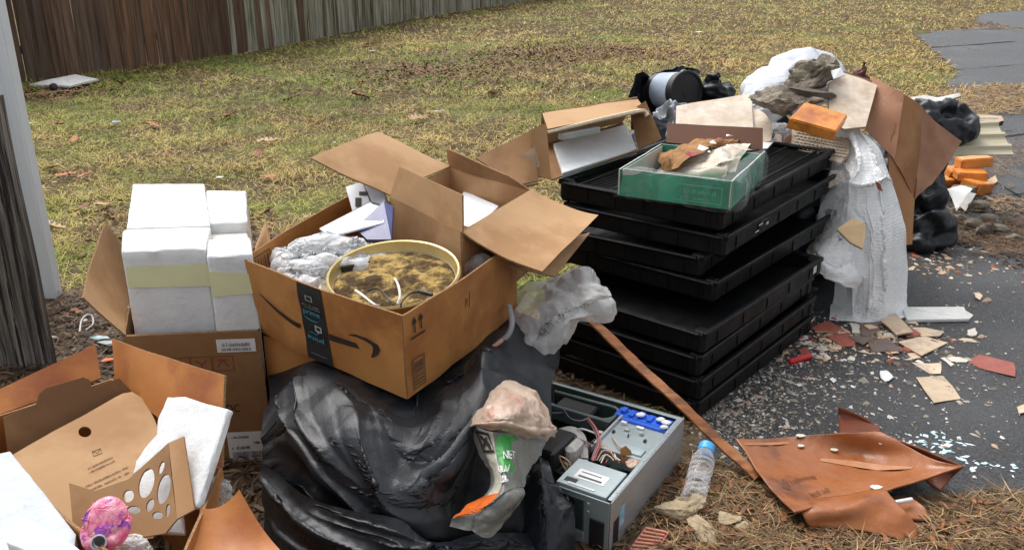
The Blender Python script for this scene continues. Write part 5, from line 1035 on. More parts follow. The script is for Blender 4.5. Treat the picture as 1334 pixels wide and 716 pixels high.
for i, ((px, py), z, da, gr, lb) in enumerate(TRAYS):
    ln = .96 if i < 4 else 1.14
    P_ = W(938, 303, .592) + [[-.015, -.045, 0], [-.06, -.005, 0], [.012, -.022, 0], [0, 0, 0]][i - 4] if i > 3 else W(905, 551, .002) + [[0, 0, 0], [.004, -.003, 0], [-.003, .005, 0], [.006, .006, 0]][i]
    tr_ = tray(P_, z, a0 + da - (.05 if i < 4 else -.0), ln, .66, .084, gr, lb, (0, 0) if i < 5 else (.0, 0))

    if i in (3, 6):                                                    # pale wet scuffs on the long side
        ms_ = mat('pale_scuff', (.45, .50, .54), (.7, .72, .74), 60, .3)
        for k_, (x_, z_, w_, h_) in enumerate([(.30, .05, .035, .006), (.36, .04, .02, .010), (.27, .03, .03, .005), (.33, .062, .05, .004)] if i == 6 else [(.90, .045, .03, .030)]):
            sc_ = bobj('scuff_mark', (lambda bm: (bmesh.ops.create_cube(bm, size=1, matrix=Matrix.Translation((x_, -.0045, z_)) @ Matrix.Diagonal((w_, .002, h_, 1))), bm)[1])(bmesh.new()), ms_, None, loc=(0, 0, 0)); sc_.parent = tr_
# ================================================================== ON AND BEHIND THE TRAYS
# long carton with foam liner
lc = empty('foam_lined_carton', W(740, 235, .66), 'long brown carton lined with white foam, open at the back of the trays', 'box')
Z5 = lambda x, y: (620 + x / 3.335, 120 + y / 3.335)
c1, c2 = W(*Z5(328, 378), .69), W(*Z5(706, 252), .71)                      # bottom front edge
t1, t2 = D(*Z5(312, 160), c1[1] + .12), D(*Z5(742, 82), c2[1] + .05)       # top edge
bk = np.array([-.03, .34, .05])
Panel(c1, c2, c2 + bk, c1 + bk, .006, .003, 71).build('bottom_panel', mKraftD, lc, edge=mEdge)
Panel(c1 + bk, c2 + bk, t2 + bk * .5, t1 + bk * .5, .006, .003, 72).build('rear_panel', mKraft, lc, edge=mEdge)
tpan = Panel(t1, t2, t2 + bk * .5, t1 + bk * .5, .006, .004, 73); tpan.build('top_panel', mKraft, lc, edge=mEdge)
mTorn = mat('torn_card', (.72, .62, .48), (.60, .48, .34), 60, .9, .6, 120)
mobj('torn_edge', *tubeVF(spline([t1 + [0, -.004, -.012], t1 * .75 + t2 * .25 + [0, -.004, -.006], t1 * .4 + t2 * .6 + [0, -.004, .002], t2 + [-.02, -.004, 0], t2 + [.004, -.004, -.02]], 30), np.linspace(.006, .011, 30), 6), mTorn, lc)
Panel(c1, D(*Z5(305, 133), c1[1] + .14), D(*Z5(238, 165), c1[1] + .10), W(*Z5(322, 380), .685) + [-.07, -.01, .02], .005, .003, 74).build('left_flap', mKraftD, lc, edge=mEdge)
lp = [W(*Z5(320, 385), .69) + [-.04, 0, 0], D(*Z5(238, 168), c1[1] + .11), D(*Z5(0, 284), c1[1] + .02), D(*Z5(175, 408), c1[1] - .10)]
Panel(lp[3], lp[0], lp[1], lp[2], .006, .004, 75).build('left_body', mKraftD, lc, edge=mEdge)
Panel(lp[3] + [0, .01, -.01], lp[0] + [0, .02, -.02], lp[0] + [-.02, .18, -.03], lp[3] + [-.02, .18, -.03], .006, .004, 76).build('lower_body', mKraftD, lc)
tpz = [D(*Z5(*q), y_) for q, y_ in [((120, 330), c1[1] + .00), ((255, 235), c1[1] + .055), ((280, 320), c1[1] + .02), ((180, 385), c1[1] - .05)]]
Panel(tpz[3], tpz[2], tpz[1], tpz[0], .001, .002, 77).build('clear_tape', mClearT, lc)
Panel(c2 + [-.0, 0, 0], D(*Z5(806, 202), c2[1] - .01), D(*Z5(736, 38), c2[1] + .08), D(*Z5(668, 84), c2[1] + .10), .005, .003, 78).build('right_flap', mKraftD, lc, edge=mEdge)
fo = [D(*Z5(376, 352), c1[1] + .02), D(*Z5(700, 247), c2[1] + .01), D(*Z5(655, 138), c2[1] + .28), D(*Z5(336, 222), c1[1] + .31)]
tag(slab('foam_liner', fo, .04, mFoam, down=nrm(np.array([.05, .6, -.6])), bev=.003), 'flat white foam liner inside the long carton on the trays', 'foam packing')
box('grey_insert', D(*Z5(450, 178), c1[1] + .22), (.2, .03, .025), mat('grey_foam', (.42, .41, .38), None, 20, .8), lc, axes=(nrm(t2 - t1), nrm(np.cross(up, t2 - t1)), up), bev=.003)
# green box with tissue
gzt = .682
g1, g2, g4 = W(*Z5(615, 447), gzt), W(*Z5(1105, 512), gzt), W(*Z5(1245, 374), gzt); g3 = g1 + (g4 - g2) * .98
mGrn = mat('green_card', (.012, .17, .095), (.02, .23, .13), 12, .4, .25, 40, .5, c3=(.02, .30, .18), s3=9, t3=(.5, .6), coat=.3); mGrnIn = mat('grey_white_card', (.52, .52, .50), (.42, .41, .38), 14, .7, .5, 60)
gb_ = empty('green_box', (g1 + g4) / 2, 'shallow green carton wrapped in clear film, filled with crumpled tissue, on the top tray', 'box')
hz_ = up * .105
pg = Panel(g1, g2, g2 + hz_ * .95, g1 + hz_ * .9 + [.02, 0, 0], .005, .003, 81); pg.build('front_panel', mGrn, gb_, edge=mGrnIn)
pg2 = Panel(g2, g4, g4 + hz_ * 1.0, g2 + hz_ * .95, .005, .003, 82); pg2.build('side_panel', mGrn, gb_, edge=mGrnIn)
Panel(g4, g3, g3 + hz_ * .9, g4 + hz_ * .9, .005, .003, 83).build('rear_panel', mGrn, gb_, edge=mGrnIn); Panel(g3, g1, g1 + hz_ * .9, g3 + hz_ * .9, .005, .003, 84).build('side_panel', mGrn, gb_, edge=mGrnIn)
slab('bottom_panel', [g1 + up * .008, g2 + up * .008, g4 + up * .008, g3 + up * .008], .006, mGrn, gb_)
iA = nrm(g4 - g2) * .013; iB = nrm(g1 - g2) * .013
for k, (p, q) in enumerate([(g2 + iA + iB, g1 + iA - iB), (g4 + iB - iA, g2 + iB + iA), (g1 + iA - iB, g3 - iA - iB)]): Panel(p + up * .01, q + up * .01, q + hz_ * .86, p + hz_ * .88, .002, .002, 85 + k).build('lining', mGrnIn, gb_)
pg.decal('green_box_print', smallprint(.55, .42, .32, .15, 8, 18) + smallprint(.56, .20, .26, .10, 9, 20) + frame2(.50, .12, .92, .72, .006, .03), mat('pale_green_ink', (.12, .42, .28), None, 20, .5), gb_)
bf0, bf1 = D(*Z5(826, 218), g3[1] + .02), D(*Z5(1246, 250), g4[1] + .03)
Panel(bf0, bf1, D(*Z5(1246, 156), g4[1] + .08), D(*Z5(832, 134), g3[1] + .08), .006, .003, 88).build('raised_lid', mat('dark_brown_card', (.15, .065, .035), (.12, .05, .028), 6, .7, .2), gb_, edge=mEdge)
mTis = mat('tissue', (.82, .76, .66), (.70, .60, .47), 10, .7, .6, 40, .2, sss=.1); mTisB = mat('brown_paper', (.36, .19, .08), (.27, .13, .05), 12, .75, .5, 50, .2); mTisR = mat('red_print', (.30, .03, .04), None, 20, .6)
zt = gzt + .062
rows = [[W(*Z5(770, 330), zt - .03), W(*Z5(840, 250), zt + .02), W(*Z5(1000, 195), zt + .07), W(*Z5(1210, 180), zt + .09)], [W(*Z5(780, 345), zt - .03), W(*Z5(900, 300), zt + .02), W(*Z5(1040, 250), zt + .06), W(*Z5(1190, 215), zt + .07)],
        [W(*Z5(800, 350), zt - .03), W(*Z5(930, 340), zt + .00), W(*Z5(1060, 300), zt + .04), W(*Z5(1165, 270), zt + .04)], [W(*Z5(810, 352), zt - .04), W(*Z5(950, 360), zt - .02), W(*Z5(1070, 355), zt - .01), W(*Z5(1140, 330), zt + .0)]]
tag(cloth('tissue_paper', rows, 110, 130, mTis, sub=0, band=.015, amp=.006, fs=9, seed=51, k=1.03, post=1.3, cre=.026, cs=8), 'cream tissue paper crumpled in the green box', 'tissue paper')
rows = [[W(*Z5(790, 250), zt + .02), W(*Z5(850, 215), zt + .06), W(*Z5(960, 180), zt + .09), W(*Z5(1060, 170), zt + .09), W(*Z5(1150, 180), zt + .085)], [W(*Z5(790, 290), zt), W(*Z5(850, 260), zt + .05), W(*Z5(950, 215), zt + .08), W(*Z5(1050, 195), zt + .09), W(*Z5(1130, 200), zt + .08)],
        [W(*Z5(800, 330), zt - .02), W(*Z5(850, 320), zt + .02), W(*Z5(920, 280), zt + .05), W(*Z5(1000, 240), zt + .07), W(*Z5(1080, 215), zt + .07)]]
tag(cloth('brown_paper', rows, 80, 120, mTisB, sub=0, band=.015, amp=.006, fs=9, seed=53, k=1.03, post=1.5, cre=.028, cs=9), 'crumpled brown paper tucked behind the cream tissue in the green box', 'paper')
for i, (x, y, s_) in enumerate([(940, 270, 1), (985, 240, 1.4), (1030, 215, 1.1), (1070, 200, .9), (1100, 190, .7), (1010, 262, .8)]):
    c = W(*Z5(x, y), zt + .095); q = mobj('paper_scrap', [c + np.array([a * .028 * s_ * math.cos(i), b_ * .02 * s_, .006 * math.sin(a * 3 + b_ * 2 + i)]) for a, b_ in ((-1, -.4), (-.2, -1), (1, -.5), (.7, .6), (-.3, 1))], [[0, 1, 2, 3, 4]], mat('white_paper', (.80, .74, .66), None, 20, .7) if i % 3 else mTisR)
    sfd = q.modifiers.new('s', 'SOLIDIFY'); sfd.thickness = .001; tag(q, ['red printed scrap leftmost on the brown paper in the green box', 'white torn scrap second from the left on the brown paper', 'white torn scrap at the top middle of the tissue in the green box', 'red printed scrap near the raised brown lid of the green box', 'small white scrap rightmost, touching the raised lid', 'white torn scrap lowest on the brown paper, above the tissue'][i], 'paper')
off = nrm(np.cross(g2 - g1, up)) * -1; off = off if off[1] < 0 else -off
rows = [[g1 + off * .008 + [-.01, 0, .0], (g1 + g2) / 2 + off * .010, g2 + off * .008 + [.008, -.006, 0], (g2 + g4) / 2 + [.009, -.005, 0], g4 + [.006, 0, 0]],
        [g1 + off * .012 + hz_ * .5, (g1 + g2) / 2 + off * .014 + hz_ * .5, g2 + off * .012 + hz_ * .5 + [.012, -.006, 0], (g2 + g4) / 2 + [.010, -.005, 0] + hz_ * .5, g4 + [.007, 0, 0] + hz_ * .5],
        [g1 + off * .010 + hz_ * .98 + [.018, 0, 0], (g1 + g2) / 2 + off * .012 + hz_ * 1.0, g2 + off * .010 + hz_ * 1.02 + [.008, 0, 0], (g2 + g4) / 2 + [.008, -.004, 0] + hz_ * 1.03, g4 + [.004, 0, 0] + hz_ * 1.05],
        [g1 + hz_ * .96 + [.07, .04, 0], (g1 + g2) / 2 + hz_ * .95 + [0, .05, 0], g2 + hz_ * 1.0 + [-.04, .05, 0], (g2 + g4) / 2 + [-.04, .02, 0] + hz_ * 1.03, g4 + [-.05, -.02, 0] + hz_ * 1.1]]
cloth('clear_film', rows, 40, 90, mat('thin_clear_film', (.80, .84, .83), None, 12, .14, 1, 26, .8, alpha=.03, bdist=.008, afac=.22), gb_, sub=0, k=1.06, band=.006, amp=.003, fs=16, seed=55, bend=.1, iters=30, cre=.010, cs=16)
# black bucket in a black bag behind the trays
mTile = mat('beige_tile', (.60, .47, .34), (.46, .35, .25), 14, .4, .25, 60, .4, c3=(.70, .61, .50), s3=9, t3=(.42, .62), rv=.12); mTileS = mat('tile_body', (.46, .32, .22), (.40, .27, .18), 30, .9, .5, 90)
hp = blob('trash_bag', (1.02, 5.0, .27), (.42, .34, .30), mBag, sub=5, lump=.07, seed=61, flat=.006, lv=0, k=1.03, band=.02, iters=30, fs=6, cre=.105, cs=5, floor=None) if False else blob('trash_bag', (1.02, 5.0, .27), (.42, .34, .30), mBag, sub=5, lump=.07, seed=61, flat=.006, lv=0, k=1.03, band=.02, iters=30, fs=6, cre=.105, cs=5)
tag(hp, 'black trash bag behind the trays, holding up the black bucket', 'bag')
axb = nrm(np.array([.50, -.85, .10])); bq = D(895, 120, 5.0) - axb * .09
bu = empty('black_bucket', bq, 'black bucket with pale blue label and black lid, on its side in a black bag', 'bucket')
lathe('bucket_body', [(0, -.17), (.093, -.17), (.098, -.165), (.107, .05), (.114, .052), (.114, .062), (.107, .064)], mBlkP, bu, 36, bq, axb); lathe('bucket_lid', [(.107, .066), (.118, .066), (.120, .090), (.116, .094), (.105, .094), (.102, .086), (.03, .086), (.028, .089), (0, .089)], mBlkP, bu, 36, bq, axb)
lathe('bucket_label', [(.1015, -.12), (.1078, .03)], mat('blue_grey_label', (.40, .46, .55), (.30, .36, .46), 9, .4), bu, 36, bq, axb, cap=False)
tube('wire_handle', [bq + axb * .055 + np.array([0, 0, 0]) + .122 * np.array([0.35 * math.sin(t), .2 * math.sin(t), math.cos(t)]) - axb * .10 * (1 - abs(math.cos(t))) for t in np.linspace(-1.5, 1.5, 14)], .003, mat('wire_metal', (.4, .4, .4), None, 20, .3, metal=.8), bu, 6)
rows = [[D(822, 165, 5.0), D(822, 130, 5.0), D(829, 98, 5.05), D(836, 90, 5.15)], [D(838, 172, 4.95), D(835, 140, 5.05), D(836, 110, 5.15), D(838, 90, 5.2)], [D(860, 172, 5.0), D(850, 150, 5.2), D(848, 100, 5.3), D(850, 98, 5.3)],
        [D(890, 172, 5.2), D(880, 140, 5.35), D(870, 90, 5.33), D(872, 90, 5.33)], [D(920, 165, 5.2), D(915, 130, 5.3), D(900, 88, 5.3), D(895, 82, 5.3)], [D(934, 160, 5.1), D(928, 130, 5.15), D(918, 106, 5.15), D(912, 88, 5.2)]]
tag(cloth('black_bag_collar', rows, 70, 50, mBag, sub=0, k=1.03, band=.03, amp=.01, fs=7, seed=63, bend=.1, iters=30, cre=.035, cs=9), 'opened black bag mouth standing up round the left of the black bucket', 'bag')
tag(blob('black_bag_knot', D(936, 118, 5.1), (.05, .06, .135), mBag, sub=5, lump=.08, seed=65, lv=0, k=1.03, band=.02, iters=30, fs=8, cre=.090, cs=10, rot=(0, -.1, 0)), 'upright twist of black bag right of the black bucket', 'bag')
tag(blob('clear_bag', D(873, 160, 4.75), (.10, .07, .07), mat('dark_clear_film', (.12, .13, .15), (.3, .32, .35), 14, .2, .8, 30, .7, alpha=.8), sub=5, lump=.08, seed=67, lv=0, k=1.03, band=.02, iters=30, fs=10, cre=.075, cs=13), 'shiny dark plastic bag below the black bucket', 'bag')
# support heap of bags hidden behind the trays, seen as the dark mass between trays and bubble wrap
tag(blob('trash_bag', (1.42, 4.28, .30), (.33, .48, .40), mBag, sub=5, lump=.06, seed=71, flat=.006, lv=0, k=1.03, band=.02, iters=30, fs=6, cre=.090, cs=6), 'black trash bag under the heap of tiles, seen between the trays and the bubble wrap', 'bag')
tag(blob('trash_bag', (1.10, 4.35, .22), (.38, .34, .36), mBag, sub=4, lump=.06, seed=72, flat=.006, lv=0, k=1.03, band=.02, iters=30, fs=6, cre=.090, cs=6), 'black trash bag behind the tray stack under the leaning beige tile', 'bag')
def tile(name, pts, th, m, label, cat='tile', side=mTileS, grp=None, down=None): o = slab(name, pts, th, m, None, side, down, bev=.0012); tag(o, label, cat, grp); return o
pt = plane3(D(881, 160, 4.05), D(981, 160, 3.95), D(930, 128, 4.15))
tile('beige_tile', [pt(*q) for q in [(881, 138), (900, 134), (940, 128), (979, 121), (982, 167), (880, 167)]], .010, mTile, 'large beige tile leaning upright behind the green box')
o = tile('beige_tile', [pt(*q) + np.array([.0, .04, 0]) for q in [(981, 143), (990, 144), (1000, 150), (1007, 160), (1010, 172), (1008, 186), (981, 190)]], .010, mTile, 'quarter round beige tile just right of the large leaning tile')
tile('white_strip', [W(968, 182, .70), W(1012, 180, .70), W(1000, 193, .69), W(962, 196, .69)], .006, mFoam, 'short white strip behind the corner of the green box', 'foam packing')
tile('beige_tile', [D(1010, 172, 4.1), D(1018, 176, 4.05), D(1018, 186, 4.0), D(1008, 184, 4.0)], .010, mTile, 'small beige tile offcut below the quarter round tile')
tile('red_tile', [D(1020, 186, 3.98), D(1030, 164, 4.05), D(1037, 167, 4.05), D(1030, 188, 3.98)], .010, mat('pinkish_tile', (.42, .22, .17), None, 20, .6), 'narrow pinkish tile strip standing beside the honeycomb board')
# honeycomb backed board
mHon = mat('honeycomb_card', (.50, .42, .31), (.38, .31, .22), 30, .7, .4, 60)
ph = plane3(D(1035, 190, 3.92), D(1105, 195, 3.80), D(1060, 165, 4.0)); hb2 = empty('honeycomb_board', ph(1070, 185), 'grey beige board with a honeycomb pattern below the large orange brick', 'board')
slab('board_sheet', [ph(*q) for q in [(1032, 165), (1050, 160), (1085, 166), (1108, 180), (1106, 200), (1095, 212), (1030, 192)]], .01, mHon, hb2)
mb_ = MB(); n0 = nrm(np.cross(ph(1105, 195) - ph(1035, 190), ph(1060, 165) - ph(1035, 190))); n0 = n0 if n0[1] < 0 else -n0
for i in range(13):
    for j in range(7):
        cx_, cy_ = 1037 + i * 5.2 + (j % 2) * 2.6, 168 + j * 3.9 + i * 1.0
        if cy_ > 193 + (i) * 1.2 or cx_ > 1103: continue
        h6 = [ph(cx_ + 2.5 * math.cos(a), cy_ + 2.1 * math.sin(a)) for a in np.arange(6) * math.pi / 3]
        for a, b in zip(h6[:3], h6[1:4]): t_ = nrm(b - a); mb_.box((a + b) / 2 + n0 * .003, (np.linalg.norm(b - a), .003, .006), (t_, np.cross(n0, t_), n0))
tag(mb_.build('honeycomb_cells', mTile, hb2), kind='stuff')
tile('beige_tile', [D(1092, 212, 3.75), D(1120, 200, 3.85), D(1106, 196, 3.88), D(1092, 200, 3.85)], .010, mTile, 'beige tile corner poking out above the top tray end')
tile('beige_tile', [D(1083, 222, 3.72), D(1118, 222, 3.78), D(1100, 236, 3.72), D(1080, 245, 3.66), D(1080, 230, 3.7)], .012, mHon, 'wedge shaped grey beige tile sticking out beside the second tray from the top')
# big beige slab, chunks, brick
pb2 = plane3(D(1083, 130, 3.98), D(1130, 160, 3.85), D(1110, 98, 4.15))
tile('beige_tile', [pb2(*q) for q in [(1079, 108), (1100, 95), (1122, 102), (1143, 111), (1136, 136), (1128, 165), (1100, 168), (1080, 160)]], .012, mTile, 'large beige tile slab standing at the top of the heap beside the brown card')
mMor = mat('mortar', (.22, .19, .145), (.34, .295, .23), 14, .9, 1, 22, .15, c3=(.12, .10, .08), s3=9, bdist=.03)
tag(rock('mortar_chunk', D(1014, 131, 3.93), (.125, .09, .062), mMor, 3, sub=5, rough=.5, rot=(0, .08, 0)), 'wide layered lump of grey mortar left of the large orange brick', 'rubble')
tag(rock('mortar_chunk', D(1058, 100, 4.12), (.125, .10, .075), mMor, 8, sub=5, rough=.55, rot=(0, -.35, 0)), 'knobbly grey mortar lump at the top of the heap before the white bag', 'rubble')
tag(rock('mortar_chunk', D(1078, 84, 4.15), (.055, .05, .05), mMor, 14, sub=3, rough=.4), 'small mortar knob topping the heap', 'rubble')
tag(rock('mortar_slab', D(1057, 121, 4.0), (.115, .08, .024), mat('dark_mortar', (.09, .07, .055), (.13, .11, .09), 14, .9, .8, 40), 18, sub=3, rough=.2, rot=(0, .1, 0)), 'flat dark mortar slab between the two large lumps', 'rubble')
tag(rock('mortar_chunk', D(1062, 130, 3.86), (.045, .03, .018), mMor, 22, sub=3, rough=.3), 'small flat mortar flake resting on the large orange brick', 'rubble')
mBrick = mat('orange_brick', (.78, .30, .055), (.66, .22, .035), 16, .38, .5, 50, .5, c3=(.42, .13, .03), s3=7, t3=(.5, .7), coat=.15)
def brick_at(c, size, rot, label, seed, grp=None, m=mBrick): o = roughen(box('brick', c, size, m, None, rot, .006, .004, seed, 2), .02, .004, 34, seed); tag(o, label, 'brick', grp); return o
bq4 = [D(1028, 154, 3.66), D(1090, 171, 3.60), D(1105, 149, 3.74), D(1049, 132, 3.80)]
box_o = slab('brick', bq4, .05, mBrick); bevel(box_o, .005, 2); roughen(box_o, .02, .005, 34, 7); tag(box_o, 'large cracked orange brick on top of the heap beside the mortar lumps', 'brick')
tag(wad('clear_wad', D(1014, 166, 4.0), (.07, .05, .04), mPlas, seed=75, n=70, cre=.012, cs=18), 'clear plastic wad squeezed between quarter round tile and orange brick', 'plastic wrap')
mWBag = mat('white_bag_film', (.80, .83, .88), (.78, .81, .86), 9, .35, .6, 40, .5, bdist=.006, tl=.4)
rows = [[D(958, 122, 4.3), D(975, 102, 4.35), D(1000, 83, 4.45), D(1030, 70, 4.5), D(1058, 62, 4.5), D(1080, 66, 4.48), D(1086, 78, 4.46)], [D(966, 128, 4.15), D(985, 112, 4.2), D(1008, 98, 4.25), D(1034, 88, 4.3), D(1060, 82, 4.32), D(1078, 84, 4.32), D(1088, 90, 4.3)],
        [D(975, 140, 4.1), D(995, 135, 4.1), D(1015, 125, 4.15), D(1040, 115, 4.2), D(1062, 110, 4.22), D(1080, 106, 4.22), D(1092, 106, 4.22)], [D(980, 160, 4.12), D(1000, 155, 4.12), D(1020, 150, 4.15), D(1042, 140, 4.2), D(1064, 135, 4.2), D(1082, 130, 4.2), D(1094, 125, 4.2)]]
tag(cloth('white_bag', rows, 60, 90, mWBag, sub=0, k=1.03, band=.03, amp=.01, fs=5, seed=77, bend=.1, iters=30, cre=.04, cs=6), 'white plastic bag humped at the top of the heap behind the mortar', 'bag')
tag(blob('white_bag_lump', D(1030, 112, 4.42), (.26, .16, .14), mWBag, sub=4, lump=.1, seed=78, lv=0, k=1.05, band=.01, iters=20, fs=8, cre=.03, cs=7, rot=(0, -.3, 0)), 'filled body of the white bag behind the mortar lumps', 'bag')
tile('white_scrap', [D(1082, 92, 4.05), D(1096, 88, 4.05), D(1101, 98, 4.02), D(1086, 103, 4.0)], .006, mFoam, 'small white scrap wedged at the top left corner of the beige slab', 'foam packing')
# brown sheets of card
mCardR = mat('reddish_card', (.42, .21, .125), (.37, .18, .10), 6, .6, .3, 60, .3, c3=(.32, .15, .085), s3=3); mCardB = mat('amber_card', (.41, .20, .085), (.35, .165, .065), 6, .6, .3, 60, .3, c3=(.30, .13, .05), s3=3)
bs = empty('bent_card_sheet', W(1185, 330, 0), 'large bent sheet of reddish brown cardboard leaning on the right side of the heap', 'cardboard')
q = dict(a=D(1137, 100, 4.15), b=D(1178, 123, 3.98), c=D(1166, 208, 3.86), d=D(1124, 165, 3.98), e=D(1205, 145, 4.1), f=D(1187, 318, 3.82), g=D(1252, 184, 4.22), h=D(1193, 252, 3.92), i=D(1163, 240, 3.83))
Panel(q['d'], q['c'], q['b'], q['a'], .006, .008, 91).build('left_panel', mCardR, bs, edge=mEdge)
Panel(q['c'] + (q['d'] - q['c']) * .2, q['h'] + (q['f'] - q['h']) * .12, D(1202, 140, 4.06), q['b'], .006, .006, 92, bow=.008).build('middle_panel', mCardB, bs, edge=mEdge)
Panel(D(1158, 322, 3.78), D(1189, 318, 3.81), q['h'] + (q['f'] - q['h']) * .12, q['c'] + (q['d'] - q['c']) * .2, .006, .004, 94).build('lower_panel', mCardB, bs, edge=mEdge)
Panel(q['h'] + (q['f'] - q['h']) * .12, D(1214, 240, 4.02), q['g'], D(1202, 140, 4.06), .006, .010, 93, bow=-.012).build('right_panel', mCardR, bs, edge=mEdge, nu=14, nv=14)
for k, pl in enumerate([[(1196, 160), (1202, 190), (1196, 225)], [(1200, 178), (1218, 200)], [(1192, 205), (1208, 222)]]):
    pass
tag(blob('curled_card', D(1124, 96, 4.3), (.03, .03, .07), mat('dark_red_card', (.14, .05, .03), (.10, .035, .02), 9, .5, .4), sub=4, lump=.08, seed=81, lv=0, k=1.05, band=.01, iters=10, fs=9, cre=.03, cs=9), 'curled dark red brown scrap poking up behind the card sheet', 'cardboard')
tile('brown_card_strip', [D(1097, 92, 4.25), D(1135, 104, 4.2), D(1142, 112, 4.15), D(1100, 100, 4.2)], .008, mat('dark_red_card', (0, 0, 0)), 'dark brown strip along the top of the beige slab', 'cardboard')
# bubble wrap: long hanging sheet, and the loop to its left
rows = [[D(1092, 165, 3.86), D(1098, 158, 3.88), D(1108, 155, 3.88), D(1122, 160, 3.85), D(1130, 168, 3.85)], [D(1094, 190, 3.84), D(1105, 182, 3.82), D(1120, 180, 3.80), D(1138, 185, 3.78), D(1154, 195, 3.80)],
        [D(1088, 225, 3.78), D(1108, 218, 3.72), D(1126, 215, 3.68), D(1146, 218, 3.68), D(1170, 232, 3.74)], [D(1070, 262, 3.76), D(1098, 262, 3.68), D(1120, 262, 3.60), D(1150, 262, 3.60), D(1183, 272, 3.70)],
        [D(1078, 305, 3.74), D(1104, 305, 3.64), D(1128, 305, 3.55), D(1156, 305, 3.54), D(1190, 308, 3.66)], [D(1082, 350, 3.70), D(1108, 350, 3.60), D(1132, 350, 3.50), D(1160, 350, 3.50), D(1192, 350, 3.62)],
        [D(1080, 392, 3.64), D(1104, 392, 3.56), D(1130, 392, 3.47), D(1160, 392, 3.47), D(1192, 390, 3.58)], [W(1080, 414, .02), W(1104, 417, .015), W(1130, 420, .012), W(1160, 418, .012), W(1192, 408, .02)]]
mBubS = mat('bubble_sheet', (.93, .94, .94), (.87, .88, .88), 12, .26, .6, 50, .6, alpha=.93, bdist=.003, tl=.08, vor=75, vstr=.5)
tag(cloth('bubble_wrap_sheet', rows, 150, 80, mBubS, sub=0, k=1.03, band=.03, amp=.014, fs=5, seed=83, bend=.1, iters=30, cre=.034, cs=6, st=(1, 1, .35), floor=.008, ridges=[([(.3, .02), (.42, .3), (.35, .6), (.3, .98)], .03, .12), ([(.7, .1), (.78, .4), (.7, .7), (.75, .98)], .02, .10), ([(.05, .22), (.5, .36), (.95, .28)], .025, .07)]), 'long sheet of bubble wrap hanging from the heap down to the driveway', 'bubble wrap')
rows = [[D(1088, 240, 3.80), D(1080, 275, 3.74), D(1062, 300, 3.70), D(1048, 318, 3.66), D(1050, 335, 3.58)], [D(1098, 245, 3.72), D(1092, 285, 3.62), D(1076, 306, 3.58), D(1062, 326, 3.52), D(1066, 348, 3.50)],
        [D(1112, 262, 3.68), D(1108, 292, 3.58), D(1094, 318, 3.52), D(1082, 342, 3.46), D(1086, 362, 3.46)], [D(1124, 280, 3.68), D(1122, 310, 3.60), D(1114, 330, 3.52), D(1102, 350, 3.46), D(1098, 366, 3.48)], [D(1132, 300, 3.70), D(1130, 325, 3.64), D(1126, 342, 3.58), D(1118, 358, 3.54), D(1110, 366, 3.54)]]
tag(cloth('bubble_wrap_loop', rows, 70, 80, mBubS, sub=0, k=1.03, band=.025, amp=.012, fs=7, seed=85, bend=.1, iters=30, cre=.028, cs=8), 'drooping loop of bubble wrap left of the long hanging sheet', 'bubble wrap')
tile('beige_tile', [D(1090, 298, 3.48), D(1110, 284, 3.52), D(1126, 290, 3.50), D(1128, 305, 3.46), D(1124, 324, 3.42), D(1108, 316, 3.44)], .010, mat('tan_tile', (.60, .42, .24), (.5, .34, .19), 12, .5), 'tan tile piece caught in the loop of bubble wrap')
tile('red_tile', [D(1140, 235, 3.58), D(1147, 240, 3.57), D(1150, 250, 3.56), D(1143, 246, 3.57)], .008, mat('red_shard', (.30, .06, .03), None, 20, .5), 'little red shard showing through a hole in the hanging bubble wrap')
# right of the heap
tag(blob('trash_bag', (2.16, 4.62, .28), (.14, .18, .34), mBag, sub=5, lump=.07, seed=87, flat=.006, lv=0, k=1.03, band=.02, iters=30, fs=8, cre=.090, cs=8), 'upright black trash bag right of the bent card sheet', 'bag')
tag(blob('trash_bag', W(1206, 312, .06) + [0, .05, .06], (.13, .13, .11), mBag, sub=4, lump=.07, seed=88, flat=.006, lv=0, k=1.03, band=.02, iters=30, fs=8, cre=.075, cs=9), 'small black bag end on the driveway at the foot of the bent card', 'bag')
tag(blob('trash_bag', D(1228, 160, 5.05), (.17, .14, .115), mBag, sub=5, lump=.07, seed=89, lv=0, k=1.03, band=.02, iters=30, fs=8, cre=.075, cs=9, rot=(0, .3, 0)), 'glossy black bag under the white strips at the far right', 'bag')
tag(blob('trash_bag', (2.42, 5.5, .14), (.30, .24, .24), mBag, sub=4, lump=.07, seed=90, flat=.006, lv=0, k=1.03, band=.02, iters=30, fs=8, cre=.075, cs=9), 'low black bag behind the siding panel, at the far right', 'bag')
tile('white_strip', [D(1184, 128, 5.1), D(1205, 124, 5.1), D(1235, 130, 5.1), D(1228, 136, 5.02), D(1195, 137, 5.02)], .02, mW, 'broad white board offcut on the glossy black bag', 'board')
tile('white_strip', [D(1206, 130, 5.08), D(1250, 121, 5.12), D(1252, 125, 5.10), D(1214, 138, 5.02)], .015, mW, 'thin white strip slanting up over the broad white offcut', 'board')
tile('white_strip', [D(1228, 136, 5.05), D(1240, 133, 5.08), D(1252, 142, 5.05), D(1246, 147, 5.0), D(1232, 145, 5.0)], .012, mW, 'small white scrap at the right end of the white strips', 'board')
mSid = mat('beige_siding', (.52, .47, .33), (.47, .42, .29), 4, .4, .1, 30, .4)
sid = empty('siding_panel', W(1280, 190, .2), 'beige ribbed siding panel sloping down to the driveway at the far right', 'panel')
A = [D(1243, 158, 5.15), D(1296, 155, 5.2)]; Bq = [D(1234, 202, 4.85), D(1321, 201, 4.9)]; V = []; Fq = []; nn = 25
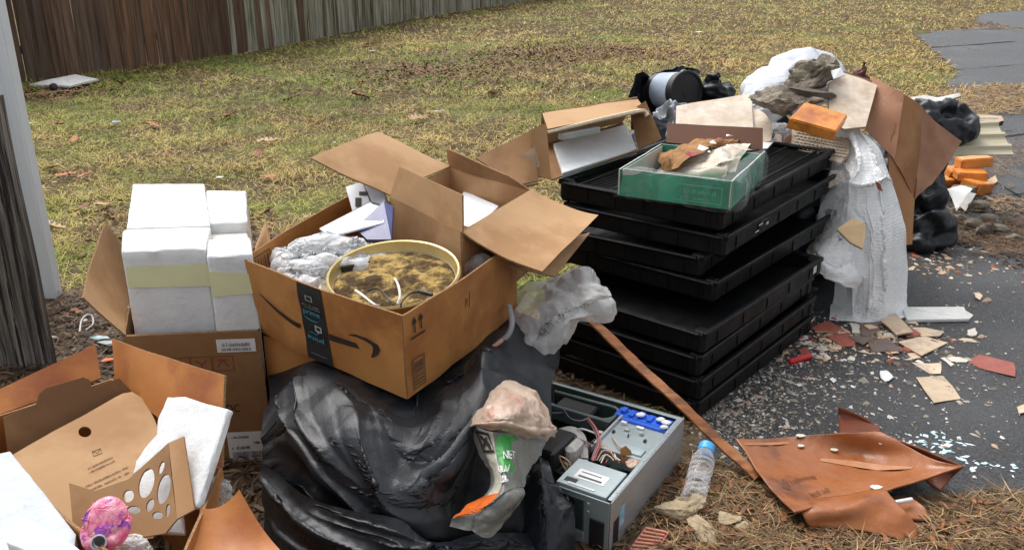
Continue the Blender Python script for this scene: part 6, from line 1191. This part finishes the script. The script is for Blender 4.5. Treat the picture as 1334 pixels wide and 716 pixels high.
for j in range(nn):
    t = j / (nn - 1); rib = [0, .0, .012, .02, .02, .004, 0, 0][j % 8]
    for i in range(2): V.append(A[i] * (1 - t) + Bq[i] * t + np.array([0, -.5, .8]) * rib)
for j in range(nn - 1): Fq.append([2 * j, 2 * j + 2, 2 * j + 3, 2 * j + 1])
o = mobj('ribbed_sheet', V, Fq, mSid, sid); sfd = o.modifiers.new('s', 'SOLIDIFY'); sfd.thickness = .004
tag(box('trim_edge', (A[0] + A[1]) / 2 + [0, 0, .012], (np.linalg.norm(A[1] - A[0]), .01, .008), mW, sid, bev=.001))
tile('salmon_board', [D(1240, 147, 5.35), D(1305, 151, 5.3), D(1308, 157, 5.2), D(1296, 160, 5.15), D(1240, 156, 5.2)], .03, mat('salmon_board', (.45, .28, .20), (.52, .36, .26), 9, .6), 'flat salmon coloured board behind the top edge of the siding', 'board', side=mBlkP)
ct = mBrick
for i, (px, py, z, s_, rz, lb) in enumerate([(1268, 211, .155, (.21, .10, .062), .05, 'topmost orange brick of the small heap at the far right'), (1264, 228, .092, (.19, .10, .06), -.1, 'orange brick directly under the topmost one at the far right'),
    (1272, 243, .04, (.17, .13, .075), .5, 'tilted orange brick front right of the small brick heap'), (1247, 236, .035, (.18, .10, .065), -.15, 'orange brick front left of the small brick heap'), (1246, 224, .085, (.14, .1, .05), .1, 'orange brick half hidden at the left of the small brick heap')]):
    brick_at(W(px, py, z), s_, (0.05 * i, .08 * (i % 3 - 1), rz), lb, 30 + i, 'orange bricks beside the siding')
tag(rock('mortar_chunk', W(1258, 248, .03), (.11, .08, .035), mMor, 44, sub=3, rough=.2, lz=.005), 'flat grey rubble lump under the small brick heap', 'rubble')
tile('paper_scrap', [W(1234, 246, .05), W(1252, 241, .07), W(1268, 244, .06), W(1256, 262, .03), W(1246, 275, .02), W(1240, 258, .04)], .003, mLab, 'white printed leaflet below the orange bricks', 'paper')
tile('paper_scrap', [W(1250, 268, .03), W(1262, 250, .06), W(1272, 252, .05), W(1258, 275, .02)], .003, mat('grey_leaflet', (.55, .52, .48), None, 9, .6), 'greyish leaflet partly under the white printed one', 'paper')
tile('tan_card', [W(1283, 236, .03), W(1297, 228, .03), W(1300, 236, .02), W(1288, 244, .015)], .006, mat('tan_tile', (0, 0, 0)), 'tan card triangle right of the small brick heap', 'cardboard')
RK = [(1268, 293, .055, 'grey rubble lump left in the row on the dirt strip'), (1283, 303, .06, 'largest grey rubble lump on the dirt strip'), (1302, 300, .05, 'rubble lump right of the largest one on the dirt strip'), (1322, 312, .05, 'rubble lump at the right edge of the dirt strip'),
      (1288, 285, .045, 'rubble lump at the back of the dirt strip group'), (1275, 270, .06, 'brownish rubble lump just below the brick heap'), (1250, 285, .04, 'small rubble lump left of the dirt strip group'), (1310, 288, .035, 'small pale rubble lump behind the right ones'), (1234, 326, .03, 'small stone near the foot of the black bag')]
for i, (px, py, s_, lb) in enumerate(RK): tag(rock('rubble_lump', W(px, py, s_ * .4), (s_, s_ * .8, s_ * .6), mMor, 100 + i, sub=3, rough=.3, lz=.004), lb, 'rubble', 'rubble lumps on the dirt strip')
# ================================================================== ON THE DRIVEWAY
tag(cloth('clear_sheet', [[D(1082, 205, 3.74), D(1096, 205, 3.70), D(1112, 210, 3.66)], [D(1070, 245, 3.70), D(1090, 245, 3.64), D(1116, 245, 3.60)], [D(1062, 280, 3.66), D(1086, 285, 3.60), D(1118, 280, 3.58)], [D(1056, 300, 3.66), D(1080, 312, 3.60), D(1116, 315, 3.60)]], 70, 50, mPlas, sub=0, seed=97, k=1.06, band=.025, cre=.03, cs=10), 'see-through crumpled plastic between the tray ends and the hanging bubble wrap', 'plastic wrap')
mTileP = mat('peach_tile', (.62, .44, .29), (.50, .34, .22), 14, .45, .3, 60, rv=.2); mTileR = mat('red_tile', (.36, .10, .07), (.28, .075, .055), 20, .5, .4, 80); mTileG = mat('grey_brown_tile', (.17, .12, .10), (.12, .09, .08), 20, .6, .3, 60); mTileC = mat('cream_tile', (.66, .51, .35), (.54, .41, .28), 20, .45, .4, 60, c3=(.42, .33, .25), s3=14, rv=.2); mPl = mat('plaster_piece', (.72, .68, .60), (.6, .56, .48), 14, .8, .4)
Z8 = lambda x, y: (900 + x / 2.131, 380 + y / 2.131)
TL_ = [([(525, 78), (568, 58), (618, 110), (570, 118)], mTileC, .03, 'cream tile piece propped highest on the tile fragments by the bubble wrap'), ([(575, 138), (650, 122), (714, 140), (640, 176)], mTileC, .012, 'cream diamond shaped tile right of the dark square fragment'),
      ([(490, 135), (545, 126), (592, 163), (505, 165)], mTileG, .012, 'dark grey brown tile square in the middle of the fragments'), ([(612, 195), (695, 196), (694, 226), (664, 227)], mTileC, .009, 'pale triangular tile left of the ribbed red one'), ([(625, 236), (700, 232), (751, 296), (675, 307)], mTileC, .010, 'cream square tile nearest the wet cardboard, set apart on the asphalt'),
      ([(762, 190), (800, 173), (898, 196), (901, 234), (800, 210)], mTileR, .010, 'red ribbed tile at the far right of the fragments'), ([(336, 98), (385, 78), (424, 100), (400, 112), (345, 108)], mTileR, .02, 'dark red tile leftmost among the fragments'), ([(372, 120), (440, 112), (458, 148), (420, 152)], mTileR, .010, 'red tile square just below the leftmost one'),
      ([(436, 122), (480, 118), (520, 124), (478, 144)], mTileG, .014, 'greenish dark fragment left of the dark square tile'), ([(440, 84), (474, 90), (470, 114), (448, 112)], mPl, .014, 'white chip beside the leftmost red tile'), ([(468, 85), (520, 82), (525, 104), (500, 118), (474, 116)], mTileG, .02, 'brown tile under the propped cream piece'),
      ([(600, 100), (650, 98), (704, 110), (690, 122), (640, 122)], mTileC, .012, 'cream sliver behind the diamond shaped tile'), ([(344, 144), (360, 142), (385, 160), (360, 166)], mPl, .010, 'pale pink chip behind the red lighter'), ([(355, 170), (370, 168), (390, 184), (380, 188)], mPl, .009, 'pale chip nearest the red lighter'),
      ([(525, 218), (545, 217), (563, 235), (540, 248), (528, 238)], mFoam, .012, 'white triangular chip alone on the asphalt'), ([(708, 182), (730, 178), (772, 188), (765, 195), (722, 192)], mPl, .009, 'white sliver pointing at the red ribbed tile'), ([(692, 182), (704, 180), (732, 200), (722, 206)], mPl, .010, 'pale sliver above the pale triangular tile'),
      ([(600, 170), (625, 168), (640, 182), (618, 186)], mTileP, .009, 'small peach chip under the diamond shaped tile'), ([(525, 160), (560, 158), (580, 168), (550, 172)], mTileP, .010, 'peach sliver in front of the dark square tile'), ([(560, 90), (610, 96), (640, 116), (600, 122)], mTileR, .016, 'reddish piece sticking out behind the propped cream tile'),
      ([(480, 92), (500, 90), (520, 98), (495, 102)], mTileP, .026, 'peach chip on the brown tile'), ([(905, 318), (925, 310), (932, 332), (912, 345)], mTileC, .010, 'cream tile chip cut by the right edge of the picture'), ([(768, 105), (790, 98), (796, 112), (780, 122), (768, 118)], mPl, .014, 'small rubbly pale lump right of the fragments'),
      ([(385, 240), (395, 238), (404, 246), (396, 252)], mFoam, .008, 'small white chip below the red lighter'), ([(300, 122), (322, 120), (326, 130), (304, 133)], mFoam, .008, 'small white chip above the red lighter'), ([(276, 62), (330, 60), (345, 72), (335, 84), (280, 82)], mPl, .012, 'grey white plaster strip between the trays and the bubble wrap'),
      ([(785, 2), (800, 0), (811, 10), (802, 22), (790, 14)], mTileC, .010, 'peach tile chip on the asphalt above the white board')]
for i, (q, m_, z, lb) in enumerate(TL_):
    top = [W(*Z8(*p), z + .003 * math.sin(i * 2 + k * 1.7)) for k, p in enumerate(q)]; c = np.mean(top, 0); r_ = np.random.default_rng(i)
    pts = []
    for k in range(len(top)):
        a, b = top[k], top[(k + 1) % len(top)]; pts.append(a)
        if np.linalg.norm(b - a) > .04: pts.append((a + b) / 2 + np.append(r_.normal(0, .0035, 2), 0))
    zm = min(p[2] for p in pts)
    o = tile('tile_fragment' if m_ is not mFoam and m_ is not mPl else 'plaster_chip', pts, min(.008, zm - .0045), m_, lb, 'tile' if m_ not in (mFoam, mPl) else 'chip', mTileS if m_ not in (mFoam, mPl) else None, down=-up)
# ridges on the ribbed red tile, and the pale grid it shows
rt = empty('ribbed_tile_piece', W(850, 705, .02), 'salmon ribbed tile at the bottom beside the silver computer case', 'tile')
ZB = lambda x, y: (700 + x / 6.17, 600 + y / 6.17)
rpl = plane3(W(*ZB(760, 716), .012), W(*ZB(1060, 560), .03), W(*ZB(860, 520), .035)); mSal = mat('salmon_tile', (.52, .16, .09), (.44, .13, .07), 20, .5, .3, 60)
slab('tile_body', [rpl(*ZB(*p)) for p in [(700, 760), (870, 525), (1062, 565), (960, 730), (900, 800)]], .008, mSal, rt)
for k in range(7):
    f = k / 6; a = rpl(*ZB(870 - 130 * f, 545 + 170 * f)); b = rpl(*ZB(1035 - 80 * f, 580 + 150 * f)); box('ridge', (a + b) / 2 + up * .0035, (np.linalg.norm(b - a), .006, .005), mat('salmon_light', (.66, .30, .20), None, 20, .5), rt, axes=(nrm(b - a), nrm(np.cross(up, b - a)), up), bev=.001)
rdt = bpy.data.objects.get('tile_fragment.004')
tag(slab('white_board', [W(1176, 402, .02), W(1180, 399, .03), W(1256, 399, .03), W(1263, 415, .02), W(1182, 416, .02)], .014, mW, down=-up, bev=.002), 'long white board on the driveway sticking out from under the bubble wrap', 'board')
tag(slab('white_chip', [W(1258, 404, .012), W(1268, 410, .01), W(1262, 416, .01)], .005, mPl, down=-up), 'small white chip touching the right end of the white board', 'chip')
# red lighter
lt = empty('red_lighter', W(1045, 467, .01), 'red plastic lighter lying among the chips beside the trays', 'lighter'); mRed = mat('red_plastic', (.62, .03, .03), (.50, .02, .02), 20, .3)
A, B = W(1028, 471, .016), W(1056, 463, .016); tube('lighter_body', [A, A + (B - A) * .05, A + (B - A) * .95, B], [.009, .0125, .0125, .011], mRed, lt, 12); tube('lighter_cap', [B, B + (B - A) * .22], [.010, .008], mat('grey_tube', (.4, .4, .42)), lt, 10)
tile('red_shard', [W(1040, 455, .014), W(1050, 451, .014), W(1056, 458, .012), W(1044, 461, .012)], .006, mTileR, 'small red shard behind the red lighter')
# wooden stick
A, B = W(762, 410, .33), W(988, 622, .025); st_n = 20; dS = nrm(B - A); sw = nrm(np.cross(dS, [0, -.6, .8])); sn = np.cross(sw, dS); V = []; F = []
for i in range(st_n + 1):
    p = A + (B - A) * i / st_n + sn * .004 * math.sin(i * .7); wv = .016 * (1 + .08 * math.sin(i * 2.3)) * (1 if i > 1 else .7 + .15 * i)
    for a, b in ((-1, -1), (1, -1), (1, 1), (-1, 1)): V.append(p + sw * a * wv + sn * b * .006)
F = [[3, 2, 1, 0], [st_n * 4 + k for k in range(4)]]
for i in range(st_n):
    for k in range(4): F.append([i * 4 + k, i * 4 + (k + 1) % 4, i * 4 + 4 + (k + 1) % 4, i * 4 + 4 + k])
o = mobj('wooden_stick', V, F, mat('wet_wood', (.42, .165, .05), (.30, .10, .028), 9, .45, .4, 60, .4, stretch=(1, 4, 4), c3=(.17, .06, .02), s3=6)); bevel(o, .002); tag(o, 'long orange brown wooden lath slanting from the trays down to the wet cardboard', 'stick')
# bottle
bo = empty('water_bottle', W(903, 655, .02), 'empty clear plastic water bottle with a blue cap beside the silver case', 'bottle')
A, B = W(902, 654, .036), W(922, 577, .11); ab = nrm(B - A); Lb_ = np.linalg.norm(B - A); pr = [(0, 0), (.022, .0), (.032, .006)]
for k in range(30): h_ = .012 + (Lb_ * .70 - .012) * k / 29; pr.append((.035 - .0022 * (k % 4 == 0) - .005 * math.exp(-((k - 13) / 2.5) ** 2), h_))
pr += [(.030, Lb_ * .76), (.024, Lb_ * .84), (.020, Lb_ * .88), (.020, Lb_ * .9)]
lathe('bottle_body', pr, mat('clear_pet', (.85, .88, .90), (.8, .83, .86), 14, .12, .25, 20, .8, alpha=.05, bdist=.003, afac=.6), bo, 28, A, ab, dent=.12, seed=3)
lathe('blue_cap', [(0, Lb_ * .97), (.018, Lb_ * .97), (.024, Lb_ * .96), (.0245, Lb_ * .85), (.0225, Lb_ * .84)][::-1], mat('cyan_cap', (.06, .38, .78), (.08, .45, .85), 20, .35, alpha=.92), bo, 28, A, ab, cap=False)
lathe('paper_scrap', [(.0357, Lb_ * .30), (.0357, Lb_ * .38)], mat('clear_label', (.8, .82, .84), None, 20, .3, alpha=.15), bo, 28, A, ab, dent=.12, seed=3, cap=False)
# crumbled paper clods by the bottle
mClod = mat('tan_pulp', (.46, .37, .25), (.38, .29, .18), 18, .9, .8, 60, .2, bdist=.008)
for i, (px, py, r_, lb) in enumerate([((880), 668, (.055, .04, .028), 'tan pulp clod against the silver case below the bottle'), (905, 662, (.035, .03, .03), 'small tan pulp clod right under the bottle'), (914, 692, (.065, .04, .018), 'long flat tan pulp clod near the bottom edge'), (948, 680, (.04, .028, .018), 'tan pulp clod right of the flat one'), (968, 688, (.035, .022, .014), 'rightmost small tan pulp clod'), (888, 655, (.022, .02, .016), 'tiny tan pulp crumb touching the case')]):
    tag(rock('pulp_clod', W(px, py, r_[2] * .7), r_, mClod, 60 + i, sub=4, rough=.4, lz=.006, rot=(0, 0, i)), lb, 'paper pulp', 'tan pulp clods by the bottle')
# wet flattened carton
mWet = mat('wet_card', (.34, .115, .032), (.26, .08, .024), 5, .28, .5, 40, .45, flute=.16, c3=(.16, .055, .022), s3=5, t3=(.5, .62), r2=.5, coat=.15, bdist=.004)
wc = empty('wet_cardboard', W(1090, 640, .02), 'flattened orange brown soaked cardboard carton with curled edges on the driveway edge', 'cardboard')
rows = [[W(958, 575, .075), W(1010, 572, .03), W(1060, 569, .045), W(1100, 566, .075), W(1146, 563, .095)], [W(975, 600, .055), W(1020, 598, .014), W(1075, 594, .014), W(1130, 590, .03), W(1190, 583, .10)],
        [W(1000, 635, .05), W(1040, 625, .014), W(1095, 620, .014), W(1150, 612, .03), W(1225, 600, .11)], [W(1035, 668, .07), W(1070, 660, .05), W(1110, 652, .04), W(1165, 635, .06), W(1256, 607, .11)]]
def csheet(name, rows, n, m_, m, cre=.008, cs=4, seed=0, th=.005, parent=wc):
    P = patch(rows, n, m_); V = P.reshape(-1, 3); fN = nrm(np.cross(P[0, -1] - P[0, 0], P[-1, 0] - P[0, 0])); V = V + fN * (cre * creases(V, cs, seed) + .002 * nz(V, 8, seed, 2))[:, None]; V[:, 2] = np.maximum(V[:, 2], .012)
    o = mobj(name, V, gridF(n, m_), m, parent, smooth=True)
    U_, W_ = np.meshgrid(np.linspace(0, .6, m_), np.linspace(0, .4, n)); q_ = np.stack([U_, W_], -1).reshape(-1, 2); li = np.zeros(len(o.data.loops), np.int32); o.data.loops.foreach_get('vertex_index', li); o.data.uv_layers.new(name='UVMap').data.foreach_set('uv', q_[li].ravel().astype(np.float32))
    s = o.modifiers.new('s', 'SOLIDIFY'); s.thickness = th; s.offset = 0; return o, V.reshape(n, m_, 3)
_, VW = csheet('main_panel', rows, 90, 120, mWet, .013, 3.4, 1)
csheet('standing_flap', [[W(1093, 567, .065), W(1120, 566, .072), W(1146, 562, .085)], [D(1093, 545, 2.60), D(1120, 550, 2.60), D(1146, 557, 2.58)], [D(1092, 528, 2.62), D(1118, 540, 2.62), D(1143, 556, 2.6)]], 16, 18, mat('dark_wet_card', (.20, .055, .022), (.15, .04, .018), 5, .4, .4), .004, 5, 2)
csheet('right_rim', [[W(1146, 563, .087), W(1185, 578, .10), W(1225, 595, .10), W(1256, 607, .092)], [W(1142, 570, .04), W(1180, 590, .05), W(1212, 610, .05), W(1240, 622, .04)], [W(1150, 585, .014), W(1180, 605, .014), W(1205, 628, .014), W(1225, 640, .014)]], 16, 30, mat('dark_wet_card', (0, 0, 0)), .006, 5, 3)
csheet('front_flap', [[W(1040, 652, .05), W(1090, 648, .05), W(1130, 640, .05), W(1152, 640, .05)], [W(1045, 668, .055), W(1095, 664, .06), W(1140, 656, .06), W(1175, 665, .05)], [W(1052, 682, .03), W(1100, 680, .03), W(1145, 684, .03), W(1196, 693, .02)], [W(1060, 686, .015), W(1105, 690, .015), W(1150, 698, .015), W(1183, 705, .013)]], 24, 34, mWet, .012, 6, 4)
csheet('torn_piece', [[W(1158, 652, .03), W(1185, 648, .03), W(1205, 660, .03)], [W(1165, 676, .014), W(1190, 676, .014), W(1213, 677, .014)]], 12, 16, mWet, .004, 7, 5)
tag(sdecal('water_streak', VW, [stroke2([(.45, .42), (.6, .5), (.75, .62), (.88, .70)], [.05, .09, .1, .04]), stroke2([(.02, .12), (.2, .10), (.32, .12)], [.04, .05, .03])], mat('paper_torn_layer', (.52, .24, .12), None, 20, .5), wc, .0034))
def wv(u, v): return u, v
vv, ff = text2('CORRUGATED', 0, 0, 1, 1); mFade = mat('faded_wet_ink', (.15, .05, .02), (.09, .035, .018), 40, .5)
for o_, u_, v_, w_ in ((0, .13, .76, .22), (1, .22, .92, .16)): sdecal('faded_print', VW, [(np.column_stack([v[:, 0], v_ - v[:, 1] - (v[:, 0] - u_) * .12]), f) for v, f in smallprint(u_, 0, w_, .06, 20 + o_, 16)] + ([(np.array([[.07, .74], [.12, .66], [.125, .80]]), [[0, 1, 2]])] if not o_ else []), mFade, wc, .0034)
SC = [((1140, 637), .018, 'white scrap on the front of the wet cardboard'), ((1086, 588), .012, 'small white chip in the middle of the wet cardboard'), ((1042, 583), .012, 'white chip on the left of the wet cardboard'), ((1148, 580), .007, 'tiny white chip on the right of the wet cardboard'), ((1043, 570), .014, 'white chip at the rear edge of the wet cardboard')]
for i, ((px, py), s_, lb) in enumerate(SC):
    uvd = np.array([np.linalg.norm(np.cross(VW.reshape(-1, 3) - [0, 0, CAMZ], nrm(ray(px, py))), axis=1)]).argmin(); c = VW.reshape(-1, 3)[uvd] + [0, 0, .006]; r_ = np.random.default_rng(i + 5)
    tag(slab('white_chip', [c + [s_ * 1.3 * math.cos(a) * r_.uniform(.6, 1), s_ * .8 * math.sin(a) * r_.uniform(.6, 1), .003] for a in np.linspace(0, 5.3, 6)], .003, mPl, down=-up), lb, 'chip')
tube_o = tube('white_tube_scrap', [W(1160, 655, .045), W(1188, 650, .045)], .006, mFoam); tag(tube_o, 'short white strip poking out under the wet cardboard', 'strip')
# small litter on the grass
def litter(name, px, py, s_, m_, label, cat, seed):
    r_ = np.random.default_rng(seed); c = W(px, py, .03); pts = [c + [s_ * math.cos(a) * r_.uniform(.5, 1.1), s_ * .6 * math.sin(a) * r_.uniform(.5, 1.1), r_.uniform(0, .012)] for a in np.linspace(0, 5.3, 6)]
    tag(slab(name, pts, .003, m_, down=-up), label, cat)
mLB = mat('pale_blue_scrap', (.30, .48, .68), None, 20, .4)
litter('blue_scrap', 151, 159, .06, mLB, 'pale blue scrap of plastic on the lawn near the fence', 'litter', 1); litter('white_scrap', 910, 42, .09, mFoam, 'white crumpled scrap on the far lawn behind the heap', 'litter', 2)
litter('white_scrap', 485, 67, .08, mFoam, 'white flat scrap on the lawn below the grey fence', 'litter', 3); litter('white_scrap', 571, 146, .05, mFoam, 'white sliver on the lawn behind the brown flaps', 'litter', 4); litter('white_scrap', 895, 76, .04, mFoam, 'tiny white crumb on the lawn above the black bucket', 'litter', 5)
litter('white_scrap', 635, 57, .04, mFoam, 'tiny white crumb on the lawn left of the brown leaf patch', 'litter', 6); litter('white_stick', 286, 232, .035, mPl, 'pale sliver on the grass right above the foam packing', 'litter', 7); litter('blue_scrap', 245, 217, .03, mLB, 'small blue scrap above the foam packing', 'litter', 8)
litter('blue_wrapper', 63, 290, .03, mat('dark_blue_scrap', (.12, .18, .28), None, 20, .4), 'dark blue wrapper on the grass by the white post', 'litter', 9)
# string, glove-like scraps and orange tape by the mulch
tag(tube('looped_cord', spline([W(104, 432, .03), W(106, 418, .05), W(113, 410, .06), W(120, 412, .05), W(121, 422, .03), W(112, 430, .02)], 24), .004, mWh, sides=6), 'loop of white cord on the mulch beside the carton flap', 'cord')
litter('teal_wrapper', 133, 441, .05, mat('teal_film', (.25, .48, .48), (.6, .7, .7), 30, .3), 'teal and white wrapper on the mulch at the carton corner', 'litter', 12)
litter('grey_wrapper', 141, 448, .04, mat('wrapper_grey', (.45, .48, .50), None, 20, .3), 'grey wrapper right of the teal one', 'litter', 13)
litter('orange_tape', 140, 470, .03, mat('orange_tape', (.80, .17, .03), None, 20, .4), 'scrap of orange tape between the two open cartons', 'tape', 14)
